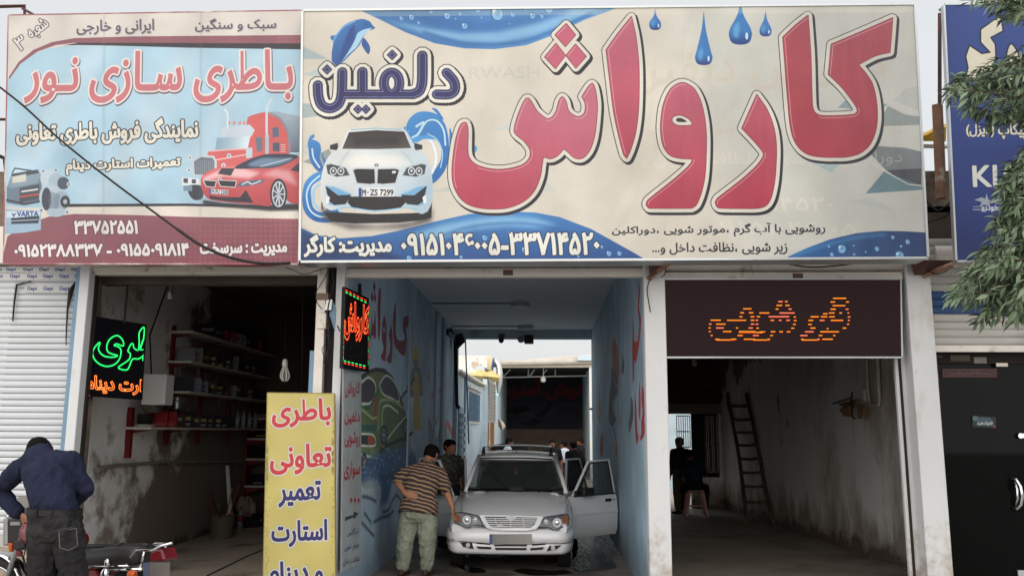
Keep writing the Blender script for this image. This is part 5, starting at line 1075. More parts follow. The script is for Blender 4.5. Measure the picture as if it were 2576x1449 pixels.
for y, x0, x1 in segs:
    c.line([(x0+3, y+2), (x1-3, y+2)], 8, (70, 8, 3), .6, 3); c.line([(x0+3, y+5), (x1-8, y+5)], 4, (220, 30, 20)); c.line([(x0+4, y), (x1-4, y)], 4.4, (255, 170, 40) if rng.random() < .75 else (255, 150, 110))
nr = int(c.h/5.5)
for i in range(nr): c.im[int(i*5.5):int(i*5.5)+2] *= .88
s8 = empty('led_display', tuple(atY(1970, 897, Y8)), 'wide dark LED display with dashed orange letters over the bare bay', 'sign')
printed('screen', P8, (ledmat('LED display glow', c.image('led_display'), .62), m_blk), (0, .08, 0), s8)
frame(s8, P8, m_alu, w=.014, d=.09, out=.008)
# ================================================================== figures
def remesh(mb, vox, sm=4, fold=0.0, fscale=9.0, stretch=(1, 1, .5), seed=0.0):
    me = bpy.data.meshes.new('t'); me.from_pydata(mb.v, [], mb.f); bm = bmesh.new(); bm.from_mesh(me)
    bmesh.ops.recalc_face_normals(bm, faces=bm.faces); bm.to_mesh(me); bm.free()
    o = bpy.data.objects.new('t', me); COL.objects.link(o)
    m = o.modifiers.new('r', 'REMESH'); m.mode = 'VOXEL'; m.voxel_size = vox; m.adaptivity = 0
    s = o.modifiers.new('s', 'SMOOTH'); s.iterations = sm; s.factor = .5
    dg = bpy.context.evaluated_depsgraph_get(); dg.update()
    me2 = bpy.data.meshes.new_from_object(o.evaluated_get(dg)); bpy.data.objects.remove(o); bpy.data.meshes.remove(me)
    if fold > 0:
        n = len(me2.vertices); co = np.empty(n*3); me2.vertices.foreach_get('co', co); no = np.empty(n*3); me2.vertices.foreach_get('normal', no)
        co = co.reshape(-1, 3); no = no.reshape(-1, 3); d = np.array([noise.fractal(Vector((p[0]*stretch[0], p[1]*stretch[1], p[2]*stretch[2]))*fscale+Vector((seed, 0, 0)), .8, 2.0, 3) for p in co])
        r = 1-np.abs(d)*1.6; co += no*(r*fold)[:, None]; me2.vertices.foreach_set('co', co.ravel()); me2.update()
    me2.polygons.foreach_set('use_smooth', [True]*len(me2.polygons)); return me2
def mobj(name, me, m, par, **k):
    me.name = name; me.materials.clear(); me.materials.append(m); o = bpy.data.objects.new(name, me); COL.objects.link(o); parent(o, par); return tag(o, **k)
def ring(c, s, d, rx, ry, n=16, p=2.3):
    out = []
    for k in range(n):
        a = 2*math.pi*k/n; ca, sa = math.cos(a), math.sin(a)
        out.append(Vector(c)+s*(rx*math.copysign(abs(ca)**(2/p), ca))+d*(ry*math.copysign(abs(sa)**(2/p), sa)))
    return out
def limb(mb, pts, rs, n=12):
    P = [Vector(p) for p in pts]; out = []; R = []
    for i in range(len(P)-1):
        for k in range(4): t = k/4; out.append(P[i].lerp(P[i+1], t)); R.append(rs[i]*(1-t)+rs[i+1]*t)
    out.append(P[-1]); R.append(rs[-1]); mb.tube(out, R, n)
    for p, r in zip(P, rs): mb.sphere(p, r*.99, 10, 8)
def hand(mb, wrist, dirv, side, palm_n, ln=.185, curl=.5):
    d = Vector(dirv).normalized(); s = (Vector(side)-d*Vector(side).dot(d)).normalized(); nrm = d.cross(s); nrm = nrm if nrm.dot(Vector(palm_n)) > 0 else -nrm
    w = Vector(wrist); L = ln
    mb.loft([ring(w+d*L*t, s, nrm, rx, ry, 10) for t, rx, ry in [(-.05, .024, .02), (.1, .030, .018), (.3, .040, .017), (.5, .042, .015), (.54, .038, .011)]])
    for k, (off, fl) in enumerate([(-.030, .80), (-.010, 1.0), (.011, .93), (.031, .72)]):
        b = w+d*L*.48+s*off; f = fl*L*.46; p = [b]; dd = d.copy()
        for seg in (.45, .32, .23): dd = (dd+nrm*curl*.75).normalized(); p.append(p[-1]+dd*f*seg)
        mb.tube(p, [.0092, .0088, .008, .0066], 8); mb.sphere(p[-1], .0066, 6, 5)
    p = [w+d*L*.14-s*.024, w+d*L*.30-s*.050+nrm*.008, w+d*L*.46-s*.056+nrm*.022]; mb.tube(p, [.013, .0105, .008], 8); mb.sphere(p[-1], .008, 6, 5)
def head(mb, c, up, face, r=.1, neck=None):
    """c centre of the skull, up and face directions"""
    up = Vector(up).normalized(); f = Vector(face); f = (f-up*f.dot(up)).normalized(); s = f.cross(up)
    prof = [(-1.22, .10, .10, .42), (-1.12, .36, .34, .40), (-.9, .52, .62, .22), (-.55, .66, .84, .08), (-.1, .74, .96, .0), (.3, .77, 1.0, -.04), (.65, .70, .90, -.06), (.9, .48, .64, -.06), (1.02, .2, .3, -.06)]
    mb.loft([ring(Vector(c)+up*r*a+f*r*o, s, f, r*rx, r*ry, 16, 2.1) for a, rx, ry, o in prof])
    c = Vector(c); nz = [c+up*r*.12+f*r*.92, c-up*r*.12+f*r*1.12, c-up*r*.34+f*r*1.20, c-up*r*.42+f*r*.95]; mb.tube(nz, [.008, .012, .017, .010], 8)
    for k in (-1, 1):
        mb.tube([c+s*k*r*.74-up*r*.25, c+s*k*r*.84+up*r*.02-f*r*.06, c+s*k*r*.80+up*r*.22-f*r*.10], [.010, .016, .010], 8)
        mb.sphere(c+f*r*.80+s*k*r*.36+up*r*.16, (r*.17,)*3, 8, 6)
    mb.tube([c-up*r*.66+f*r*.90-s*r*.26, c-up*r*.66+f*r*1.02, c-up*r*.66+f*r*.90+s*r*.26], [.006, .010, .006], 6)
    if neck is not None: limb(mb, [c-up*r*.5-f*r*.1, neck], [r*.56, r*.60])
    return up, f, s
def hairmb(c, up, f, s, r=.1, back=.9):
    mb = MB(); c = Vector(c)
    prof = [(-.62*back, .60, .52, -.36), (-.3*back, .74, .72, -.24), (.05, .79, .86, -.14), (.35, .82, .98, -.08), (.68, .75, .94, -.06), (.95, .52, .68, -.06), (1.09, .22, .34, -.06)]
    mb.loft([ring(c+up*r*a+f*r*o, s, f, r*rx*1.07, r*ry*1.07, 16, 2.1) for a, rx, ry, o in prof]); return mb
def shoe(mb, ankle, toe_dir, ln=.27, sole=0.0):
    a = Vector(ankle); t = Vector(toe_dir); t.z = 0; t.normalize(); s = Vector((-t.y, t.x, 0)); u = Vector((0, 0, 1)); z = sole
    mb.loft([ring(Vector((a.x, a.y, z))+t*ln*o+u*h, s, u, w_, hh, 12, 2.8) for o, w_, h, hh in [(-.30, .022, .035, .028), (-.24, .036, .045, .042), (-.05, .040, .05, .048), (.2, .044, .038, .036), (.45, .050, .030, .028), (.62, .040, .026, .022), (.70, .018, .022, .014)]])
    mb.tube([Vector((a.x, a.y, z+.05)), Vector((a.x, a.y, z+.10))], .042, 12)
m_skin = mat('skin', (168, 118, 92), rough=.55, var=.08, scale=14, spec=.35, bump=.15, bscale=120)
m_skind = mat('tanned skin', (140, 94, 74), rough=.55, var=.08, scale=14, spec=.35)
m_hair = mat('dark hair', (13, 11, 10), rough=.8, spec=.15, var=.3, scale=60, bump=.9, bscale=160)
m_hairg = mat('grey hair', (120, 112, 106), rough=.8, var=.2, scale=60, bump=.6, bscale=150)
def cloth(name, c, **k):
    a = dict(rough=.88, var=.12, scale=7, bump=.35, bscale=220, spec=.15); a.update(k); return mat(name, c, **a)
def figure(label, J, shirt_m, trouser_m, shoe_m, skin_m=m_skin, hair_m=m_hair, sleeve='long', vox=.010, group=None, fold=.006, girth=1.0, parts=('shirt', 'trousers', 'hair', 'shoes'), tuck=True, belt=None, hands=True, back=.9):
    """J: joints in world space: hip, waist, chest, neck, head, headup, face, side, shl, ell, wrl, shr, elr, wrr, hipl, knl, anl, hipr, knr, anr, toe"""
    g = girth; J = {k: Vector(v) for k, v in J.items()}
    s = J['side'].normalized(); sp = (J['neck']-J['hip']).normalized(); d = sp.cross(s).normalized(); hs = Vector((s.x, s.y, s.z)); upz = Vector((0, 0, 1)); hd = upz.cross(hs).normalized()
    root = empty('person', (J['hip'].x, J['hip'].y, 0), label, 'person', group)
    def torso(mb, e, top=True, wide=1.0):
        r_ = [(J['hip']-sp*.10, .120, .09), (J['hip'], .145*g, .098*g), (J['hip'].lerp(J['waist'], .5), .146*g, .104*g), (J['waist'], .148*g, .108*g), (J['waist'].lerp(J['chest'], .5), .162*g, .115*g), (J['chest'], .178*g, .118*g), (J['chest'].lerp(J['neck'], .5), .172, .100), (J['chest'].lerp(J['neck'], .80), .125, .078), (J['neck'], .062, .058)]
        mb.loft([ring(c_, s, d, rx+e, ry+e, 20, 2.4) for c_, rx, ry in r_])
    b = MB(); torso(b, -.016)
    for q in 'lr':
        limb(b, [J['sh'+q], J['el'+q], J['wr'+q]], [.052, .042, .027]); limb(b, [J['chest'].lerp(J['neck'], .72), J['sh'+q]], [.06, .055])
        limb(b, [J['hip'+q], J['kn'+q], J['an'+q]], [.072*g, .050, .036])
        if hands:
            dv = (J['wr'+q]-J['el'+q]).normalized()
            if 'hd'+q in J: dv = J['hd'+q].normalized()
            hand(b, J['wr'+q], dv, J.get('hs'+q, s), J.get('hn'+q, d), curl=J['curl'].x if 'curl' in J else .45)
    up, f, hs_ = head(b, J['head'], J['headup'], J['face'], .1, J['neck'])
    mobj('body', remesh(b, min(vox, .010) if hands else vox, 3), skin_m, root)
    if 'shirt' in parts:
        m = MB()
        if tuck: m.loft([ring(c_, s, d, rx+.016, ry+.016, 20, 2.4) for c_, rx, ry in [(J['hip'].lerp(J['waist'], .02), .132*g, .090*g), (J['hip'].lerp(J['waist'], .5), .147*g, .106*g), (J['waist'], .150*g, .110*g), (J['waist'].lerp(J['chest'], .5), .162*g, .115*g), (J['chest'], .178*g, .118*g), (J['chest'].lerp(J['neck'], .5), .172, .100), (J['chest'].lerp(J['neck'], .80), .125, .078), (J['neck'], .062, .058)]])
        else: torso(m, .016)
        for q in 'lr':
            if sleeve == 'long': limb(m, [J['sh'+q], J['el'+q], J['wr'+q]-(J['wr'+q]-J['el'+q]).normalized()*.02], [.068, .056, .042])
            else: limb(m, [J['sh'+q], J['sh'+q].lerp(J['el'+q], .78)], [.070, .066])
            limb(m, [J['chest'].lerp(J['neck'], .72), J['sh'+q]], [.072, .066])
        if not tuck: m.loft([ring(J['hip']-sp*t, s, d, rx*g, ry*g, 20, 2.4) for t, rx, ry in [(-.12, .180, .140), (-.03, .196, .160), (.05, .200, .162)]])
        m.tube([J['neck']-sp*.02, J['neck']+sp*.035], [.072, .062], 16)
        mobj('shirt', remesh(m, vox, 3, fold, 7.0, (1, 1, .6), 3.1), shirt_m, root)
    if 'trousers' in parts:
        m = MB()
        m.loft([ring(c_, s, hd, rx*g, ry*g, 20, 2.5) for c_, rx, ry in ([(J['hip'].lerp(J['waist'], .62), .176, .134), (J['hip'].lerp(J['waist'], .3), .180, .138)] if tuck else [(J['hip'].lerp(J['waist'], .2), .150, .11)])+[(J['hip'], .176, .135), (J['hip']-upz*.08, .176, .135), (J['hip']-upz*.13, .12, .10)]])
        for q in 'lr': limb(m, [J['hip'+q], J['kn'+q], J['an'+q]+upz*.03], [.105*g, .082*math.sqrt(g), .068])
        mobj('trousers', remesh(m, vox, 2, fold*1.3, 8.0, (1, 1, .8), 9.4), trouser_m, root)
    if 'hair' in parts: mobj('hair', remesh(hairmb(J['head'], up, f, hs_, .1, back), vox*.9, 2, .003, 40, (1, 1, 1)), hair_m, root)
    if 'shoes' in parts:
        for q in 'lr':
            m = MB(); shoe(m, J['an'+q], J['toe']); mobj('shoe', remesh(m, .009, 3), shoe_m, root)
    if belt is not None:
        m = MB(); c_ = J['hip'].lerp(J['waist'], .585); w_ = upz*.02
        m.loft([ring(c_-w_, s, hd, (.196*g), (.156*g), 28, 2.5), ring(c_+w_, s, hd, (.196*g), (.156*g), 28, 2.5)]); m.build('belt', belt, root, smooth='auto')
        for k in (-.9, -.35, .3, .85):
            a_ = math.pi*(.5-k*.42); p = c_+s*(.19*g*math.sin(k))+(-hd if hd.y > 0 else hd)*.0
        for k in (-.13, -.05, .06, .14):
            yb = -.150*g*math.sqrt(max(0, 1-(k/.19)**2))-.014; p = c_+s*k+hd*(yb if hd.y > 0 else -yb); q_ = MB(); q_.obox(p, s*.006, hd*.004, upz*.028); q_.build('belt_loop', trouser_m, root)
    return root
# ------------------------------------------------------------------ man in the blue shirt bending over the motorcycle
c2 = crop(0, 1200, 500, 1488)
def B(x, y, Y): u, v = c2([(x, y)])[0]; return atY(u, v, Y)
YM = 6.25
hip = B(480, 960, YM)
J = dict(hip=hip, waist=B(466, 830, YM+.02), chest=B(425, 610, YM+.14), neck=B(378, 368, YM+.30), head=B(335, 372, YM+.46), headup=(-.12, .45, .65), face=(-.12, .75, -.62), side=(1, .06, -.05),
         shl=B(175, 515, YM+.20), ell=B(-20, 700, YM+.30), wrl=B(165, 905, YM+.26), hdl=(.75, .25, -.55), hsl=(.3, -.6, .5), hnl=(0, .3, -1),
         shr=B(610, 440, YM+.16), elr=B(742, 690, YM+.22), wrr=B(640, 800, YM+.46), hdr=(-.6, .7, -.3),
         hipl=B(385, 1040, YM), knl=B(370, 1500, YM+.02), anl=(0, 0, 0), hipr=B(588, 1040, YM), knr=B(650, 1500, YM+.02), anr=(0, 0, 0), toe=(-.1, 1, 0), curl=(.5, 0, 0))
J['anl'] = (J['knl'].x+.0, YM+.0, .10); J['anr'] = (J['knr'].x+.04, YM-.03, .10)
m_denim = cloth('faded black jeans', (38, 37, 38), c2=(50, 48, 49), c2scale=5, c2thr=.5)
def fabric(name, c, c_hi): return cloth(name, c, c2=c_hi, c2scale=6, c2thr=.45, c2soft=.3)
man1 = figure('man in a navy shirt and black jeans bending over the motorcycle, back turned', J, fabric('navy cotton', (30, 34, 52), (37, 41, 60)), m_denim, m_blk, vox=.0085, fold=.016, girth=.95, belt=mat('black leather belt', (24, 22, 22), rough=.35, bump=.2))
q = MB(); 
for x0, x1, y0, y1 in [(515, 665, 1060, 1200)]:
    p = [B(x0, y0, YM-.165), B(x1, y0-30, YM-.15), B(x1+12, y1-15, YM-.158), B((x0+x1)/2+5, y1+25, YM-.17), B(x0+6, y1, YM-.172)]
    q.tube(p+[p[0]], .0032, 5)
q.build('pocket_seam', cloth('seam thread', (96, 92, 90)), man1, smooth=True)
q = MB(); q.tube([B(470, 1060, YM-.168), B(560, 1042, YM-.166), B(645, 1018, YM-.150)], [.003, .008, .003], 6); q.build('pocket_opening', m_blk, man1)
# ------------------------------------------------------------------ man in the striped shirt beside the car
def C6(x, y, Y): u, v = c6([(x, y)])[0]; return atY(u, v, Y)
YS = 10.25
an1, an2 = C6(650, 1395, YS), C6(860, 1390, YS)
J = dict(hip=C6(792, 870, YS), waist=C6(800, 750, YS), chest=C6(825, 600, YS+.06), neck=C6(868, 470, YS+.16), head=C6(905, 385, YS+.26), headup=(.28, .35, .8), face=(.35, .75, -.45), side=(1, .10, -.12),
         shl=C6(680, 545, YS+.04), ell=C6(606, 625, YS-.02), wrl=C6(672, 725, YS-.15), hdl=(.85, -.1, -.25), hsl=(.1, .1, 1), hnl=(0, 1, .1),
         shr=C6(985, 560, YS+.10), elr=C6(1040, 720, YS+.04), wrr=C6(1088, 845, YS+.02), hdr=(.12, .05, -1), hsr=(.3, 1, 0), hnr=(1, 0, 0),
         hipl=C6(715, 930, YS), knl=C6(675, 1160, YS-.02), anl=(an1.x, YS+.02, .09), hipr=C6(865, 930, YS), knr=C6(868, 1160, YS-.03), anr=(an2.x+.0, YS+.02, .09), toe=(.25, .9, 0), curl=(.35, 0, 0))
ms = bpy.data.materials.new('striped jersey'); ms.use_nodes = True; N = ms.node_tree.nodes; L = ms.node_tree.links; b_ = N['Principled BSDF']; b_.inputs['Roughness'].default_value = .9; b_.inputs['Specular IOR Level'].default_value = .1
tc = N.new('ShaderNodeTexCoord'); nz_ = N.new('ShaderNodeTexNoise'); nz_.inputs['Scale'].default_value = 4; L.new(tc.outputs['Object'], nz_.inputs['Vector'])
dt = N.new('ShaderNodeVectorMath'); dt.operation = 'DOT_PRODUCT'; L.new(tc.outputs['Object'], dt.inputs[0]); ax = Vector((.20, .42, .9)).normalized()*(1/.047); dt.inputs[1].default_value = ax
ad = N.new('ShaderNodeMath'); ad.operation = 'MULTIPLY_ADD'; L.new(nz_.outputs['Fac'], ad.inputs[0]); ad.inputs[1].default_value = 1.3; L.new(dt.outputs['Value'], ad.inputs[2])
fr = N.new('ShaderNodeMath'); fr.operation = 'FRACT'; L.new(ad.outputs[0], fr.inputs[0])
cr_ = N.new('ShaderNodeValToRGB'); cr_.color_ramp.interpolation = 'CONSTANT'; L.new(fr.outputs[0], cr_.inputs[0]); e = cr_.color_ramp.elements; e[0].color = rgb((70, 58, 62)); e[0].position = 0; e[1].position = .62; e[1].color = rgb((188, 150, 92))
for p_, col in [(.80, (52, 44, 52)), (.86, (176, 170, 164)), (.93, (60, 50, 56))]: z = e.new(p_); z.color = rgb(col)
L.new(cr_.outputs[0], b_.inputs['Base Color'])
man2 = figure('man in a brown striped shirt and grey green trousers leaning towards the white car', J, ms, cloth('grey green cotton', (136, 142, 126), c2=(150, 156, 140), c2scale=4, c2thr=.5), mat('brown shoes', (58, 40, 36), rough=.5), sleeve='short', vox=.010, fold=.014, girth=1.12, tuck=False)
# ------------------------------------------------------------------ standing helper for people seen small
def standing(label, u, v_top, Y, shirt, trousers, h=1.70, face=(0, 1, 0), skin=m_skind, hairm=m_hair, sleeve='short', arms=(0, 0), group=None, lean=0.0, girth=1.0):
    p = atY(u, v_top, Y); x = p.x; top = p.z; k = h/1.70; z0 = top-h
    z = lambda a: max(0, z0)+(top-max(0, z0))*a
    f = Vector(face).normalized(); s = Vector((f.y, -f.x, 0)); P = lambda a, sx, fy: Vector((x, Y, z(a)))+s*sx+f*(fy+lean*max(0, a-.5))
    J = dict(hip=P(.53, 0, 0), waist=P(.62, 0, 0), chest=P(.74, 0, 0), neck=P(.85, 0, 0), head=P(.935, 0, .02), headup=(f.x*lean, f.y*lean, 1), face=f, side=s,
             shl=P(.81, -.19, 0), ell=P(.64, -.25, -.02), wrl=P(.50, -.24, .06+arms[0]), shr=P(.81, .19, 0), elr=P(.64, .25, -.02), wrr=P(.50+arms[1]*.3, .24, .06+arms[1]),
             hipl=P(.50, -.09, 0), knl=P(.28, -.10, .02), anl=P(.06, -.10, 0), hipr=P(.50, .09, 0), knr=P(.28, .10, .02), anr=P(.06, .10, 0), toe=f)
    return figure(label, J, shirt, trousers, m_blk, skin, hairm, sleeve=sleeve, vox=.018, group=group, fold=.004, girth=girth, hands=True)
m_dk = cloth('dark cloth', (36, 36, 42)); m_whs = cloth('white shirt cloth', (210, 214, 222)); m_jn = cloth('dark trousers', (44, 46, 58))
standing('man in dark patterned shirt standing between the tunnel wall and the open car door', 1130, 1106, 12.75, cloth('dark mottled shirt', (58, 60, 56), c2=(96, 96, 88), c2scale=14, c2thr=.5), m_jn, h=1.55, face=(.6, -.5, 0))
standing('man in a white shirt seen over the left part of the car roof', 1273, 1102, 22.6, m_whs, m_jn, h=1.6, face=(1, .1, 0), lean=.15, group='people in the yard')
standing('man in a white shirt with bare forearms standing in front of the dark shed', 1420, 1110, 24.5, m_whs, m_jn, h=1.62, face=(-.7, .3, 0), group='people in the yard')
standing('dark clothed person with bare arm beside the roof rail of the white car', 1388, 1107, 22.8, m_dk, m_jn, h=1.65, face=(.2, -1, 0), group='people in the yard')
standing('person in black bending near the open rear door in the yard', 1448, 1112, 20.8, cloth('black jacket', (24, 24, 28)), m_dk, h=1.60, face=(-.5, .7, 0), sleeve='long', girth=1.15, lean=.2, group='people in the yard')
standing('person in black standing deepest inside the dark shed', 1462, 1104, 29.5, cloth('black shirt', (34, 30, 32)), m_dk, h=1.60, face=(-.9, .2, 0), sleeve='long', arms=(0, .25), group='people in the yard')
# bay 3: standing old man and seated man
def c5p(x, y): return c5b([(x, y)])[0]
u, v = c5p(205, 540)
standing('grey haired man in dark shirt and olive trousers standing at the grille gate', u, v, 18.3, cloth('dark maroon shirt', (50, 40, 44)), cloth('olive trousers', (86, 80, 62)), h=1.62, face=(-.5, .8, 0), skin=m_skind, hairm=m_hairg, sleeve='long')
Yq = 17.9; P_ = lambda x, y, dy=0: A5(x, y, Yq+dy)
J = dict(hip=P_(300, 850), waist=P_(300, 810), chest=P_(292, 750, .05), neck=P_(280, 700, .12), head=P_(268, 655, .20), headup=(-.1, .3, .9), face=(-.3, .9, -.3), side=(1, .1, 0), shl=P_(238, 735, .05), ell=P_(228, 800, .0), wrl=P_(235, 850, .25), shr=P_(348, 730, .08), elr=P_(372, 790, .15), wrr=P_(392, 750, .35),
         hipl=P_(270, 868, .02), knl=P_(222, 868, .42), anl=P_(225, 975, .40), hipr=P_(330, 868, .02), knr=P_(375, 868, .42), anr=P_(372, 975, .40), toe=(0, 1, 0))
for a_ in ('anl', 'anr'): J[a_].z = .10
figure('man in dark teal shirt sitting on the pink stool, back turned', J, cloth('dark teal shirt', (34, 50, 62)), m_dk, m_blk, m_skind, sleeve='short', vox=.016, fold=.004)
st = empty('plastic_stool', tuple(Vector((P_(305, 1000).x, Yq, 0))), 'pale pink plastic stool under the seated man', 'stool')
m_pink = mat('pink plastic', (196, 150, 146), rough=.4); cx = P_(305, 900).x; zt_ = P_(300, 884).z
q = MB(); q.box((cx-.16, Yq-.14, zt_-.035), (cx+.16, Yq+.14, zt_)); q.build('seat', m_pink, st, bevel=.012)
for sx in (-1, 1):
    for sy in (-1, 1):
        q = MB(); a_ = Vector((cx+sx*.13, Yq+sy*.12, zt_-.034)); b2 = Vector((cx+sx*.21, Yq+sy*.17, 0)); w_ = .035
        q.hexa([a_+Vector(o) for o in [(-w_, -.012, 0), (w_, -.012, 0), (w_, .012, 0), (-w_, .012, 0)]]+[b2+Vector(o) for o in [(-w_*.7, -.012, 0), (w_*.7, -.012, 0), (w_*.7, .012, 0), (-w_*.7, .012, 0)]]); q.build('leg', m_pink, st)
q = MB(); q.box((cx-.17, Yq-.15, zt_*.38), (cx+.17, Yq-.135, zt_*.38+.03)); q.build('stretcher', m_pink, st)
# ================================================================== white car
cK = crop(1250, 1240, 600, 1945)
def K(x, y, Y): u, v = cK([(x, y)])[0]; return atY(u, v, Y)
car = empty('parked_car', (-.43, 12.3, 0), 'white hatchback facing out of the tunnel with all its doors open', 'car')
m_car = mat('white car paint', (226, 228, 232), rough=.2, var=.03, scale=1.5, coat=.5, spec=.5, c2=(180, 180, 182), c2thr=.6, c2soft=.3, c2scale=1.2)
m_rub = mat('black rubber', (26, 25, 25), rough=.75, var=.15); m_trim = mat('black trim', (24, 24, 26), rough=.4, var=.05)
m_lens = mat('headlamp clear lens', (190, 196, 200), rough=.05, trans=.85, spec=.6, var=0); m_amb = mat('amber lens', (150, 92, 66), rough=.15, var=.1); m_mir = mat('lamp reflector', (214, 216, 220), rough=.12, metal=.95, var=.02)
m_seat = mat('dark seats', (40, 38, 40), rough=.9)
mg = bpy.data.materials.new('car window glass'); mg.use_nodes = True; N = mg.node_tree.nodes; b_ = N['Principled BSDF']; b_.inputs['Base Color'].default_value = (.05, .06, .06, 1); b_.inputs['Roughness'].default_value = .02; b_.inputs['Alpha'].default_value = .5; b_.inputs['Specular IOR Level'].default_value = .3
xc = -.435
Y0 = 10.42
def bodysec(y, top, hw, zmid, zlow, edge=.62, drop=.05):
    """right half cross-section then mirrored, closed below"""
    h = [(0, top), (hw*.35, top-.002), (hw*.6, top-.010), (hw*edge+.10, top-drop*.5), (hw*.90, top-drop), (hw*.965, top-drop-.06), (hw*.995, zmid+.05), (hw, zmid), (hw*.99, zlow+.08), (hw*.95, zlow)]
    return [Vector((xc+a, y, z)) for a, z in h]+[Vector((xc-a, y, z)) for a, z in h[::-1][:-1]]
def zf(x): return 0
zh0 = K(800, 868, Y0+.06).z; zcow = K(800, 640, 11.56).z
q = MB(); secs = []
for t in [0, .04, .12, .25, .45, .65, .85, 1.0]:
    y = Y0+.07+t*(11.56-Y0-.07); hw = .685+.09*min(1, t*2.2)**.6; top = zh0-.012+(zcow-zh0+.012)*(t**.85)+.018*math.sin(math.pi*t)
    secs.append(bodysec(y, top, hw, .50, .40 if t < .9 else .22, drop=.035+.02*t))
q.loft(secs, closed=True, cap=True); q.build('body', m_car, car, smooth='auto')
# cowl to sill, floor, rear body
q = MB(); q.box((xc-.74, 11.57, .20), (xc+.74, 14.2, .30)); q.box((xc-.76, 13.35, .30), (xc+.76, 14.25, .82)); q.box((xc-.745, 11.5, .28), (xc-.70, 13.35, .36)); q.box((xc+.70, 11.5, .28), (xc+.745, 13.35, .36)); q.build('chassis', m_car, car, bevel=.02)
# hood seams, centre creases
q = MB()
for s_ in (-1, 1):
    pts = [K(880+s_*555-55 if s_ > 0 else 325, 850, Y0+.10), K(1300 if s_ > 0 else 350, 650, 11.50)]
    pts = [Vector((p.x, p.y, p.z+.006)) for p in pts]; q.tube([pts[0].lerp(pts[1], t)+Vector((0, 0, .030*math.sin(math.pi*t))) for t in np.linspace(0, 1, 8)], .0028, 5)
q.build('bonnet_seam', m_trim, car)
q = MB(); q.loft([[K(388, 628, 11.56)+Vector((0, 0, -.012)), K(640, 648, 11.52), K(820, 650, 11.50), K(1000, 648, 11.52), K(1295, 632, 11.56)+Vector((0, 0, -.012))], [K(388, 612, 11.60), K(640, 628, 11.58), K(820, 632, 11.57), K(1000, 628, 11.58), K(1295, 616, 11.60)]], closed=False); q.build('cowl_vent', m_trim, car)
# bumper swept along a plan curve
def plan(s_):                       # s -1..1 across the front, wraps to the wheel arch
    a = abs(s_); sg = 1 if s_ >= 0 else -1
    if a < .7: return Vector((xc+sg*.62*a/.7, Y0+.055*(a/.7)**2, 0))
    t = (a-.7)/.3; return Vector((xc+sg*(.62+.155*math.sin(t*math.pi/2)), Y0+.055+.40*(1-math.cos(t*math.pi/2))+.04*t, 0))
ss = list(np.linspace(-1, 1, 41)); P0 = [plan(x) for x in ss]
def nrmat(i):
    a = P0[max(i-1, 0)]; b2 = P0[min(i+1, 40)]; t = (b2-a).normalized(); return Vector((t.y, -t.x, 0))
zb0, zb1, zb2, zb3 = K(800, 1245, Y0).z, K(800, 1135, Y0).z, K(800, 1040, Y0).z, K(800, 1000, Y0).z
profB = [(-.10, zb0-.005), (-.03, zb0-.002), (-.005, zb0+.03), (.004, zb1-.02), (-.006, zb1), (.012, zb1+.012), (.018, (zb1+zb2)/2), (.010, zb2-.01), (-.012, zb2+.02), (-.05, zb3+.02), (-.07, zh0-.17), (-.09, zh0-.02)]
q = MB(); rings_ = []
for dz, z in profB:
    rings_.append([P0[i]+nrmat(i)*dz+Vector((0, 0, z-.05*(1 if z > zb3 else 0)*0)) for i in range(41)])
q.loft(rings_, closed=False); me_b = q.build('bumper', m_car, car, smooth=True)
# lower openings, fog lamps
def onb(x, y, off=.006):
    """point on the bumper face seen at crop position"""
    p = K(x, y, Y0); a = (p.x-xc)/.62*.7; a = max(-1, min(1, a)); yy = plan(a).y-off; return K(x, y, yy)
def patch(name, pts, m, off=.006, th=.004, par=car, depth=None):
    q = MB(); f = [onb(x, y, off) for x, y in pts]; n_ = len(f); q.v = [tuple(p) for p in f]+[tuple(p+Vector((0, .05, 0))) for p in f]; q.f = [list(range(n_))]+[[i, (i+1) % n_, (i+1) % n_+n_, i+n_] for i in range(n_)]; q.mi = [0]*len(q.f)
    return q.build(name, m, par)
for pts in [[(478, 1128), (600, 1138), (600, 1152), (470, 1140)], [(470, 1165), (612, 1172), (612, 1194), (490, 1188)], [(640, 1150), (955, 1150), (950, 1165), (645, 1165)], [(648, 1178), (950, 1180), (948, 1202), (655, 1200)], [(1000, 1142), (1125, 1136), (1130, 1150), (1000, 1160)], [(985, 1182), (1118, 1172), (1100, 1196), (985, 1204)]]:
    patch('air_intake', pts, m_trim, .014)
q = MB(); q.tube([onb(x, y, .016) for x, y in [(235, 1100), (330, 1120), (470, 1130), (600, 1142), (800, 1148), (1000, 1146), (1130, 1138), (1280, 1140), (1385, 1128)]], .004, 6); q.build('bumper_seam', m_trim, car)
for pts, lx in [([(322, 1130), (428, 1128), (446, 1190), (345, 1168)], 392), ([(1165, 1160), (1278, 1156), (1240, 1190), (1140, 1212)], 1200)]:
    fo = patch('fog_lamp', pts, m_trim, .016); c_ = onb(lx, sum(p[1] for p in pts)/4, .030); q = MB(); q.disc(c_+Vector((0, .006, 0)), .026, (0, 1, 0), 14, th=.012); q.build('fog_glass', m_mir, fo)
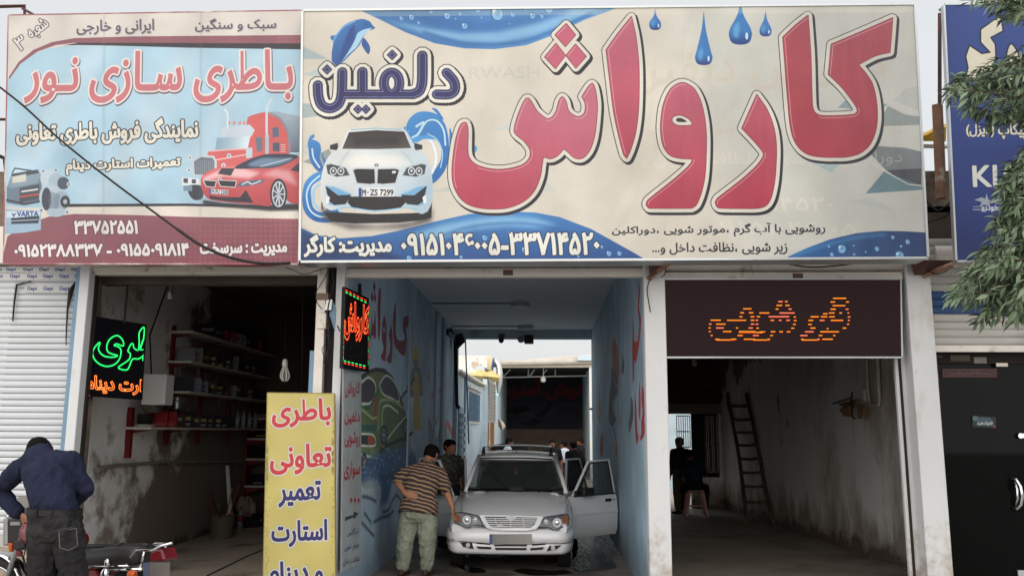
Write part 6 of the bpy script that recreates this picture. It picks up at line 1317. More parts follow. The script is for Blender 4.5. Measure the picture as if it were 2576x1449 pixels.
# grille
gf = patch('grille', [(497, 868), (800, 872), (1108, 880), (1075, 960), (1040, 1002), (960, 1016), (800, 1016), (640, 1012), (570, 990), (535, 940)], m_car, .030)
gi = patch('grille_opening', [(550, 884), (760, 886), (785, 925), (820, 925), (850, 888), (1052, 895), (1020, 960), (985, 990), (620, 985), (585, 950)], m_trim, .034)
for k, (xa, xb) in enumerate([(558, 1046), (568, 1038), (580, 1026), (592, 1012), (608, 996)]):
    y = 903+k*19; q = MB(); q.tube([onb(xa, y-2, .040), onb(800, y, .043), onb(xb, y+2, .040)], .0065, 4); q.build('grille_bar', m_car, car)
for x in (655, 800, 925): q = MB(); q.tube([onb(x-8, 895, .040), onb(x+16 if x < 700 else x, 985, .040)], .004, 4); q.build('grille_rib', m_car, car)
q = MB(); c_ = onb(802, 903, .050); q.loft([[onb(x, y, .046) for x, y in [(752, 884), (802, 878), (852, 888), (836, 912), (802, 934), (770, 912)]], [onb(x, y, .052) for x, y in [(760, 888), (802, 882), (846, 891), (832, 910), (802, 928), (774, 910)]]]); q.build('badge_shield', m_car, car)
bd = MB(); bd.disc(c_, .034, (0, 1, 0), 20, th=.010); bd = bd.build('emblem', m_mir, car, smooth='auto'); q = MB(); q.disc(c_+Vector((0, -.007, .006)), .016, (0, 1, 0), 14, th=.006); q.disc(c_+Vector((-.012, -.007, -.012)), .009, (0, 1, 0), 10, th=.006); q.disc(c_+Vector((.012, -.007, -.012)), .009, (0, 1, 0), 10, th=.006); q.build('emblem_mark', m_whs, bd)
# headlights
for s_, outline, bowls, amb in [(-1, [(258, 905), (275, 850), (330, 842), (495, 878), (520, 930), (540, 968), (440, 965), (395, 990), (345, 980), (320, 962), (270, 950)], [(382, 915, 48), (462, 912, 26)], [(268, 862), (318, 866), (322, 935), (262, 930)]),
                                 (1, [(1356, 900), (1345, 862), (1290, 864), (1115, 890), (1085, 940), (1062, 985), (1165, 985), (1195, 1008), (1250, 1012), (1280, 985), (1345, 965)], [(1238, 942, 50), (1133, 930, 24)], [(1290, 880), (1342, 880), (1350, 940), (1292, 950)])]:
    Yh = lambda x: plan(max(-1, min(1, (K(x, 900, Y0).x-xc)/.62*.7))).y
    def hp(x, y, o): return K(x, y, Yh(x)+o)
    hl = empty('headlight', tuple(hp(bowls[0][0], bowls[0][1], 0))); parent(hl, car)
    q = MB(); f = [hp(x, y, .0) for x, y in outline]; n_ = len(f); q.v = [tuple(p) for p in f]+[tuple(p+Vector((0, .10, 0))) for p in f]; q.f = [list(range(n_))]+[[i, (i+1) % n_, (i+1) % n_+n_, i+n_] for i in range(n_)]; q.mi = [0]*len(q.f); q.build('housing', mat('lamp housing grey', (128, 134, 142), rough=.2, metal=.5, var=.05), hl)
    q = MB(); q.tube([hp(x, y, -.003) for x, y in outline+outline[:1]], .0045, 5); q.build('lamp_rim', m_trim, hl)
    for bx_, by_, br in bowls:
        R_ = (K(bx_+br, by_, Yh(bx_))-K(bx_, by_, Yh(bx_))).length; c_ = hp(bx_, by_, -.006)
        q = MB(); q.loft([ring(c_+Vector((0, dy, 0)), Vector((1, 0, 0)), Vector((0, 0, 1)), R_*k, R_*k, 20, 2) for dy, k in [(-.006, 1.0), (-.010, .92), (.0, .80), (-.002, .5), (-.016, .34), (-.020, .12)]]); q.build('reflector_bowl', m_mir, hl, smooth='auto')
    q = MB(); f = [hp(x, y, -.006) for x, y in amb]; q.slab(f, (0, .01, 0)); q.build('indicator', m_amb, hl)
# plate
pq = [onb(596, 1050, .034), onb(998, 1050, .034), onb(1000, 1146, .034), onb(598, 1146, .034)]; PP = Plane(pq); c = PP.canvas(900, (172, 170, 166)); wpl = c.w; c.fill([(0, 0), (1, 0), (1, 1)], (0, 0, 0), 0)
c.tf = lambda p: p; c.fill([(0, 0), (wpl*.07, 0), (wpl*.07, c.h), (0, c.h)], (70, 92, 150)); c.noise(.02, 3)
c.im[:, int(wpl*.07):] *= np.linspace(.8, 1.02, wpl-int(wpl*.07))[None, :, None]; 
printed('number_plate', PP, (imgmat('pale plate', c.image('plate'), rough=.4), m_trim), (0, .008, 0), car)
# windscreen, pillars, roof
ws = [K(395, 612, 11.60), K(1300, 628, 11.60), K(1200, 345, 12.20), K(505, 335, 12.20)]
wsm = [K(372, 628, 11.58), K(1325, 640, 11.58), K(1215, 318, 12.22), K(500, 308, 12.22)]
q = MB(); q.slab(ws, (0, .006, .004)); q.build('windscreen', mg, car)
for a_, b2, w_ in ((0, 3, .034), (1, 2, .034)): q = MB(); q.tube([wsm[a_]+Vector((0, -.01, -.03)), wsm[a_].lerp(wsm[b2], .5)+Vector((0, 0, .012)), wsm[b2]], [.030, .028, .030], 8); q.build('pillar', m_car, car, smooth=True)
q = MB(); q.tube([ws[3].lerp(ws[2], t) + Vector((0, 0, .006+.012*math.sin(math.pi*t))) for t in np.linspace(0, 1, 9)], .016, 6); q.build('windscreen_seal', m_trim, car)
rz = wsm[2].z; rx0, rx1 = wsm[3].x, wsm[2].x
q = MB(); rr = []
for y, up_, sh_ in [(12.19, .0, .0), (12.30, .035, .0), (12.6, .055, -.01), (13.2, .06, -.01), (13.8, .035, .0), (14.05, -.02, .01)]:
    rr.append([Vector((rx0+sh_+(rx1-rx0-2*sh_)*t, y, rz-.012+up_+.030*math.sin(math.pi*t))) for t in np.linspace(0, 1, 11)]+[Vector((rx1-sh_, y, rz-.06+up_)), Vector((rx0+sh_, y, rz-.06+up_))])
q.loft(rr); q.build('roof', m_car, car, smooth='auto')
for s_, x in ((-1, rx0), (1, rx1)):
    q = MB(); q.tube([Vector((x+s_*.01, 13.15, rz+.0)), Vector((x+s_*.10, 13.2, .78))], .03, 8); q.build('pillar', m_car, car, smooth=True)
    q = MB(); q.tube([Vector((x+s_*.01, 13.95, rz)), Vector((x+s_*.12, 14.2, .80))], .05, 8); q.build('pillar', m_car, car, smooth=True)
# roof rack
for s_, x in ((-1, rx0+.05), (1, rx1-.05)):
    q = MB(); q.tube([Vector((x, 12.28, rz+.03)), Vector((x, 12.42, rz+.12)), Vector((x, 12.9, rz+.135)), Vector((x, 13.5, rz+.13)), Vector((x, 13.8, rz+.05))], [.016, .014, .013, .013, .014], 8); q.build('roof_rail', m_chrome, car, smooth=True)
    q = MB(); q.hexa([Vector((x-.03, 12.25, rz+.015)), Vector((x+.03, 12.25, rz+.015)), Vector((x+.03, 12.40, rz+.02)), Vector((x-.03, 12.40, rz+.02)), Vector((x-.012, 12.36, rz+.13)), Vector((x+.012, 12.36, rz+.13)), Vector((x+.012, 12.42, rz+.13)), Vector((x-.012, 12.42, rz+.13))]); q.build('rail_foot', m_trim, car)
for y, m_, r_ in ((12.75, m_chrome, .022), (13.35, m_chrome, .022)):
    q = MB(); q.loft([ring(Vector((x, y, rz+.125+.02*math.sin(math.pi*(x-rx0)/(rx1-rx0)))), Vector((0, 1, 0)), Vector((0, 0, 1)), .12, .008, 10, 3) for x in np.linspace(rx0+.05, rx1-.05, 9)]); q.build('rack_bar', m_, car, smooth='auto')
q = MB(); a_ = K(852, 290, 12.3); q.tube([a_, a_+Vector((0, -.01, .03))], [.012, .008], 8); q.tube([a_+Vector((0, 0, .02)), K(856, 235, 12.34)], .003, 5); q.build('antenna', m_trim, car)
# wipers and small things on the screen
for pts in [[(800, 640), (700, 560), (615, 470)], [(1240, 650), (1100, 590), (960, 560)]]:
    q = MB(); q.tube([K(pts[0][0], pts[0][1], 11.56), K(pts[1][0], pts[1][1], 11.70), K(pts[2][0], pts[2][1], 11.86)], .005, 5); q.build('wiper', m_trim, car)
for x in (580, 1065): q = MB(); q.sphere(K(x, 657, 11.47)+Vector((0, 0, .008)), .009, 8, 6); q.build('washer_jet', m_trim, car)
q = MB(); q.disc(K(846, 442, 12.03), .032, (0, 1, -.2), 18, th=.004); q.build('red_sticker', mat('red sticker', (200, 70, 60)), car)
q = MB(); q.slab([K(825, 462, 11.99), K(865, 462, 11.99), K(862, 482, 11.96), K(828, 482, 11.96)], (0, .003, 0)); q.build('paper_slip', m_whs, car)
q = MB(); q.slab([K(525, 365, 12.14), K(592, 365, 12.14), K(590, 415, 12.05), K(520, 415, 12.05)], (0, .003, 0)); q.build('paper_slip', mat('pale green slip', (120, 136, 128)), car)
# inside: dash, wheel, seats, mirror
q = MB(); q.box((xc-.62, 11.66, .60), (xc+.62, 11.95, .80)); q.build('dashboard', m_trim, car, bevel=.04)
q = MB(); c_ = Vector((xc+.32, 12.0, .90)); q.tube([c_+Vector((.18*math.cos(t), -.04*math.sin(t)*0-.07*math.sin(t), .17*math.sin(t))) for t in np.linspace(0, 2*math.pi, 21)], .013, 6, cap=False); q.build('steering_wheel', m_trim, car, smooth=True)
for sx in (-.32, .32):
    q = MB(); q.box((xc+sx-.24, 12.35, .40), (xc+sx+.24, 12.85, .58)); q.hexa([Vector((xc+sx-.23, 12.78, .55)), Vector((xc+sx+.23, 12.78, .55)), Vector((xc+sx+.23, 12.90, .55)), Vector((xc+sx-.23, 12.90, .55)), Vector((xc+sx-.19, 12.92, 1.05)), Vector((xc+sx+.19, 12.92, 1.05)), Vector((xc+sx+.19, 13.02, 1.05)), Vector((xc+sx-.19, 13.02, 1.05))]); q.box((xc+sx-.12, 12.95, 1.07), (xc+sx+.12, 13.03, 1.22)); q.build('seat', m_seat, car, bevel=.03)
q = MB(); q.box((xc-.6, 13.5, .55), (xc+.6, 13.7, 1.05)); q.build('rear_seat', m_seat, car, bevel=.04)
q = MB(); q.box((xc-.11, 12.22, 1.16), (xc+.11, 12.24, 1.21)); q.build('rear_view_mirror', m_trim, car)
q = MB(); q.slab([Vector((xc-.5, 14.1, 1.22)), Vector((xc+.5, 14.1, 1.22)), Vector((xc+.58, 14.22, .85)), Vector((xc-.58, 14.22, .85))], (0, .006, 0)); q.build('rear_window', mg, car)
# wheels
for sx in (-1, 1):
    for yw in (11.08, 13.55):
        wl = empty('wheel', (xc+sx*.68, yw, .275)); parent(wl, car)
        q = MB(); X = Vector((1, 0, 0)); c_ = Vector((xc+sx*.66, yw, .275)); q.loft([ring(c_+X*dx, Vector((0, 1, 0)), Vector((0, 0, 1)), r_, r_, 28, 2) for dx, r_ in [(-.085, .18), (-.085, .255), (-.070, .275), (.070, .275), (.085, .255), (.085, .18)]]); q.build('tyre', m_rub, wl, smooth='auto')
        q = MB(); q.loft([ring(c_+X*dx, Vector((0, 1, 0)), Vector((0, 0, 1)), r_, r_, 20, 2) for dx, r_ in [(sx*.078, .178), (sx*.082, .16), (sx*.070, .05), (sx*.076, .02)]]); q.build('rim', m_mir, wl, smooth='auto')
    q = MB(); q.box((xc+sx*.60-.12, 10.72, .26), (xc+sx*.60+.12, 11.45, .50)); q.build('wheel_arch', m_rub, car)
q = MB(); q.box((xc-.58, 10.62, .19), (xc+.58, 14.1, .22)); q.build('underside', m_rub, car)
# doors
def door(hinge, end, front, mir=True):
    hv, ev = Vector((hinge[0], hinge[1], 0)), Vector((end[0], end[1], 0)); L_ = (ev-hv).length; u_ = (ev-hv).normalized(); n_ = Vector((u_.y, -u_.x, 0)); n_ = n_ if n_.y < 0 else -n_
    dr = empty('door', tuple(hv+Vector((0, 0, .55)))); parent(dr, car)
    W = lambda l, z, o=0: hv+u_*l*L_+Vector((0, 0, z))+n_*o
    prof_ = [(.27, -.02), (.34, .012), (.50, .022), (.56, .022), (.565, .030), (.60, .030), (.605, .022), (.74, .010), (.81, -.004)]
    q = MB(); q.loft([[W(l+.0, z, o) for l in (0, .5, 1.0)] for z, o in prof_]+[[W(l, z, o-.06) for l in (0, .5, 1.0)] for z, o in prof_[::-1]], closed=False, cap=False)
    for l in (0, 1.0): pass
    a_ = [W(0, z, o) for z, o in prof_]; b3 = [W(0, z, o-.06) for z, o in prof_[::-1]]; q.add(a_+b3, [tuple(range(len(a_)*2))]); a_ = [W(1, z, o) for z, o in prof_]; b3 = [W(1, z, o-.06) for z, o in prof_[::-1]]; q.add(a_+b3, [tuple(range(len(a_)*2))])
    q.add([W(0, .27, -.02), W(1, .27, -.02), W(1, .27, -.08), W(0, .27, -.08)], [(0, 1, 2, 3)])
    q.build('door_panel', m_car, dr, smooth='auto')
    fr_ = [(.06, .81), (.40 if front else .05, 1.255), (.86, 1.275), (.985, .815)] if front else [(.03, .81), (.06, 1.255), (.62, 1.26), (.96, .815)]
    q = MB(); q.tube([W(l, z, -.025) for l, z in fr_], .019, 6); q.build('window_frame', m_car, dr, smooth='auto')
    q = MB(); q.tube([W(l+(.03 if l < .5 else -.03), z-(.022 if z > 1 else 0), -.012) for l, z in fr_], .008, 5); q.build('window_seal', m_trim, dr)
    q = MB(); f = [W(l, z, -.026) for l, z in fr_]; q.slab(f, n_*-.004); q.build('window', mg, dr)
    q = MB(); q.tube([W(.05, .812, .0), W(.97, .816, .0)], .009, 5); q.build('belt_strip', m_trim, dr)
    q = MB(); c_ = W(.80, .735, .016); q.obox(c_, u_*.062, n_*.009, Vector((0, 0, .020))); q.build('door_handle', m_trim, dr, bevel=.005); q = MB(); q.disc(W(.93, .735, .012), .012, n_, 10, th=.01); q.build('lock', m_trim, dr)
    if mir and front:
        q = MB(); c_ = W(.26, .868, .075); q.obox(c_, u_*.115, n_*.04, Vector((0, 0, .055))); q.obox(W(.10, .85, .02), u_*.06, n_*.02, Vector((0, 0, .04))); q.build('wing_mirror', m_trim, dr, bevel=.02)
door((xc+.775, 11.60), (.985, 12.28), True); door((xc-.775, 11.60), (xc-.775-.66, 12.30), True)
door((xc+.74, 12.75), (xc+.74+.36, 13.45), False); door((xc-.74, 12.75), (xc-.74-.40, 13.42), False)
# ================================================================== yard behind the tunnel
yo, yn = Vector((-1.99, 19.2, 0)), Vector((1, -.0229, 0)).normalized()
c2b = crop(1250, 920, 500, 1725)
def Yd(x, y): u, v = c2b([(x, y)])[0]; return atP(u, v, yo, yn)
def Y2(x, y, Y): u, v = c2b([(x, y)])[0]; return atY(u, v, Y)
yb = empty('yard_annex', (-2.1, 23, 0), 'light blue one storey annex along the sunlit yard', 'building')
def wallpt(y, z, off=0): return yo+Vector((.0229*-1*-(y-19.2)*0+(y-19.2)*.0229*1*0, 0, 0))+Vector(((y-19.2)*-.0229*-1*0, y-19.2, z))+Vector((off, 0, 0))
xw = lambda y: -1.99+.0229*0*(y-19.2)-(y-19.2)*.0229*-1*0
def Wp(y, z, off=0.0):                       # point on the annex face, off = out into the yard
    return Vector((-1.99-(y-19.2)*.0229+off, y, z)) if False else Vector((yo.x-(y-yo.y)*yn.y/yn.x+off, y, z))
def wbox(name, y0, y1, z0, z1, o0, o1, m, par=yb, **k):
    q = MB(); q.hexa([Wp(y0, z0, o0), Wp(y0, z0, o1), Wp(y1, z0, o1), Wp(y1, z0, o0), Wp(y0, z1, o0), Wp(y0, z1, o1), Wp(y1, z1, o1), Wp(y1, z1, o0)]); return q.build(name, m, par, **k)
wbox('wall', 19.2, 25.7, 0, 2.92, -.25, 0, m_bluel)
q = MB(); 
rr = []
for i in range(60):
    y = 19.3+i*(25.9-19.3)/59; w_ = .03*math.sin(i*1.9); rr.append([Wp(y, 2.98+w_, .10), Wp(y, 3.02+w_, .10), Wp(y, 3.16+w_, -.9), Wp(y, 3.10+w_, -.9)])
q.loft(rr, closed=True); q.build('roof_sheet', mat('weathered roof sheet', (196, 190, 178), rough=.8, var=.2, scale=6), yb, smooth='auto')
wy0, wy1 = 21.4, 24.2
wf = wbox('window', wy0-.08, wy1+.08, 1.86, 2.72, .0, .03, m_wht); wbox('pane', wy0, wy1, 1.92, 2.66, .031, .036, mat('hazy bluish glass', (120, 150, 176), rough=.15, var=.2, scale=2, stretch=(1, .5, 1)), wf)
wbox('sill', 21.2, 24.5, 2.74, 2.80, 0, .10, m_wht)
for k in range(7): wbox('louvre', 19.35, 19.95, .95+k*.17-(.0), 1.03+k*.17, .06, .16, m_bluel)
wbox('louvre_frame', 19.3, 20.0, .75, 2.2, .0, .055, mat('blue louvre paint', (120, 150, 172), rough=.6)); wbox('post', 20.6, 20.68, 0, 2.95, .0, .05, m_bluestrip)
wbox('post', 25.4, 25.75, 0, 3.2, .0, .12, m_bluel)
wbox('wall', 29.7, 31.0, 0, 2.9, -.25, .10, m_bluel); wbox('wall', 25.7, 29.7, 3.25, 3.6, -.25, .0, m_bluel)
# roller door of the annex: each slat a piece
rd = empty('roller_door', tuple(Wp(27.5, 2.4))); parent(rd, yb)
zt2, zm = 3.25, Yd(635, 1085).z
q = MB(); q.hexa([Wp(25.8, 0, .02), Wp(25.8, 0, .05), Wp(29.6, 0, .05), Wp(29.6, 0, .02), Wp(25.8, .105, .0), Wp(25.8, .105, .035), Wp(29.6, .105, .035), Wp(29.6, .105, .0)]); o = q.build('slat', m_slatd, rd); me = o.data; o.matrix_parent_inverse = Matrix(); b0 = rd.location.copy()
k = 0; z = zm
while z < zt2:
    if k > 0: o = bpy.data.objects.new('slat', me); COL.objects.link(o); o.parent = rd
    o.location = Vector((0, 0, z))-b0; z += .108; k += 1
wbox('wooden_door', 27.4, 29.6, 0, zm-.02, -.05, .0, mat('brown wooden door', (150, 104, 62), rough=.7, var=.2, scale=3, stretch=(1, 3, .5))); wbox('doorway', 25.8, 27.4, 0, zm-.02, -.1, -.06, m_dark)
# rough wall, chimney box, tarps over the annex roof
q = wallgrid((-6, 27.5, 0), (Y2(650, 500, 27.5).x, 27.5, 0), Y2(500, 418, 27.5).z, 40, 50, .08, 22.0); q.build('rubble_wall', mat('pale rubble', (232, 224, 212), rough=.95, var=.25, scale=2.2, bump=1, bscale=6, c2=(190, 174, 154), c2thr=.56, c2soft=.05, c2scale=2.2), None, smooth=True, label='pale rubble wall rising behind the annex roof', cat='wall')
for k in range(14):
    pass
q = MB(); a_ = [Y2(618, 432, 26.2), Y2(680, 445, 26.0), Y2(655, 572, 26.0), Y2(605, 560, 26.2)]; q.slab(a_, (0, .6, 0)); q.build('vent_shaft', mat('cream sheet metal', (206, 190, 150), rough=.6), None, label='tilted cream sheet metal shaft sticking up over the annex', cat='shaft')
q = MB(); a_ = [Y2(668, 450, 25.95), Y2(688, 440, 25.95), Y2(664, 545, 25.95), Y2(648, 555, 25.95)]; q.slab(a_, (0, .03, 0)); q.build('blue_board', mat('faded blue panel', (70, 90, 150), rough=.6), None, label='narrow blue panel fixed to the cream shaft', cat='board')
q = MB(); rr = []
for i in range(15):
    t = i/14; x = 440+t*290; y0 = 585-35*math.sin(t*2.6)+t*40; rr.append([Y2(x, y0+12*math.sin(i), 25.6), Y2(x+3, y0+34+22*math.sin(t*3), 25.4), Y2(x, y0+60+40*t+10*math.sin(i*1.3), 25.6), Y2(x, y0+40, 26.2)])
q.loft(rr); q.build('yellow_cover', mat('pale yellow sheeting', (214, 190, 128), rough=.7, var=.2, scale=5, bump=.8, bscale=9), None, smooth='auto', label='pale yellow sheeting gathered over the annex corner', cat='tarpaulin')
q = MB(); rr = []
for y, xl, xr_, bul in [(450, 640, 712, .1), (500, 690, 750, .3), (560, 705, 765, .4), (620, 700, 768, .45), (700, 700, 762, .4), (760, 706, 745, .3), (800, 712, 735, .1)]:
    rr.append([Y2(xl, y, 26.4), Y2((xl*2+xr_)/3, y+4, 26.2-bul), Y2((xl+2*xr_)/3, y-3, 26.2-bul), Y2(xr_, y, 26.4), Y2((xl+xr_)/2, y, 26.8)])
q.loft(rr); q.build('white_cover', mat('white plastic sheeting', (222, 222, 224), rough=.5, var=.08, scale=5, bump=1, bscale=7), None, smooth='auto', label='bulging white plastic sheeting hanging at the annex corner', cat='tarpaulin')
q = MB(); rr = []
for y, xl, xr_ in [(1060, 722, 735), (1090, 722, 775), (1130, 724, 797), (1155, 740, 785), (1170, 755, 770)]: rr.append([Y2(xl, y, 28), Y2((xl+xr_)/2, y, 27.85), Y2(xr_, y, 28), Y2((xl+xr_)/2, y, 28.1)])
q.loft(rr); q.build('cloth_bag', mat('grey white sack', (196, 186, 172), rough=.9, var=.15), None, smooth='auto', label='grey white sack hanging by the shed corner', cat='bag')
# shed
YSH = 31.0
sd_ = empty('wash_shed', (0, 33, 0), 'open fronted wash shed with white fascia and a dark painted back wall', 'shed')
xa, xb2 = Y2(745, 700, YSH).x, Y2(1648, 700, YSH).x
zf0, zf1 = Y2(1200, 540, YSH).z, Y2(760, 480, YSH).z
q = MB(); q.hexa([Vector((xa-.1, YSH, zf0)), Vector((xb2+.3, YSH, zf0+.02)), Vector((xb2+.3, YSH+.3, zf0+.02)), Vector((xa-.1, YSH+.3, zf0)), Vector((xa-.1, YSH+.02, zf1)), Vector((xb2+.3, YSH+.02, zf1+.30)), Vector((xb2+.3, YSH+.3, zf1+.30)), Vector((xa-.1, YSH+.3, zf1))]); q.build('fascia', mat('dusty white fascia', (206, 196, 184), rough=.6, var=.06), sd_)
q = MB(); q.tube([Vector((xa-.1, YSH-.08, (zf0+zf1)/2+.05)), Vector((xb2+.3, YSH-.08, (zf0+zf1)/2+.12))], .11, 12); q.build('shutter_roll', mat('grey roll', (190, 182, 172)), sd_, smooth='auto')
bx('wall', (xa-.4, YSH, 0), (xa-.06, 38.2, zf1-.2), m_bluel, sd_); bx('wall', (xb2+.02, YSH-.05, 0), (xb2+.6, 38.2, zf1-.2), m_bluel, sd_)
bx('roof', (xa-.4, YSH+.31, zf1-.18), (xb2+.5, 38.4, zf1-.06), m_dark, sd_)
bx('downpipe', (xb2-.02, YSH-.12, 0), (xb2+.08, YSH-.055, zf0), m_wht, sd_); bx('gutter_box', (xb2-.45, YSH-.35, zf1+.02), (xb2+.3, YSH-.02, zf1+.2), m_bluel, sd_)
YBK = 37.5
PB = Plane([Y2(700, 520, YBK), Y2(1700, 520, YBK), Y2(1700, 1165, YBK), Y2(700, 1165, YBK)]); c = PB.canvas(110, (54, 54, 66)); c.q = c2b
c.text('خوش آمدید', [(760, 660), (1620, 650), (1620, 860), (760, 860)], [(4.2, (120, 44, 48))], off=.01)
c.fill([(780, 960), (900, 940), (960, 920), (1050, 950), (1000, 990), (930, 1010), (940, 1080), (890, 1010), (820, 1000)], (34, 34, 44), sm=True); c.fill([(1100, 1020), (1180, 960), (1240, 890), (1250, 950), (1200, 1020), (1150, 1090), (1050, 1140), (960, 1100), (1040, 1080)], (36, 36, 48), sm=True)
c.line([(940, 1030), (1020, 1000), (1120, 1050), (1240, 1000), (1330, 930), (1450, 900), (1560, 960), (1620, 1060)], 3, (110, 110, 120), .6, 1, sm=True); c.line([(1330, 1080), (1420, 1010), (1520, 1000), (1600, 1080)], 6, (96, 50, 54), .6, 2, sm=True); c.noise(.02, 2)
printed('wall', PB, (imgmat('dark shed mural', c.image('shed_mural'), rough=.9), m_dark), (0, .1, 0), sd_, label='dark painted back wall with a red welcome word and grey dolphins')
bx('wall', (PB.c[0].x, YBK-.02, 0), (PB.c[1].x, YBK+.1, PB.c[2].z), mat('brown tiled dado', (104, 86, 76), rough=.6, var=.15, scale=3), sd_)
q = MB(); T_ = lambda x, y, Y=32.5: Y2(x, y, Y)
for a_, b_ in [((750, 640), (1120, 632)), ((1120, 632), (1640, 622)), ((775, 630), (860, 545)), ((1025, 632), (1028, 545)), ((1040, 630), (1100, 548)), ((1300, 625), (1300, 550)), ((1180, 600), (1230, 545))]:
    o = MB(); o.tube([T_(*a_), T_(*b_)], .028, 6); o.build('truss_bar', m_pillar, sd_)
lb = empty('hanging_lamp', tuple(T_(1178, 560, 31.8)), 'white spiral bulb hanging in the shed mouth', 'lamp'); o = MB(); o.tube([T_(1180, 548, 31.8), T_(1178, 625, 31.8)], .018, 6); o.build('cord', m_wht, lb); o = MB(); o.loft([ring(T_(1178, y, 31.8), Vector((1, 0, 0)), Vector((0, 1, 0)), r_, r_, 12, 2) for y, r_ in [(622, .03), (632, .07), (650, .10), (675, .10), (688, .05)]]); o.build('bulb', m_wht, lb, smooth='auto')
# yard wall seen through the back of the bare bay
bx('yard_wall', (1.7, 24.5, 0), (6, 24.7, 3.0), m_bluel, None, label='light blue yard wall seen through the gate opening of the bare bay', cat='wall')
# dark car behind the white one
q = MB(); Yc = 24.2; rr = []
for t in np.linspace(-1, 1, 13): x = Y2(840, 1330, Yc).x+t*.62; zz = 1.34-.10*t*t-(.25 if abs(t) > .95 else 0); rr.append([Vector((x, Yc, .3)), Vector((x, Yc-.02, .9)), Vector((x, Yc+.25, zz)), Vector((x, Yc+1.5, zz)), Vector((x, Yc+2.0, .9)), Vector((x, Yc+2.0, .3))])
dc = empty('dark_car', (Y2(840, 1330, Yc).x, Yc+1, 0), 'black car deep in the yard, only its roof line showing', 'car'); q.loft(rr); q.build('body', mat('black car paint', (14, 14, 16), rough=.6, spec=.1), dc, smooth='auto')
for sx in (-.55, .55): o = MB(); o.disc((Y2(840, 1330, Yc).x+sx, Yc+.1, .3), .3, (1, 0, 0), 20, th=.18); o.build('wheel', m_rub, dc, smooth='auto')
# ================================================================== fittings in the tunnel
c3b = crop(1200, 760, 780, 2093)
def T3(x, y, Y): u, v = c3b([(x, y)])[0]; return atY(u, v, Y)
def atC(x, y, z=ZC): u, v = c3b([(x, y)])[0]; return atZ(u, v, z)
for k, (x, y, r_) in enumerate([(868, 332, .17), (914, 514, .17)]):
    p = atC(x, y+8); q = MB(); q.tube([Vector((p.x, p.y, ZC-.07)), Vector((p.x, p.y, ZC))], [r_, r_], 24)
    l_ = empty('ceiling_light', tuple(p), ['round flat ceiling lamp nearer the street in the tunnel', 'round flat ceiling lamp nearer the yard in the tunnel'][k], 'lamp', 'round ceiling lamps of the tunnel'); q.build('ring', m_alu, l_, smooth='auto')
    q = MB(); q.tube([Vector((p.x, p.y, ZC-.085)), Vector((p.x, p.y, ZC-.071))], [r_*.8, r_*.9], 24); q.build('diffuser', m_wht, l_, smooth='auto')
    q = MB(); q.tube([Vector((XL+.02, p.y, ZC-.015)), Vector((p.x-r_, p.y, ZC-.015))], .014, 6); q.build('conduit', m_bluestrip, l_)
q = MB(); p = atC(796, 562); q.box((p.x-.09, p.y-.08, ZC-.06), (p.x+.09, p.y+.08, ZC)); q.build('junction_box', m_alu, label='small square box on the tunnel ceiling before the camera', cat='box')
cm = empty('cctv_camera', tuple(T3(722, 600, 18.6)), 'small dark security camera hanging by the yard opening', 'camera'); q = MB(); q.tube([T3(745, 588, 18.7), T3(722, 612, 18.5)], .02, 6); q.build('bracket', m_blk, cm); q = MB(); q.tube([T3(722, 605, 18.55), T3(720, 640, 18.35)], [.075, .055], 12); q.build('lens_housing', m_blk, cm, smooth='auto')
sp_ = empty('spotlight', tuple(T3(872, 600, 18.6)), 'small grey spotlight between the camera and the black box', 'lamp'); q = MB(); q.tube([T3(866, 575, 18.6), T3(868, 592, 18.6)], .02, 6); q.build('stem', m_alu, sp_); q = MB(); q.tube([T3(866, 590, 18.6), T3(878, 628, 18.4)], [.05, .085], 12); q.build('shade', m_alu, sp_, smooth='auto')
q = MB(); a_, b_ = T3(900, 592, 18.5), T3(974, 655, 18.5); q.box(a_, b_+Vector((0, .3, 0))); q.build('speaker_box', m_blk, bevel=.01, label='black speaker box hanging at the head of the yard opening', cat='speaker')
fl = empty('floodlight', tuple(T3(320, 580, 17.2)), 'dark floodlight with a bright face in the upper corner of the tunnel', 'lamp'); q = MB(); q.hexa([T3(268, 548, 17.6), T3(335, 538, 17.6), T3(335, 590, 17.6), T3(268, 575, 17.6), T3(305, 560, 17.2), T3(355, 582, 17.2), T3(340, 620, 17.2), T3(300, 600, 17.2)]); q.build('housing', m_blk, fl, bevel=.01); q = MB(); q.slab([T3(310, 568, 17.19), T3(350, 585, 17.19), T3(338, 614, 17.19), T3(305, 598, 17.19)], (0, -.01, 0)); q.build('face', m_mir, fl)
q = MB(); q.tube([T3(385, 590, 18.2), T3(405, 640, 18.2), T3(372, 680, 18.3), T3(362, 640, 18.4)], [.09, .10, .07, .05], 10); q.build('black_duct', m_blk, smooth=True, label='thick bent black duct at the top of the black strip', cat='duct')
q = MB(); q.tube([T3(362, 620, 18.5), T3(366, 900, 18.5), T3(372, 1140, 18.5), T3(385, 1165, 18.45)], [.05, .045, .04, .05], 6); q.build('rubber_strip', m_blk, smooth=True, label='long black rubber strip hanging down beside the yard opening', cat='strip')
q = MB(); q.tube([T3(438, 615, 19.1), T3(448, 900, 19.1), T3(456, 1180, 19.1), T3(466, 1449, 19.1)], .018, 6); q.build('steel_cable', m_bluestrip, smooth=True, label='thin grey blue pole standing in the yard opening', cat='pole')
q = MB(); q.box(T3(1436, 1140, 18.9), T3(1446, 1260, 18.8)); q.tube([T3(1412, 1175, 18.85), T3(1440, 1175, 18.85)], .02, 5); q.build('gate_latch', m_blk, label='black latch bar on the right frame of the yard opening', cat='latch')
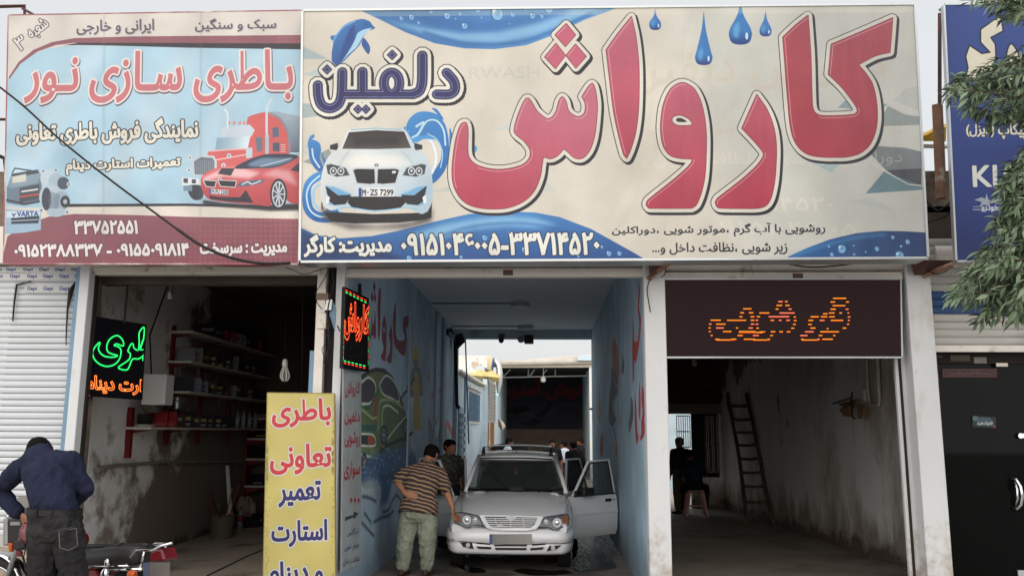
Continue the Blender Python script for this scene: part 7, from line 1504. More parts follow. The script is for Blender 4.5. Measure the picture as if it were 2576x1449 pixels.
# puddle and wet marks
def puddle(pts, label, z=.006, m=None):
    q = MB(); p = smooth(pts, True, 4); c_ = [atZ(u, v, 0) for u, v in p]; q.v = [(a.x, a.y, z) for a in c_]; q.f = [list(range(len(c_)))]; q.mi = [0]; return q.build('puddle', m, label=label, cat='puddle', group='wet patches on the tunnel floor')
m_water = mat('standing water', (30, 29, 29), rough=.06, spec=.9, var=.3, bump=1, bscale=13, stretch=(1, .45, 1)); bn = next(n for n in m_water.node_tree.nodes if n.type == 'BUMP'); bn.inputs['Distance'].default_value = .08; m_water.node_tree.nodes['Principled BSDF'].inputs['Roughness'].default_value = .12
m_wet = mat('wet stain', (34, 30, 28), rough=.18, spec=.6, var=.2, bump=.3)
puddle([(1440, 1345), (1490, 1330), (1545, 1342), (1562, 1372), (1540, 1402), (1550, 1428), (1500, 1432), (1446, 1436), (1440, 1400)], 'broad shining puddle beside the front wheel under the open door', m=m_water)
puddle([(1142, 1420), (1175, 1424), (1218, 1432), (1222, 1440), (1180, 1440), (1160, 1430)], 'small dark wet mark before the wheel next to the striped shirt man', m=m_wet)
puddle([(1290, 1436), (1320, 1430), (1390, 1436), (1420, 1434), (1440, 1442), (1380, 1447), (1330, 1446)], 'long dark wet mark before the number plate', m=m_wet)
puddle([(1140, 1330), (1240, 1345), (1440, 1345), (1438, 1412), (1300, 1408), (1200, 1400), (1150, 1395)], 'wide wet shadowed patch under the white car', m=m_wet)  # dark glossy sheet on the floor, about as wide as the car
# ================================================================== battery shop fittings
XWL = -5.33
shelves = empty('wall_shelves', (-5.3, 13, 1.6), 'white shelf boards on red brackets along the battery shop wall', 'shelf')
def wx(y): return -5.35-(y-8.74)*.13/7.26
lev = [(10.85, 1.66), (12.0, 2.17), (12.0, 2.60), (12.0, 3.03)]
for i, (ys, z) in enumerate(lev):
    q = MB(); q.hexa([Vector((wx(ys)+.02, ys, z)), Vector((wx(ys)+.36, ys, z)), Vector((wx(15.9)+.36, 15.9, z)), Vector((wx(15.9)+.02, 15.9, z)), Vector((wx(ys)+.02, ys, z+.03)), Vector((wx(ys)+.36, ys, z+.03)), Vector((wx(15.9)+.36, 15.9, z+.03)), Vector((wx(15.9)+.02, 15.9, z+.03))]); q.build('board', m_board, shelves)
    for y in ([ys+.12] if i == 0 else [])+[12.15, 13.3, 14.6, 15.7]:
        q = MB(); x = wx(y)+.015; q.hexa([Vector((x, y, z-.01)), Vector((x+.30, y, z-.01)), Vector((x+.30, y+.02, z-.01)), Vector((x, y+.02, z-.01)), Vector((x, y, z-.16)), Vector((x+.02, y, z-.05)), Vector((x+.02, y+.02, z-.05)), Vector((x, y+.02, z-.16))]); q.build('bracket', m_red, shelves)
for y in (12.12, 13.27, 14.57, 15.67): q = MB(); q.box((wx(y)-.03, y-.02, 1.45), (wx(y)+.045, y+.04, 3.15)); q.build('upright', m_red, shelves)
q = MB(); q.box((wx(10.9)-.03, 10.93, 1.30), (wx(10.9)+.06, 11.0, 1.66+.28)); q.build('upright', m_red, shelves)
rack = empty('back_rack', (-4.6, 15.8, 0), 'red upright rack with pale shelf edges at the back of the battery shop', 'shelf')
for x in (-5.46, -4.95, -4.2, -3.2): q = MB(); q.box((x-.03, 15.62, 0), (x+.03, 15.9, 2.0)); q.build('upright', m_red, rack)
for v in (1055, 1106, 1157, 1225):
    z = atY(640, v, 15.6).z; q = MB(); q.box((-5.42, 15.55, z), (-4.98, 15.9, z+.03)); q.build('board', m_board, rack); q = MB(); q.hexa([Vector((-5.40, 15.56, z-.001)), Vector((-5.38, 15.56, z-.1)), Vector((-5.36, 15.56, z-.1)), Vector((-5.0, 15.56, z-.001)), Vector((-5.40, 15.6, z-.001)), Vector((-5.38, 15.6, z-.1)), Vector((-5.36, 15.6, z-.1)), Vector((-5.0, 15.6, z-.001))]); q.build('bracket', m_red, rack)
    q = MB(); q.box((-4.9, 15.55, z-.1), (-3.0, 15.9, z-.07)); q.build('board', m_board, rack)
# batteries: one master per look
cols = dict(k=(20, 21, 27), r=(140, 26, 32), b=(50, 38, 30), w=(120, 120, 122), d=(56, 22, 22), n=(24, 27, 42), g=(48, 48, 50))
m_lab = {a: mat('label '+a, c_, rough=.4) for a, c_ in dict(y=(130, 110, 34), w=(110, 110, 110), r=(130, 36, 36), b=(44, 60, 110)).items()}
m_case = {a: mat('battery case '+a, c_, rough=.5, var=.1, spec=.12) for a, c_ in cols.items()}
masters = {}
def battery_mesh(case, l1, l2, w=.25, d=.17, h=.21):
    key = (case, l1, l2)
    if key in masters: return masters[key]
    out = []
    q = MB(); q.box((-w/2, -d/2, 0), (w/2, d/2, h*.86)); out.append(('case', q, m_case[case]))
    q = MB(); q.box((-w/2-.004, -d/2-.004, h*.86), (w/2+.004, d/2+.004, h*.94)); q.box((-w*.38, -d*.12, h*.94), (w*.38, d*.12, h*.985)); q.box((-w*.42, -d*.4, h*.94), (-w*.32, -d*.26, h)); q.box((w*.32, -d*.4, h*.94), (w*.42, -d*.26, h)); out.append(('lid', q, m_case[case]))
    if l1: q = MB(); q.box((-w*.36, -d/2-.004, h*.45), (w*.36, -d/2-.001, h*.66)); q.box((w/2+.001, -d*.36, h*.45), (w/2+.004, d*.36, h*.66)); out.append(('label', q, m_lab[l1]))
    if l2: q = MB(); q.box((-w*.34, -d/2-.004, h*.12), (w*.34, -d/2-.001, h*.28)); q.box((w/2+.001, -d*.34, h*.12), (w/2+.004, d*.34, h*.28)); out.append(('stripe', q, m_lab[l2]))
    masters[key] = [(n_, q.build(n_, m), m) for n_, q, m in out]
    for n_, o_, m in masters[key]: COL.objects.unlink(o_)
    return masters[key]
def battery(loc, case, l1, l2, label, cat='battery', rz=.0, sc=(1, 1, 1)):
    e_ = empty(cat.replace(' ', '_') if cat != 'battery' else 'car_battery', loc, label, cat, 'batteries and boxes on the shop shelves', rz); e_.scale = sc
    for n_, o_, m in battery_mesh(case, l1, l2):
        c_ = o_.copy(); COL.objects.link(c_); c_.parent = e_
nm = dict(k='black', r='red', b='brown', w='white', d='dark red', n='navy', g='grey'); ln = dict(y='yellow', w='white', r='red', b='blue')
ordn = ['nearest the street', 'second from the street', 'third from the street', 'fourth from the street', 'fifth from the street', 'sixth from the street', 'seventh from the street', 'eighth from the street', 'ninth from the street', 'tenth from the street', 'eleventh from the street', 'deepest']
rows = [(1.69, 11.35, 'bottom shelf', 'r r- d-w k y w b y- k y w k y w k y w k-y'), (2.20, 12.15, 'second shelf from below', 'g-- w b b b y- k y w b-r w-- k r- d-- k-w d-- k-r'), (2.63, 12.2, 'third shelf from below', 'w w- w r- b y- k y y k-y k y w w-- k-- n-- k w- k-y'), (3.06, 12.9, 'top shelf', 'k w- k y- r-- r-- w r- w b- d y- d-r')]
rows = [(z, y0, nme, [t for t in spec.replace('- ', '-|').replace(' ', '').split('|')]) for z, y0, nme, spec in rows]
rows = [(1.69, 11.40, 'bottom shelf', ['r.r', 'r.r', 'dw.', 'kyw', 'by.', 'kyw', 'kyw', 'kyw', 'k.y']), (2.20, 12.2, 'second shelf from below', ['g..', 'wb.', 'wbb', 'by.', 'kyw', 'b.r', 'w..', 'kr.', 'd..', 'kyw', 'k..']), (2.63, 12.2, 'third shelf from below', ['w.w', 'wr.', 'by.', 'kyy', 'k.y', 'kyw', 'w..', 'k..', 'nw.', 'kyw', 'd.r', 'k..']), (3.06, 12.95, 'top shelf', ['kw.', 'ky.', 'r..', 'r.w', 'wr.', 'wb.', 'dy.', 'k..', 'r..'])]
for z, y0, nme, items in rows:
    y = y0
    for i, sp in enumerate(items):
        a, l1, l2 = sp[0], sp[1] if sp[1] != '.' else None, sp[2] if sp[2] != '.' else None
        lb_ = f"{nm[a]} box" + (f" with {ln[l1]} label" if l1 else f" with {ln[l2]} band" if l2 else ' without a label') + f", {ordn[i]} on the {nme}"
        battery((wx(y)+.20, y, z), a, l1, l2, lb_, rz=rng.normal(math.radians(20), .08), sc=(1, 1, float(rng.uniform(.88, 1.12)))); y += float(rng.uniform(.27, .33))
# floor level and rack batteries
for i, (x, z, a) in enumerate([(-5.2, 0, 'k'), (-4.6, .0, 'k'), (-3.9, 0, 'd')]): battery((x+.15, 15.3, z), a, 'w', None, f"{nm[a]} battery on the floor by the back rack, {['next to the red bottle', 'in the middle', 'behind the yellow board'][i]}")
rz_ = [atY(640, v, 15.6).z for v in (1055, 1106, 1157, 1225)]
for k, z in enumerate(rz_): battery((-5.2, 15.7, z+.03), ['d', 'k', 'k', 'n'][k], None, ['w', 'y', None, 'w'][k], f"{nm[['d','k','k','n'][k]]} battery box on the back rack, {['topmost', 'second from the top', 'third from the top', 'lowest'][k]} of the column")
# cans, jar and bottles
def lathe(prof, c_, n=14): return [ring(Vector(c_)+Vector((0, 0, z)), Vector((1, 0, 0)), Vector((0, 1, 0)), r_, r_, n, 2) for z, r_ in prof]
o = MB(); y = 10.98; o.loft(lathe([(0, .08), (.005, .085), (.12, .105), (.125, .11), (.115, .10), (.1, .02)], (wx(y)+.22, y, 1.73))); fp = empty('flower_pot', (wx(y)+.22, y, 1.69), 'black flower pot on a white saucer at the near end of the bottom shelf', 'flower pot'); o.build('pot', m_blk, fp, smooth='auto')
o = MB(); o.loft(lathe([(0, .07), (.01, .11), (.03, .13), (.025, .12), (.015, .06)], (wx(y)+.22, y, 1.691))); o.build('saucer', m_wht, fp, smooth='auto')
o = MB()
for k in range(9): a_ = Vector((wx(y)+.22, y, 1.83)); t = Vector((rng.normal(0, .06), rng.normal(0, .06), .22+rng.random()*.1)); o.tube([a_, a_+t*.5, a_+t+Vector((rng.normal(0, .03), 0, 0))], .003, 4); o.sphere(a_+t, .012, 5, 4)
o.build('dry_stems', mat('dry plant', (110, 100, 60)), fp, kind='stuff')
for k in range(7):
    y = 14.55+k*.16; o = MB(); o.loft(lathe([(0, .038), (.01, .042), (.2, .042), (.25, .02), (.28, .016), (.29, .017)], (wx(y)+.2+.05*(k % 2), y, 1.691), 10)); ob = o.build('clear_bottle', mat('clear plastic %d' % k, (150, 156, 160), rough=.08, alpha=.45, spec=.8, var=0) if k == 0 else bpy.data.materials['clear plastic 0'], smooth='auto'); tag(ob, f"clear plastic bottle {['nearest the street', 'second', 'third', 'fourth', 'fifth', 'sixth', 'deepest'][k]} in the row on the bottom shelf", 'bottle', 'clear bottles on the bottom shelf')
for k, (y, r_, m, lb_) in enumerate([(11.72, .07, m_blk, 'black jar with white print standing above the red box'), (11.98, .06, m_alu, 'glass jar beside the black jar on the bottom shelf boxes')]):
    o = MB(); o.loft(lathe([(0, r_), (.10, r_), (.12, r_*.7), (.16, r_*.72)], (wx(y)+.2, y, 1.95))); tag(o.build('jar', m, smooth='auto'), lb_, 'jar')
# meter box, bulbs, hooks, pipe, pvc tube, bucket, cloth, bottle
q = MB(); a_, b_ = C8a = (c8([(1275, 990)])[0], c8([(1395, 1260)])[0])
mb_ = empty('meter_box', tuple(atY(384, 980, 10.6)), 'white meter box on the side wall behind the green and orange LED board', 'box')
p0, p1 = atY(*c8([(1215, 1000)])[0], 10.6), atY(*c8([(1395, 1262)])[0], 10.6)
q = MB(); q.box((p0.x, 10.6, p1.z), (p1.x, 10.85, p0.z)); q.build('case', m_wht, mb_, bevel=.012); q = MB(); q.box((p0.x+.13, 10.592, p1.z+.04), (p1.x-.03, 10.599, p0.z-.04)); q.build('door', m_wht, mb_); q = MB(); q.tube([Vector((p0.x+.05, 10.72, p0.z)), Vector((p0.x, 10.7, p0.z+.5)), Vector((p0.x+.1, 10.9, p0.z+1.2))], .01, 5); q.build('cable', m_wire, mb_)
bl = empty('hanging_bulb', tuple(atY(717, 900, 10.2)), 'white spiral energy bulb hanging on a long cord in the battery shop', 'lamp')
q = MB(); q.tube([atY(722, 700, 10.2), atY(717, 905, 10.2)], .004, 5); q.build('cord', m_wire, bl); q = MB(); q.loft([ring(atY(717, v, 10.2), Vector((1, 0, 0)), Vector((0, 1, 0)), r_, r_, 12, 2) for v, r_ in [(903, .018), (908, .032), (918, .036), (924, .03)]]); q.build('socket', m_wht, bl, smooth='auto')
for k in range(7):
    a_ = k*2*math.pi/7; q = MB(); q.tube([atY(717, v, 10.2)+Vector((math.cos(a_)*r_, math.sin(a_)*r_, 0)) for v, r_ in [(922, .018), (932, .036), (942, .052), (950, .052), (957, .03), (958, .01)]], .0085, 6); q.build('glass_tube', m_wht, bl, smooth=True)
lh = empty('lamp_holder', tuple(atY(427, 740, 9.8)), 'small empty white lamp holder hanging high in the battery shop', 'lamp'); q = MB(); q.tube([atY(430, 690, 9.8), atY(427, 738, 9.8)], .004, 5); q.build('cord', m_wht, lh); q = MB(); q.tube([atY(427, 736, 9.8), atY(427, 752, 9.8)], [.02, .032], 10); q.build('socket', m_wht, lh, smooth='auto')
q = MB(); q.tube([atY(762, 696, 10.5)+Vector((.07*math.cos(t), 0, .07*math.sin(t))) for t in np.linspace(0, 2*math.pi, 15)]+[atY(762, 720, 10.5), atY(761, 1000, 10.5)], .012, 6); q.build('ceiling_hook', m_wire, smooth=True, label='black ring and chain hanging from the dark ceiling', cat='hook')
q = MB(); pts = [Vector((wx(y)+.05, y, z)) for y, z in [(10.2, 1.20), (10.6, 1.22), (12.0, 1.21), (13.5, 1.17), (15.5, 1.10)]]; q.tube(pts, .022, 8); q.tube([pts[0]+Vector((0, -.04, -.02)), pts[0]+Vector((0, .04, .0))], .04, 8); q.build('wall_pipe', mat('grey painted pipe', (142, 134, 124)), smooth='auto', label='grey pipe running along the flaking side wall', cat='pipe')
q = MB(); q.tube([atY(582, 1337, 14.2), atY(572, 1172, 14.6)], .035, 10); q.build('pvc_tube', m_wht, smooth='auto', label='white plastic tube leaning upright deep in the battery shop', cat='tube')
bk = empty('old_bucket', tuple(atZ(556, 1352, 0)), 'grubby metal drum full of tools on the battery shop floor', 'bucket'); pb = atZ(556, 1352, 0); q = MB(); q.loft(lathe([(0, .17), (.33, .20), (.34, .205), (.32, .19), (.22, .17)], pb, 18)); q.build('drum', mat('dirty metal drum', (88, 80, 72), rough=.6, var=.2), bk, smooth='auto')
for k in range(6): q = MB(); a_ = pb+Vector((rng.normal(0, .07), rng.normal(0, .05), .22)); q.tube([a_, a_+Vector((rng.normal(0, .1), rng.normal(0, .05), .25+rng.random()*.35))], .012, 5); q.build('tool', [m_rust, m_red, m_wire][k % 3], bk)
q = MB(); rr = []
for i in range(9):
    t = i/8; rr.append([atY(591+t*52, 1268-22*math.sin(t*3)+4*math.sin(i*2), 15.2), atY(594+t*50, 1282+8*t, 15.0-.1*math.sin(i*1.7)), atY(598+t*42, 1290+10*math.sin(t*3)+3*math.sin(i*2.4), 15.1), atY(596+t*46, 1280, 15.5)])
q.loft(rr); q.build('crumpled_cloth', mat('grey pink cloth', (150, 132, 124), rough=.95, var=.2, scale=8, bump=.8, bscale=12), smooth='auto', label='crumpled grey pink cloth lying above the red bottle', cat='cloth')
cb = empty('cloth_crate', (-5.0, 15.2, 0), 'dark crate carrying the crumpled cloth', 'crate'); z_ = atY(615, 1298, 15.3).z; q = MB(); q.box((-5.42, 15.05, .0), (-4.99, 15.5, z_)); q.build('crate_body', m_dark, cb, bevel=.01)
bt = empty('drink_bottle', tuple(atZ(603, 1336, 0)), 'plastic bottle with red label on the floor of the battery shop', 'bottle'); pb = Vector((atY(603, 1330, 14.6).x, 14.6, 0)); q = MB(); q.loft(lathe([(0, .045), (.02, .05), (.12, .05), (.14, .046), (.26, .05), (.33, .02), (.36, .018)], pb)); q.build('bottle_body', bpy.data.materials['clear plastic 0'], bt, smooth='auto'); q = MB(); q.loft(lathe([(.15, .052), (.25, .053)], pb)); q.build('label', m_lab['r'], bt, smooth='auto'); q = MB(); q.tube([pb+Vector((0, 0, .36)), pb+Vector((0, 0, .385))], .019, 10); q.build('cap', m_red, bt)
# expansion line on the floor
q = MB(); q.tube([Vector((a.x, a.y, .002)) for a in [atZ(u, v, 0) for u, v in [(520, 1449), (620, 1400), (700, 1368), (772, 1340)]]], .012, 4); q.build('floor_joint', m_dark, kind='structure')
# boxes and wires on the post between the shops
cQ = crop(450, 760, 550, 1594)
def Q_(x, y, Y): u, v = cQ([(x, y)])[0]; return atY(u, v, Y)
q = MB(); q.hexa([Q_(1468, 345, 8.40), Q_(1520, 340, 8.40), Q_(1508, 432, 8.40), Q_(1450, 430, 8.40), Q_(1468, 345, 8.5), Q_(1520, 340, 8.5), Q_(1508, 432, 8.5), Q_(1450, 430, 8.5)]); q.build('breaker_box', m_wht, bevel=.004, label='small white breaker box on the post between the shops', cat='box')
q = MB(); q.hexa([Q_(1520, 350, 8.44), Q_(1556, 420, 8.44), Q_(1540, 615, 8.44), Q_(1492, 470, 8.44), Q_(1520, 350, 8.47), Q_(1556, 420, 8.47), Q_(1540, 615, 8.47), Q_(1492, 470, 8.47)]); q.build('metal_plate', m_bluestrip, label='tilted grey blue metal plate behind the white breaker box', cat='plate')
q = MB(); q.box(Q_(1408, 465, 8.6), Q_(1462, 588, 8.5)); q.build('grey_box', m_frame, bevel=.006, label='dull grey box low on the post between the shops', cat='box')
q = MB(); q.box(Q_(1410, 300, 8.6), Q_(1480, 340, 8.5)); q.build('folded_bracket', mat('brown board', (120, 100, 84)), label='brown folded board just above the grey box', cat='board')
for k, pts in enumerate([[(1490, 80), (1440, 180), (1380, 280), (1390, 370), (1430, 420)], [(1480, 480), (1500, 560), (1480, 640), (1510, 720), (1470, 800), (1450, 880)], [(1500, 60), (1530, 200), (1480, 420), (1490, 640), (1470, 900)], [(1460, 720), (1430, 760), (1445, 820), (1465, 850)], [(1560, 560), (1582, 610)]]):
    q = MB(); q.tube([Q_(x, y, 8.42-.01*k) for x, y in smooth(pts, False, 4)], [.005, .010, .007, .004, .006][k], 5); tag(q.build('loose_wire', m_wire, smooth=True), ['thin wire looping left of the white breaker box', 'thick twisted cable bundle hanging below the grey box', 'long wire running down the whole post between the shops', 'small wire loop under the grey box', 'short cut wire end beside the tilted metal plate'][k], 'wire', 'loose wires on the post between the shops')
# overhead cable across the battery sign, and others
q = MB(); pts = smooth([(-20, 205), (60, 268), (140, 342), (220, 408), (300, 470), (390, 536), (450, 580), (510, 620), (580, 648), (650, 662), (730, 662)], False, 5); q.tube([atY(u, v, 7.86) for u, v in pts], [.010 if i < 30 else .014 for i in range(len(pts))], 8); q.build('power_cable', m_wire, smooth=True, label='black cable slung diagonally across the battery sign', cat='cable')
for k, (pts, y, r_) in enumerate([([(1940, 656), (1980, 664), (2040, 672), (2110, 668), (2200, 656)], 8.2, .008), ([(705, 668), (740, 680), (762, 690), (800, 680), (848, 668)], 8.35, .004), ([(1662, 662), (1674, 676), (1672, 690), (1664, 698)], 8.3, .005), ([(1633, 706), (1628, 730), (1632, 760), (1636, 785)], 8.42, .005), ([(2332, 675), (2352, 690), (2380, 682), (2394, 664)], 8.3, .006), ([(2330, 505), (2360, 530), (2400, 505), (2385, 540), (2335, 560)], 8.4, .010)]):
    q = MB(); q.tube([atY(u, v, y) for u, v in smooth(pts, False, 5)], r_, 6); tag(q.build('hanging_wire', m_wire, smooth=True), ['black cable sagging under the car wash sign over the LED display', 'thin wire sagging under the battery sign', 'short curled wire by the bracket of the middle pillar', 'frayed wire hanging down the middle cream pillar', 'wire hooked under the slanted rusty bar', 'looped cable in the gap above the rolled shutter drum'][k], 'wire', 'wires hanging under the signs')
# ================================================================== bare bay fittings
ld = empty('ladder', tuple(A5(640, 1110, 15.2)), 'dark wooden ladder leaning against the loft beam', 'ladder')
m_wood = mat('dark old wood', (98, 82, 68), rough=.85, var=.25, scale=6, stretch=(3, 3, .5)); fY = lambda y: 19.3-(y-280)/(1120-280)*4.0
def AL(x, y):
    u, v = c5b([(x, y)])[0]; w_ = atP(u, v, w0, Vector(((w1-w0).y, -(w1-w0).x, 0)).normalized()); return A5(x, y, min(fY(y), w_.y-.12))
rl = [(520, 250), (528, 330), (550, 430), (572, 540), (596, 680), (612, 800), (628, 930), (640, 1060), (645, 1118)]; rrl = [(642, 250), (655, 330), (682, 430), (706, 560), (732, 680), (752, 800), (778, 930), (806, 1050), (822, 1110)]
for pts in (rl, rrl): q = MB(); q.tube([AL(x, y) for x, y in pts], .038, 8); q.build('rail', m_wood, ld, smooth=True)
for y in (335, 423, 507, 590, 680, 770, 860, 962):
    xa_ = np.interp(y, [p[1] for p in rl], [p[0] for p in rl]); xb_ = np.interp(y, [p[1] for p in rrl], [p[0] for p in rrl]); q = MB(); q.tube([AL(xa_-8, y-2), AL((xa_+xb_)/2, y+3), AL(xb_+8, y-3)], .027, 7); q.build('rung', m_wood, ld, smooth=True)
wo_, wn_ = w0.copy(), Vector(((w1-w0).y, -(w1-w0).x, 0)).normalized()
def R3(x, y, off=.0):
    u, v = c5b([(x, y)])[0]; return atP(u, v, wo_, wn_)+Vector((-off, 0, 0))
ws_ = empty('fan_shade', tuple(R3(1440, 340, .1)), 'brown fan shaped woven shade hanging by the pipes in the bare bay', 'shade')
m_fan = mat('brown woven leaf', (146, 118, 84), rough=.85, var=.2, scale=20)
cen = R3(1447, 285, .22)
for k, (pts) in enumerate([[(1320, 318), (1400, 300), (1445, 285), (1440, 320), (1380, 360)], [(1380, 362), (1442, 322), (1446, 400), (1410, 402)], [(1447, 322), (1480, 340), (1494, 375), (1480, 415), (1450, 412)]]):
    q = MB(); f = [R3(x, y, .12+.10*(k % 2)) for x, y in pts]; n_ = len(f); q.v = [tuple(p) for p in f]+[tuple(p+Vector((-.03, .05, 0))) for p in f]; q.f = [list(range(n_)), list(range(n_, 2*n_))[::-1]]+[[i, (i+1) % n_, (i+1) % n_+n_, i+n_] for i in range(n_)]; q.mi = [0]*len(q.f); q.build('blade', m_fan, ws_)
q = MB()
for pts in [[(1320, 318), (1400, 296), (1446, 282)], [(1370, 362), (1442, 322)], [(1444, 285), (1448, 400), (1470, 418)], [(1452, 240), (1446, 285)]]: q.tube([R3(x, y, .24) for x, y in pts], .012, 5)
q.build('rib', m_wire, ws_)
wp = empty('wall_conduits', tuple(R3(1500, 200)), 'pair of grey conduits bent together on the side wall of the bare bay', 'pipe')
for pts, r_ in [([(1455, -60), (1462, 120), (1468, 240), (1482, 318), (1500, 322)], .022), ([(1528, -60), (1538, 150), (1545, 290), (1540, 325), (1510, 328), (1480, 318)], .028)]: q = MB(); q.tube([R3(x, y, .06) for x, y in pts], r_, 8); q.build('conduit', m_frame, wp, smooth='auto')
q = MB(); q.tube([R3(1466, 225, .1), R3(1468, 300, .1)], .03, 8); q.build('socket', m_board, wp, smooth='auto')
q = MB(); a_ = A5(300, 50, 18.5); q.tube([a_+Vector((0, 0, 1.2)), a_+Vector((0, 0, .06))], .006, 5); hb = empty('hanging_bulb', tuple(a_), 'small pale bulb hanging in the dark top of the bare bay', 'lamp'); q.build('cord', m_wire, hb); q = MB(); q.sphere(a_, (.06, .06, .09), 10, 8); q.build('bulb', m_wht, hb, smooth=True)
# small broken lumps along the foot of the bay wall
q = MB()
for k in range(70):
    t = rng.random()*.75; p = Vector(w0)*(1-t)+Vector(w1)*t; r_ = rng.uniform(.005, .02); q.sphere((p.x-abs(rng.normal(0, .07))-.01, p.y+rng.normal(0, .1), r_*.5), (r_, r_*1.2, r_*.6), 6, 4)
q.build('plaster_crumbs', m_plast2, label='crumbs of fallen plaster along the foot of the bay wall', cat='rubble', kind='stuff')
# bracket clutter under sign end
q = MB(); q.hexa([atY(1630, 656, 8.2), atY(1672, 656, 8.2), atY(1652, 690, 8.3), atY(1634, 694, 8.3), atY(1630, 656, 8.42), atY(1672, 656, 8.42), atY(1652, 690, 8.42), atY(1634, 694, 8.42)]); q.build('dark_gusset', m_rustd, label='dark rusty gusset under the car wash sign at the middle pillar', cat='bracket')
q = MB(); q.hexa([atY(2288, 654, 8.2), atY(2400, 655, 8.2), atY(2350, 690, 8.4), atY(2300, 692, 8.4), atY(2288, 654, 8.43), atY(2400, 655, 8.43), atY(2350, 690, 8.43), atY(2300, 692, 8.43)]); q.build('dark_gusset', m_rustd, label='wide dark gusset at the head of the last cream pillar', cat='bracket')
# ================================================================== motorcycle
def M2(x, y, Y): return B(x, y, Y)
bike = empty('motorcycle', (-3.6, 6.95, 0), 'black and red motorcycle parked behind the man in the navy shirt', 'motorcycle')
m_seatb = mat('worn black vinyl', (34, 32, 32), rough=.45, var=.2, scale=10, bump=.3); m_redp = mat('red motorcycle paint', (112, 20, 28), rough=.25, coat=.5, var=.05); m_fin = mat('cast engine alloy', (150, 150, 150), rough=.4, metal=.7, var=.1); m_rlens = mat('red tail lens', (100, 28, 34), rough=.15, var=.08)
YR, YFb = 6.55, 7.15
fy = lambda x: YR+(YFb-YR)*(1-(x)/1450.0)
def mt(name, pts, r, m, n=8, par=bike, sm=True): q = MB(); q.tube([M2(x, y, fy(x)+o) for x, y, o in [(p+(0,))[:3] for p in pts]], r, n); return q.build(name, m, par, smooth=sm if sm else False)
def wheelM(cx, cy, R_, par=bike):
    c_ = M2(cx, cy, fy(cx)); c_.z = R_; ax_ = Vector((.3, 1, 0)).normalized(); e1 = Vector((1, -.3, 0)).normalized(); e2 = Vector((0, 0, 1)); w_ = empty('wheel', tuple(c_)); parent(w_, par)
    q = MB(); q.tube([c_+(e1*math.cos(t)+e2*math.sin(t))*(R_-.04) for t in np.linspace(0, 2*math.pi, 33)], .042, 8, cap=False); q.build('tyre', m_rub, w_, smooth=True)
    q = MB(); q.tube([c_+(e1*math.cos(t)+e2*math.sin(t))*(R_-.085) for t in np.linspace(0, 2*math.pi, 33)], .014, 6, cap=False); q.build('rim', m_chrome, w_, smooth=True)
    q = MB()
    for k in range(18): t = k*2*math.pi/18; q.tube([c_+ax_*.02*(1 if k % 2 else -1), c_+(e1*math.cos(t+.15)+e2*math.sin(t+.15))*(R_-.09)], .0022, 4)
    q.tube([c_-ax_*.05, c_+ax_*.05], .04, 12); q.build('spokes', m_chrome, w_); return c_
cf = wheelM(-20, 1400, .31); crr = wheelM(1180, 1400, .31)
# chrome front mudguard
q = MB(); e1 = Vector((1, -.3, 0)).normalized(); axb = Vector((.3, 1, 0)).normalized()
q.loft([[cf+(e1*math.cos(t)+Vector((0, 0, 1))*math.sin(t))*.345+axb*o+(e1*math.cos(t)+Vector((0, 0, 1))*math.sin(t))*(-.018 if abs(o) > .04 else 0) for o in (-.055, -.04, 0, .04, .055)] for t in np.linspace(.15, 2.5, 18)], closed=False); q.build('front_mudguard', m_chrome, bike, smooth=True)
for o in (-.09, .09): mt('fork_leg', [(248, 1000, o), (190, 1110, o), (110, 1310, o), (20, 1600, o)], .019, m_fin)
mt('handlebar', [(60, 930, -.28), (150, 930, -.15), (215, 975, -.05), (240, 985, .1), (230, 960, .3), (200, 930, .38)], .012, m_chrome)
q = MB(); a = [M2(x, y, fy(x)+o) for x, y, o in [(55, 960, -.1), (60, 1165, -.1), (235, 1180, -.1), (225, 990, -.1)]]; b_ = [p+axb*.2 for p in a]; q.hexa(a+b_); q.build('headlamp_shell', m_blk, bike, bevel=.02)
q = MB(); a = [M2(x, y, fy(x)+o) for x, y, o in [(22, 940, -.11), (14, 1185, -.11), (56, 1185, -.11), (54, 940, -.11)]]; q.hexa(a+[p+axb*.22 for p in a]); q.build('headlamp_rim', m_fin, bike, bevel=.012)
q = MB(); q.slab([M2(x, y, fy(x)-.115) for x, y in [(90, 978), (172, 975), (175, 1005), (88, 1006)]], axb*.01); q.build('shell_badge', m_fin, bike)
q = MB(); a = [M2(x, y, fy(x)-.13) for x, y in [(64, 1158), (100, 1165), (96, 1240), (70, 1236)]]; q.hexa(a+[p+axb*.05 for p in a]); q.build('indicator', mat('orange indicator lens', (170, 78, 34), rough=.2), bike, bevel=.008)
q = MB(); a = [M2(x, y, fy(x)-.14) for x, y in [(100, 1150), (190, 1120), (205, 1215), (120, 1235)]]; q.hexa(a+[p+axb*.1 for p in a]); q.build('horn_block', m_blk, bike, bevel=.015)
q = MB(); q.disc(M2(172, 1252, fy(172)-.16), .024, axb, 14, th=.02); q.build('red_reflector', m_rlens, bike, smooth='auto')
q = MB(); a = [M2(x, y, fy(x)+.02) for x, y in [(78, 800), (160, 760), (250, 740), (250, 940), (80, 930)]]; n_ = 5; q.v = [tuple(p) for p in a]+[tuple(p+axb*.02) for p in a]; q.f = [list(range(5)), list(range(5, 10))[::-1]]+[[i, (i+1) % 5, (i+1) % 5+5, i+5] for i in range(5)]; q.mi = [0]*7; q.build('windshield', mat('scratched grey windshield', (126, 124, 120), rough=.25, var=.15), bike)
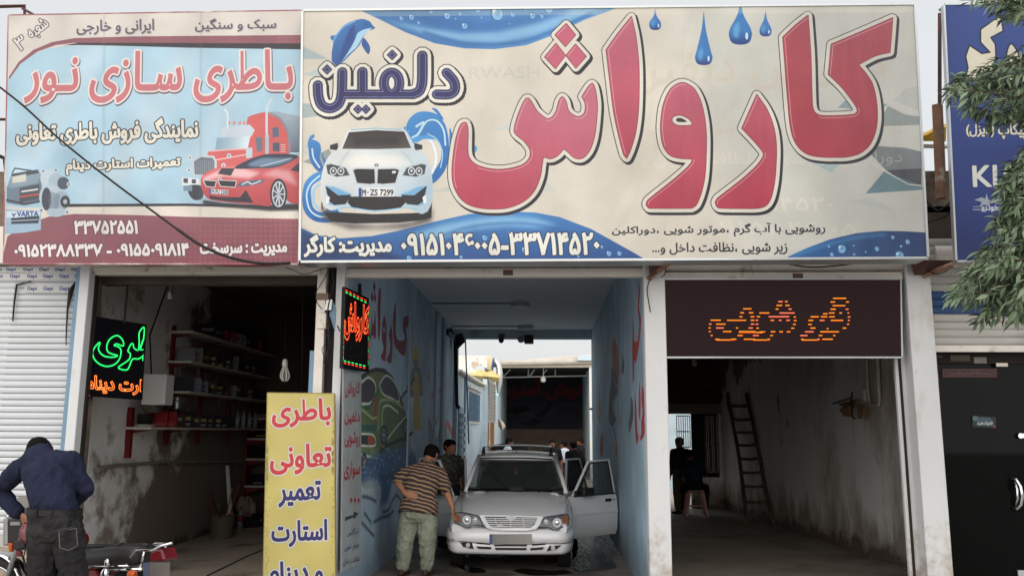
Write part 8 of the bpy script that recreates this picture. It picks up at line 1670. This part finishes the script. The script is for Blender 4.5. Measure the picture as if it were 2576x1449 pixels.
# tank, frame, engine
q = MB(); q.loft([ring(M2(x, y, fy(x)), Vector((0, 0, 1)), axb, rz1, ry1, 14, 2.4) for x, y, rz1, ry1 in [(235, 1060, .03, .04), (275, 1060, .10, .12), (400, 1080, .13, .15), (560, 1110, .12, .14), (700, 1140, .06, .09)]]); q.build('fuel_tank', m_redp, bike, smooth=True)
mt('frame_tube', [(250, 1060), (440, 1330), (700, 1420), (1180, 1330)], .018, m_blk); mt('frame_tube', [(260, 1130), (700, 1190), (1290, 1180)], .018, m_blk)
en = empty('engine', tuple(M2(500, 1400, fy(500)))); parent(en, bike)
for k in range(9): q = MB(); c_ = M2(490, 1345+k*19, fy(500)); q.obox(c_, e1*.075, axb*.075, Vector((0, 0, .005))); q.build('fin', m_fin, en, bevel=.002)
q = MB(); c_ = M2(500, 1420, fy(500)); q.obox(c_, e1*.05, axb*.05, Vector((0, 0, .12))); q.build('cylinder_block', m_fin, en)
q = MB(); c_ = M2(590, 1590, fy(500)); q.loft([ring(c_+axb*o, e1, Vector((0, 0, 1)), r1, r1*.8, 18, 2.6) for o, r1 in [(-.13, .10), (-.11, .15), (.11, .15), (.13, .10)]]); q.build('crankcase', m_fin, en, smooth='auto')
# side panel, seat
q = MB(); a = [M2(x, y, fy(x)-.12) for x, y in [(745, 1385), (830, 1388), (868, 1449), (850, 1500), (740, 1500)]]; q.v = [tuple(p) for p in a]+[tuple(p+axb*.24) for p in a]; q.f = [list(range(5)), list(range(5, 10))[::-1]]+[[i, (i+1) % 5, (i+1) % 5+5, i+5] for i in range(5)]; q.mi = [0]*7; q.build('side_panel', m_redp, bike, bevel=.012)
q = MB(); R_ = []
for x, yt, yb_, w_ in [(600, 1215, 1300, .10), (740, 1195, 1350, .13), (900, 1195, 1355, .14), (1000, 1175, 1362, .145), (1120, 1165, 1360, .14), (1230, 1165, 1345, .13), (1285, 1175, 1330, .10)]:
    t_, bt_ = M2(x, yt, fy(x)), M2(x, yb_, fy(x)); m_ = (t_+bt_)/2; R_.append(ring(m_, Vector((0, 0, 1)), axb, (t_.z-bt_.z)/2, w_, 16, 3.2))
q.loft(R_); q.build('seat', m_seatb, bike, smooth=True)
mt('seat_trim', [(745, 1355, -.14), (900, 1362, -.15), (1120, 1358, -.15)], .008, m_chrome); mt('seat_strap', [(905, 1290, -.15), (940, 1225, -.14), (1040, 1170, -.10), (1075, 1160, .0)], .006, m_trim)
q = MB(); q.slab([M2(750, 1250, fy(760)-.142), M2(826, 1252, fy(800)-.148), M2(822, 1275, fy(800)-.150), M2(776, 1272, fy(760)-.146)], axb*-.003); q.build('seat_patch', mat('torn seat foam', (150, 148, 140)), bike)
q = MB(); c_ = M2(1078, 1266, fy(1078)-.155)
for k, (x, y) in enumerate([(1050, 1267), (1078, 1265), (1104, 1262)]): q.obox(M2(x, y, fy(x)-.152), e1*.011, axb*.003, Vector((0, 0, .006)))
q.build('seat_badge', m_fin, bike)
mt('grab_rail', [(1080, 1375, -.13), (1130, 1300, -.15), (1190, 1225, -.15), (1330, 1222, -.14), (1400, 1185, -.12), (1500, 1160, -.1)], .010, m_chrome)
mt('grab_rail', [(1225, 1370, -.12), (1245, 1290, -.14), (1258, 1230, -.14)], .009, m_chrome); mt('grab_rail', [(1260, 1225, .12), (1355, 1165, .12), (1440, 1165, .10), (1350, 1222, -.1)], .010, m_chrome); mt('grab_rail', [(1190, 1222, .12), (1300, 1195, .12), (1420, 1175, 0), (1445, 1195, -.1)], .008, m_chrome)
q = MB(); a = [M2(x, y, fy(x)-.09) for x, y in [(1300, 1232), (1405, 1212), (1438, 1318), (1298, 1328)]]; q.hexa(a+[p+axb*.16 for p in a]); q.build('tail_lamp', m_rlens, bike, bevel=.015)
q = MB(); a = [M2(x, y, fy(x)-.12) for x, y in [(1248, 1330), (1478, 1328), (1480, 1470), (1248, 1470)]]; q.slab(a, axb*.006); q.build('number_plate', mat('blank grey plate', (92, 86, 84), rough=.4, var=.12, scale=3), bike)
q = MB(); q.slab([M2(1248, 1330, fy(1248)-.126), M2(1296, 1330, fy(1290)-.126), M2(1296, 1470, fy(1290)-.126), M2(1248, 1470, fy(1248)-.126)], axb*.003); q.build('plate_band', mat('dull blue band', (72, 78, 102)), bike)
mt('silencer', [(700, 1620, -.16), (1000, 1560, -.18), (1330, 1500, -.2)], .045, m_chrome, 12); mt('tail_loop', [(920, 1390, -.12), (1100, 1390, -.12), (1240, 1388, -.12)], .014, m_chrome)
q = MB(); c_ = M2(1150, 1432, fy(1150)-.2); q.loft([ring(c_+e1*o, axb, Vector((0, 0, 1)), r1, r1, 12, 2) for o, r1 in [(-.03, .02), (-.01, .034), (.02, .034), (.035, .02)]]); q.build('indicator', bpy.data.materials['orange indicator lens'], bike, smooth='auto')
for x, y, r_ in [(918, 1430, .035), (935, 1330, .022)]: q = MB(); q.sphere(M2(x, y, fy(x)-.2), (r_, r_, r_*1.4), 10, 8); q.build('shock_cap', m_chrome, bike, smooth=True)
mt('shock_absorber', [(925, 1420, -.18), (905, 1600, -.19)], .028, m_chrome, 10); mt('brake_cable', [(225, 1000, -.1), (270, 1060, -.2), (235, 1170, -.2), (200, 1300, -.1)], .005, m_trim, 5); mt('stay', [(195, 1270, -.1), (235, 1400, -.05), (260, 1449, 0)], .009, m_trim, 6)
# low grey machine box behind the handlebar is the shop step's metal box
# ================================================================== tree at the right
tree = empty('street_tree', (4.6, 5.0, 0), 'street tree whose narrow leaved branches hang in from the side', 'tree')
m_bark = mat('grey bark', (84, 74, 64), rough=.95, var=.3, scale=8, bump=1, bscale=18)
def leafmat(name, c): 
    m = mat(name, c, rough=.5, var=.22, scale=30, spec=.35); b = m.node_tree.nodes['Principled BSDF']; b.inputs['Subsurface Weight'].default_value = 0
    return m
lm = [leafmat('leaf green', (92, 110, 82)), leafmat('leaf grey green', (116, 132, 106)), leafmat('leaf dark', (58, 72, 52))]
q = MB(); q.tube([(4.7, 5.0, 0), (4.68, 5.02, 1.2), (4.75, 5.0, 2.4), (4.6, 4.95, 3.3)], [.17, .14, .12, .10], 12); q.build('trunk', m_bark, tree, smooth=True)
sys_pts = []
def inpoly(x, y, P):
    r = False; n = len(P)
    for i in range(n):
        x1, y1 = P[i]; x2, y2 = P[(i+1) % n]
        if (y1 > y) != (y2 > y) and x < (x2-x1)*(y-y1)/(y2-y1)+x1: r = not r
    return r
CL = [([(2440, -20), (2436, 10), (2480, 20), (2500, 40), (2520, 60), (2560, 52), (2600, 60), (2640, 60), (2640, -40)], 75, 5.2),
      ([(2375, 246), (2392, 205), (2430, 190), (2470, 172), (2520, 160), (2560, 150), (2600, 130), (2650, 140), (2650, 350), (2590, 318), (2560, 312), (2530, 322), (2500, 318), (2470, 330), (2450, 310), (2430, 285), (2405, 270)], 190, 5.3),
      ([(2375, 762), (2395, 735), (2425, 700), (2450, 660), (2480, 625), (2490, 570), (2512, 540), (2520, 500), (2510, 470), (2520, 430), (2540, 400), (2600, 390), (2660, 390), (2660, 810), (2580, 790), (2555, 810), (2530, 780), (2505, 800), (2490, 765), (2478, 790), (2468, 820), (2452, 800), (2448, 765), (2430, 760), (2412, 775), (2388, 772)], 520, 5.1)]
leaves = []
br = MB()
hub = Vector((4.6, 4.95, 3.3))
for P, cnt, Yc in CL:
    xs = [p[0] for p in P]; ys = [p[1] for p in P]; k = 0
    base_ = atY(2700, sum(ys)/len(ys)-30, Yc)
    br.tube([hub, hub.lerp(base_, .6)+Vector((0, 0, .1)), base_, atY(2590, sum(ys)/len(ys), Yc)], [.06, .04, .025, .008], 7)
    while k < cnt:
        u, v = rng.uniform(min(xs), max(xs)), rng.uniform(min(ys), max(ys))
        if not inpoly(u, v, P): continue
        k += 1
        Y = Yc+rng.normal(0, .22)
        tip = atY(u, v, Y); dr = Vector((-1.0+rng.normal(0, .35), rng.normal(0, .35), -.38+rng.normal(0, .42)))
        if v > 700: dr.z -= .5
        dr.normalize(); L_ = rng.uniform(.12, .24); st_ = tip-dr*L_
        br.tube([st_, st_.lerp(tip, .5)+Vector((0, 0, .012)), tip], [.0035, .0028, .0015], 4)
        nl = int(rng.integers(4, 7)); sd = dr.cross(Vector((0, 1, 0))).normalized()
        for i in range(nl):
            t = (i+.4)/nl; p = st_.lerp(tip, t)
            for s_ in (-1, 1):
                d2 = (dr*.75+sd*s_*.62+Vector((rng.normal(0, .22), rng.normal(0, .3), -.28+rng.normal(0, .2)))).normalized()
                leaves.append((p, d2, rng.uniform(.05, .095)))
        leaves.append((tip, dr, rng.uniform(.07, .10)))
br.build('branches', m_bark, tree, smooth=True, kind='stuff')
def leaf_geo(L_=1.0):
    pr = [(0, 0, 0), (.14, .075, .0), (.38, .135, .02), (.62, .105, .01), (.84, .045, -.02), (1.0, 0, -.06)]
    v = []; f = []
    for x, w_, z in pr: v += [(x, -w_, z+w_*.35), (x, 0, z), (x, w_, z+w_*.35)]
    for i in range(5):
        a = i*3; f += [(a, a+1, a+4, a+3), (a+1, a+2, a+5, a+4)]
    return v, f
lv, lf = leaf_geo(); lme = []
for m in lm: me = bpy.data.meshes.new('leaf'); me.from_pydata(lv, [], lf); me.materials.append(m); me.update(); me.polygons.foreach_set('use_smooth', [True]*len(me.polygons)); lme.append(me)
vis = []
for i, (p, d2, l_) in enumerate(leaves):
    x, y = proj(p); inside = (x < 2576 and 0 < y < 1449); vis.append(inside)
order = [i for i in range(len(leaves)) if vis[i]]; order.sort(key=lambda i: (leaves[i][0].y-leaves[i][2]*6)); first = set(order[:300])
rest = MB(); rest_m = []
for i, (p, d2, l_) in enumerate(leaves):
    up_ = Vector((rng.normal(0, .5), rng.normal(-.3, .45), 1)).normalized(); sd = up_.cross(d2).normalized(); up_ = d2.cross(sd)
    Mx = Matrix((d2*l_, sd*l_, up_*l_)).transposed().to_4x4(); Mx.translation = p; ci = int(rng.choice([0, 1, 2], p=[.45, .35, .2]))
    if i in first:
        o = bpy.data.objects.new('leaf', lme[ci]); COL.objects.link(o); o.parent = tree; o.matrix_parent_inverse = Matrix.Translation(tree.location).inverted(); o.matrix_basis = Mx
    else: rest.add([Mx@Vector(v) for v in lv], lf, ci)
rest.build('leaves', lm, tree, smooth=True, kind='stuff')

# the rest of the crown, unseen above and beside the picture, added to shade the right: coarser sprays
cv, cf_ = [], []
for i in range(5200):
    a = rng.uniform(0, 2*math.pi); r_ = rng.random()**.4; zz = rng.uniform(-1, 1); p = Vector((6.4+2.5*r_*math.cos(a)*math.sqrt(1-zz*zz*.9), 3.6+2.6*r_*math.sin(a)*math.sqrt(1-zz*zz*.9), 5.2+2.0*zz))
    x, y = proj(p)
    if p.y > 0 and x < 2640 and -60 < y < 1500: continue
    d2 = Vector((rng.normal(), rng.normal(), rng.normal(0, .6)-.3)).normalized(); sd = d2.cross(Vector((rng.normal(), rng.normal(), 1))).normalized(); l_ = rng.uniform(.10, .20); n = len(cv)
    cv += [tuple(p), tuple(p+d2*l_*.5+sd*l_*.3), tuple(p+d2*l_), tuple(p+d2*l_*.5-sd*l_*.3)]; cf_.append((n, n+1, n+2, n+3))
q = MB(); q.v = cv; q.f = [list(f) for f in cf_]; q.mi = [int(i % 3) for i in range(len(cf_))]; q.build('shade_crown', lm, tree, kind='stuff')
q = MB()
for k in range(7): t = Vector((5.0+rng.random()*2.8, 2.4+rng.random()*2.6, 4.2+rng.random()*2)); q.tube([(4.6, 4.95, 3.3), tuple(Vector((4.6, 4.95, 3.3)).lerp(t, .5)+Vector((0, 0, .3))), tuple(t)], [.07, .045, .015], 6)
q.build('limbs', m_bark, tree, smooth=True)
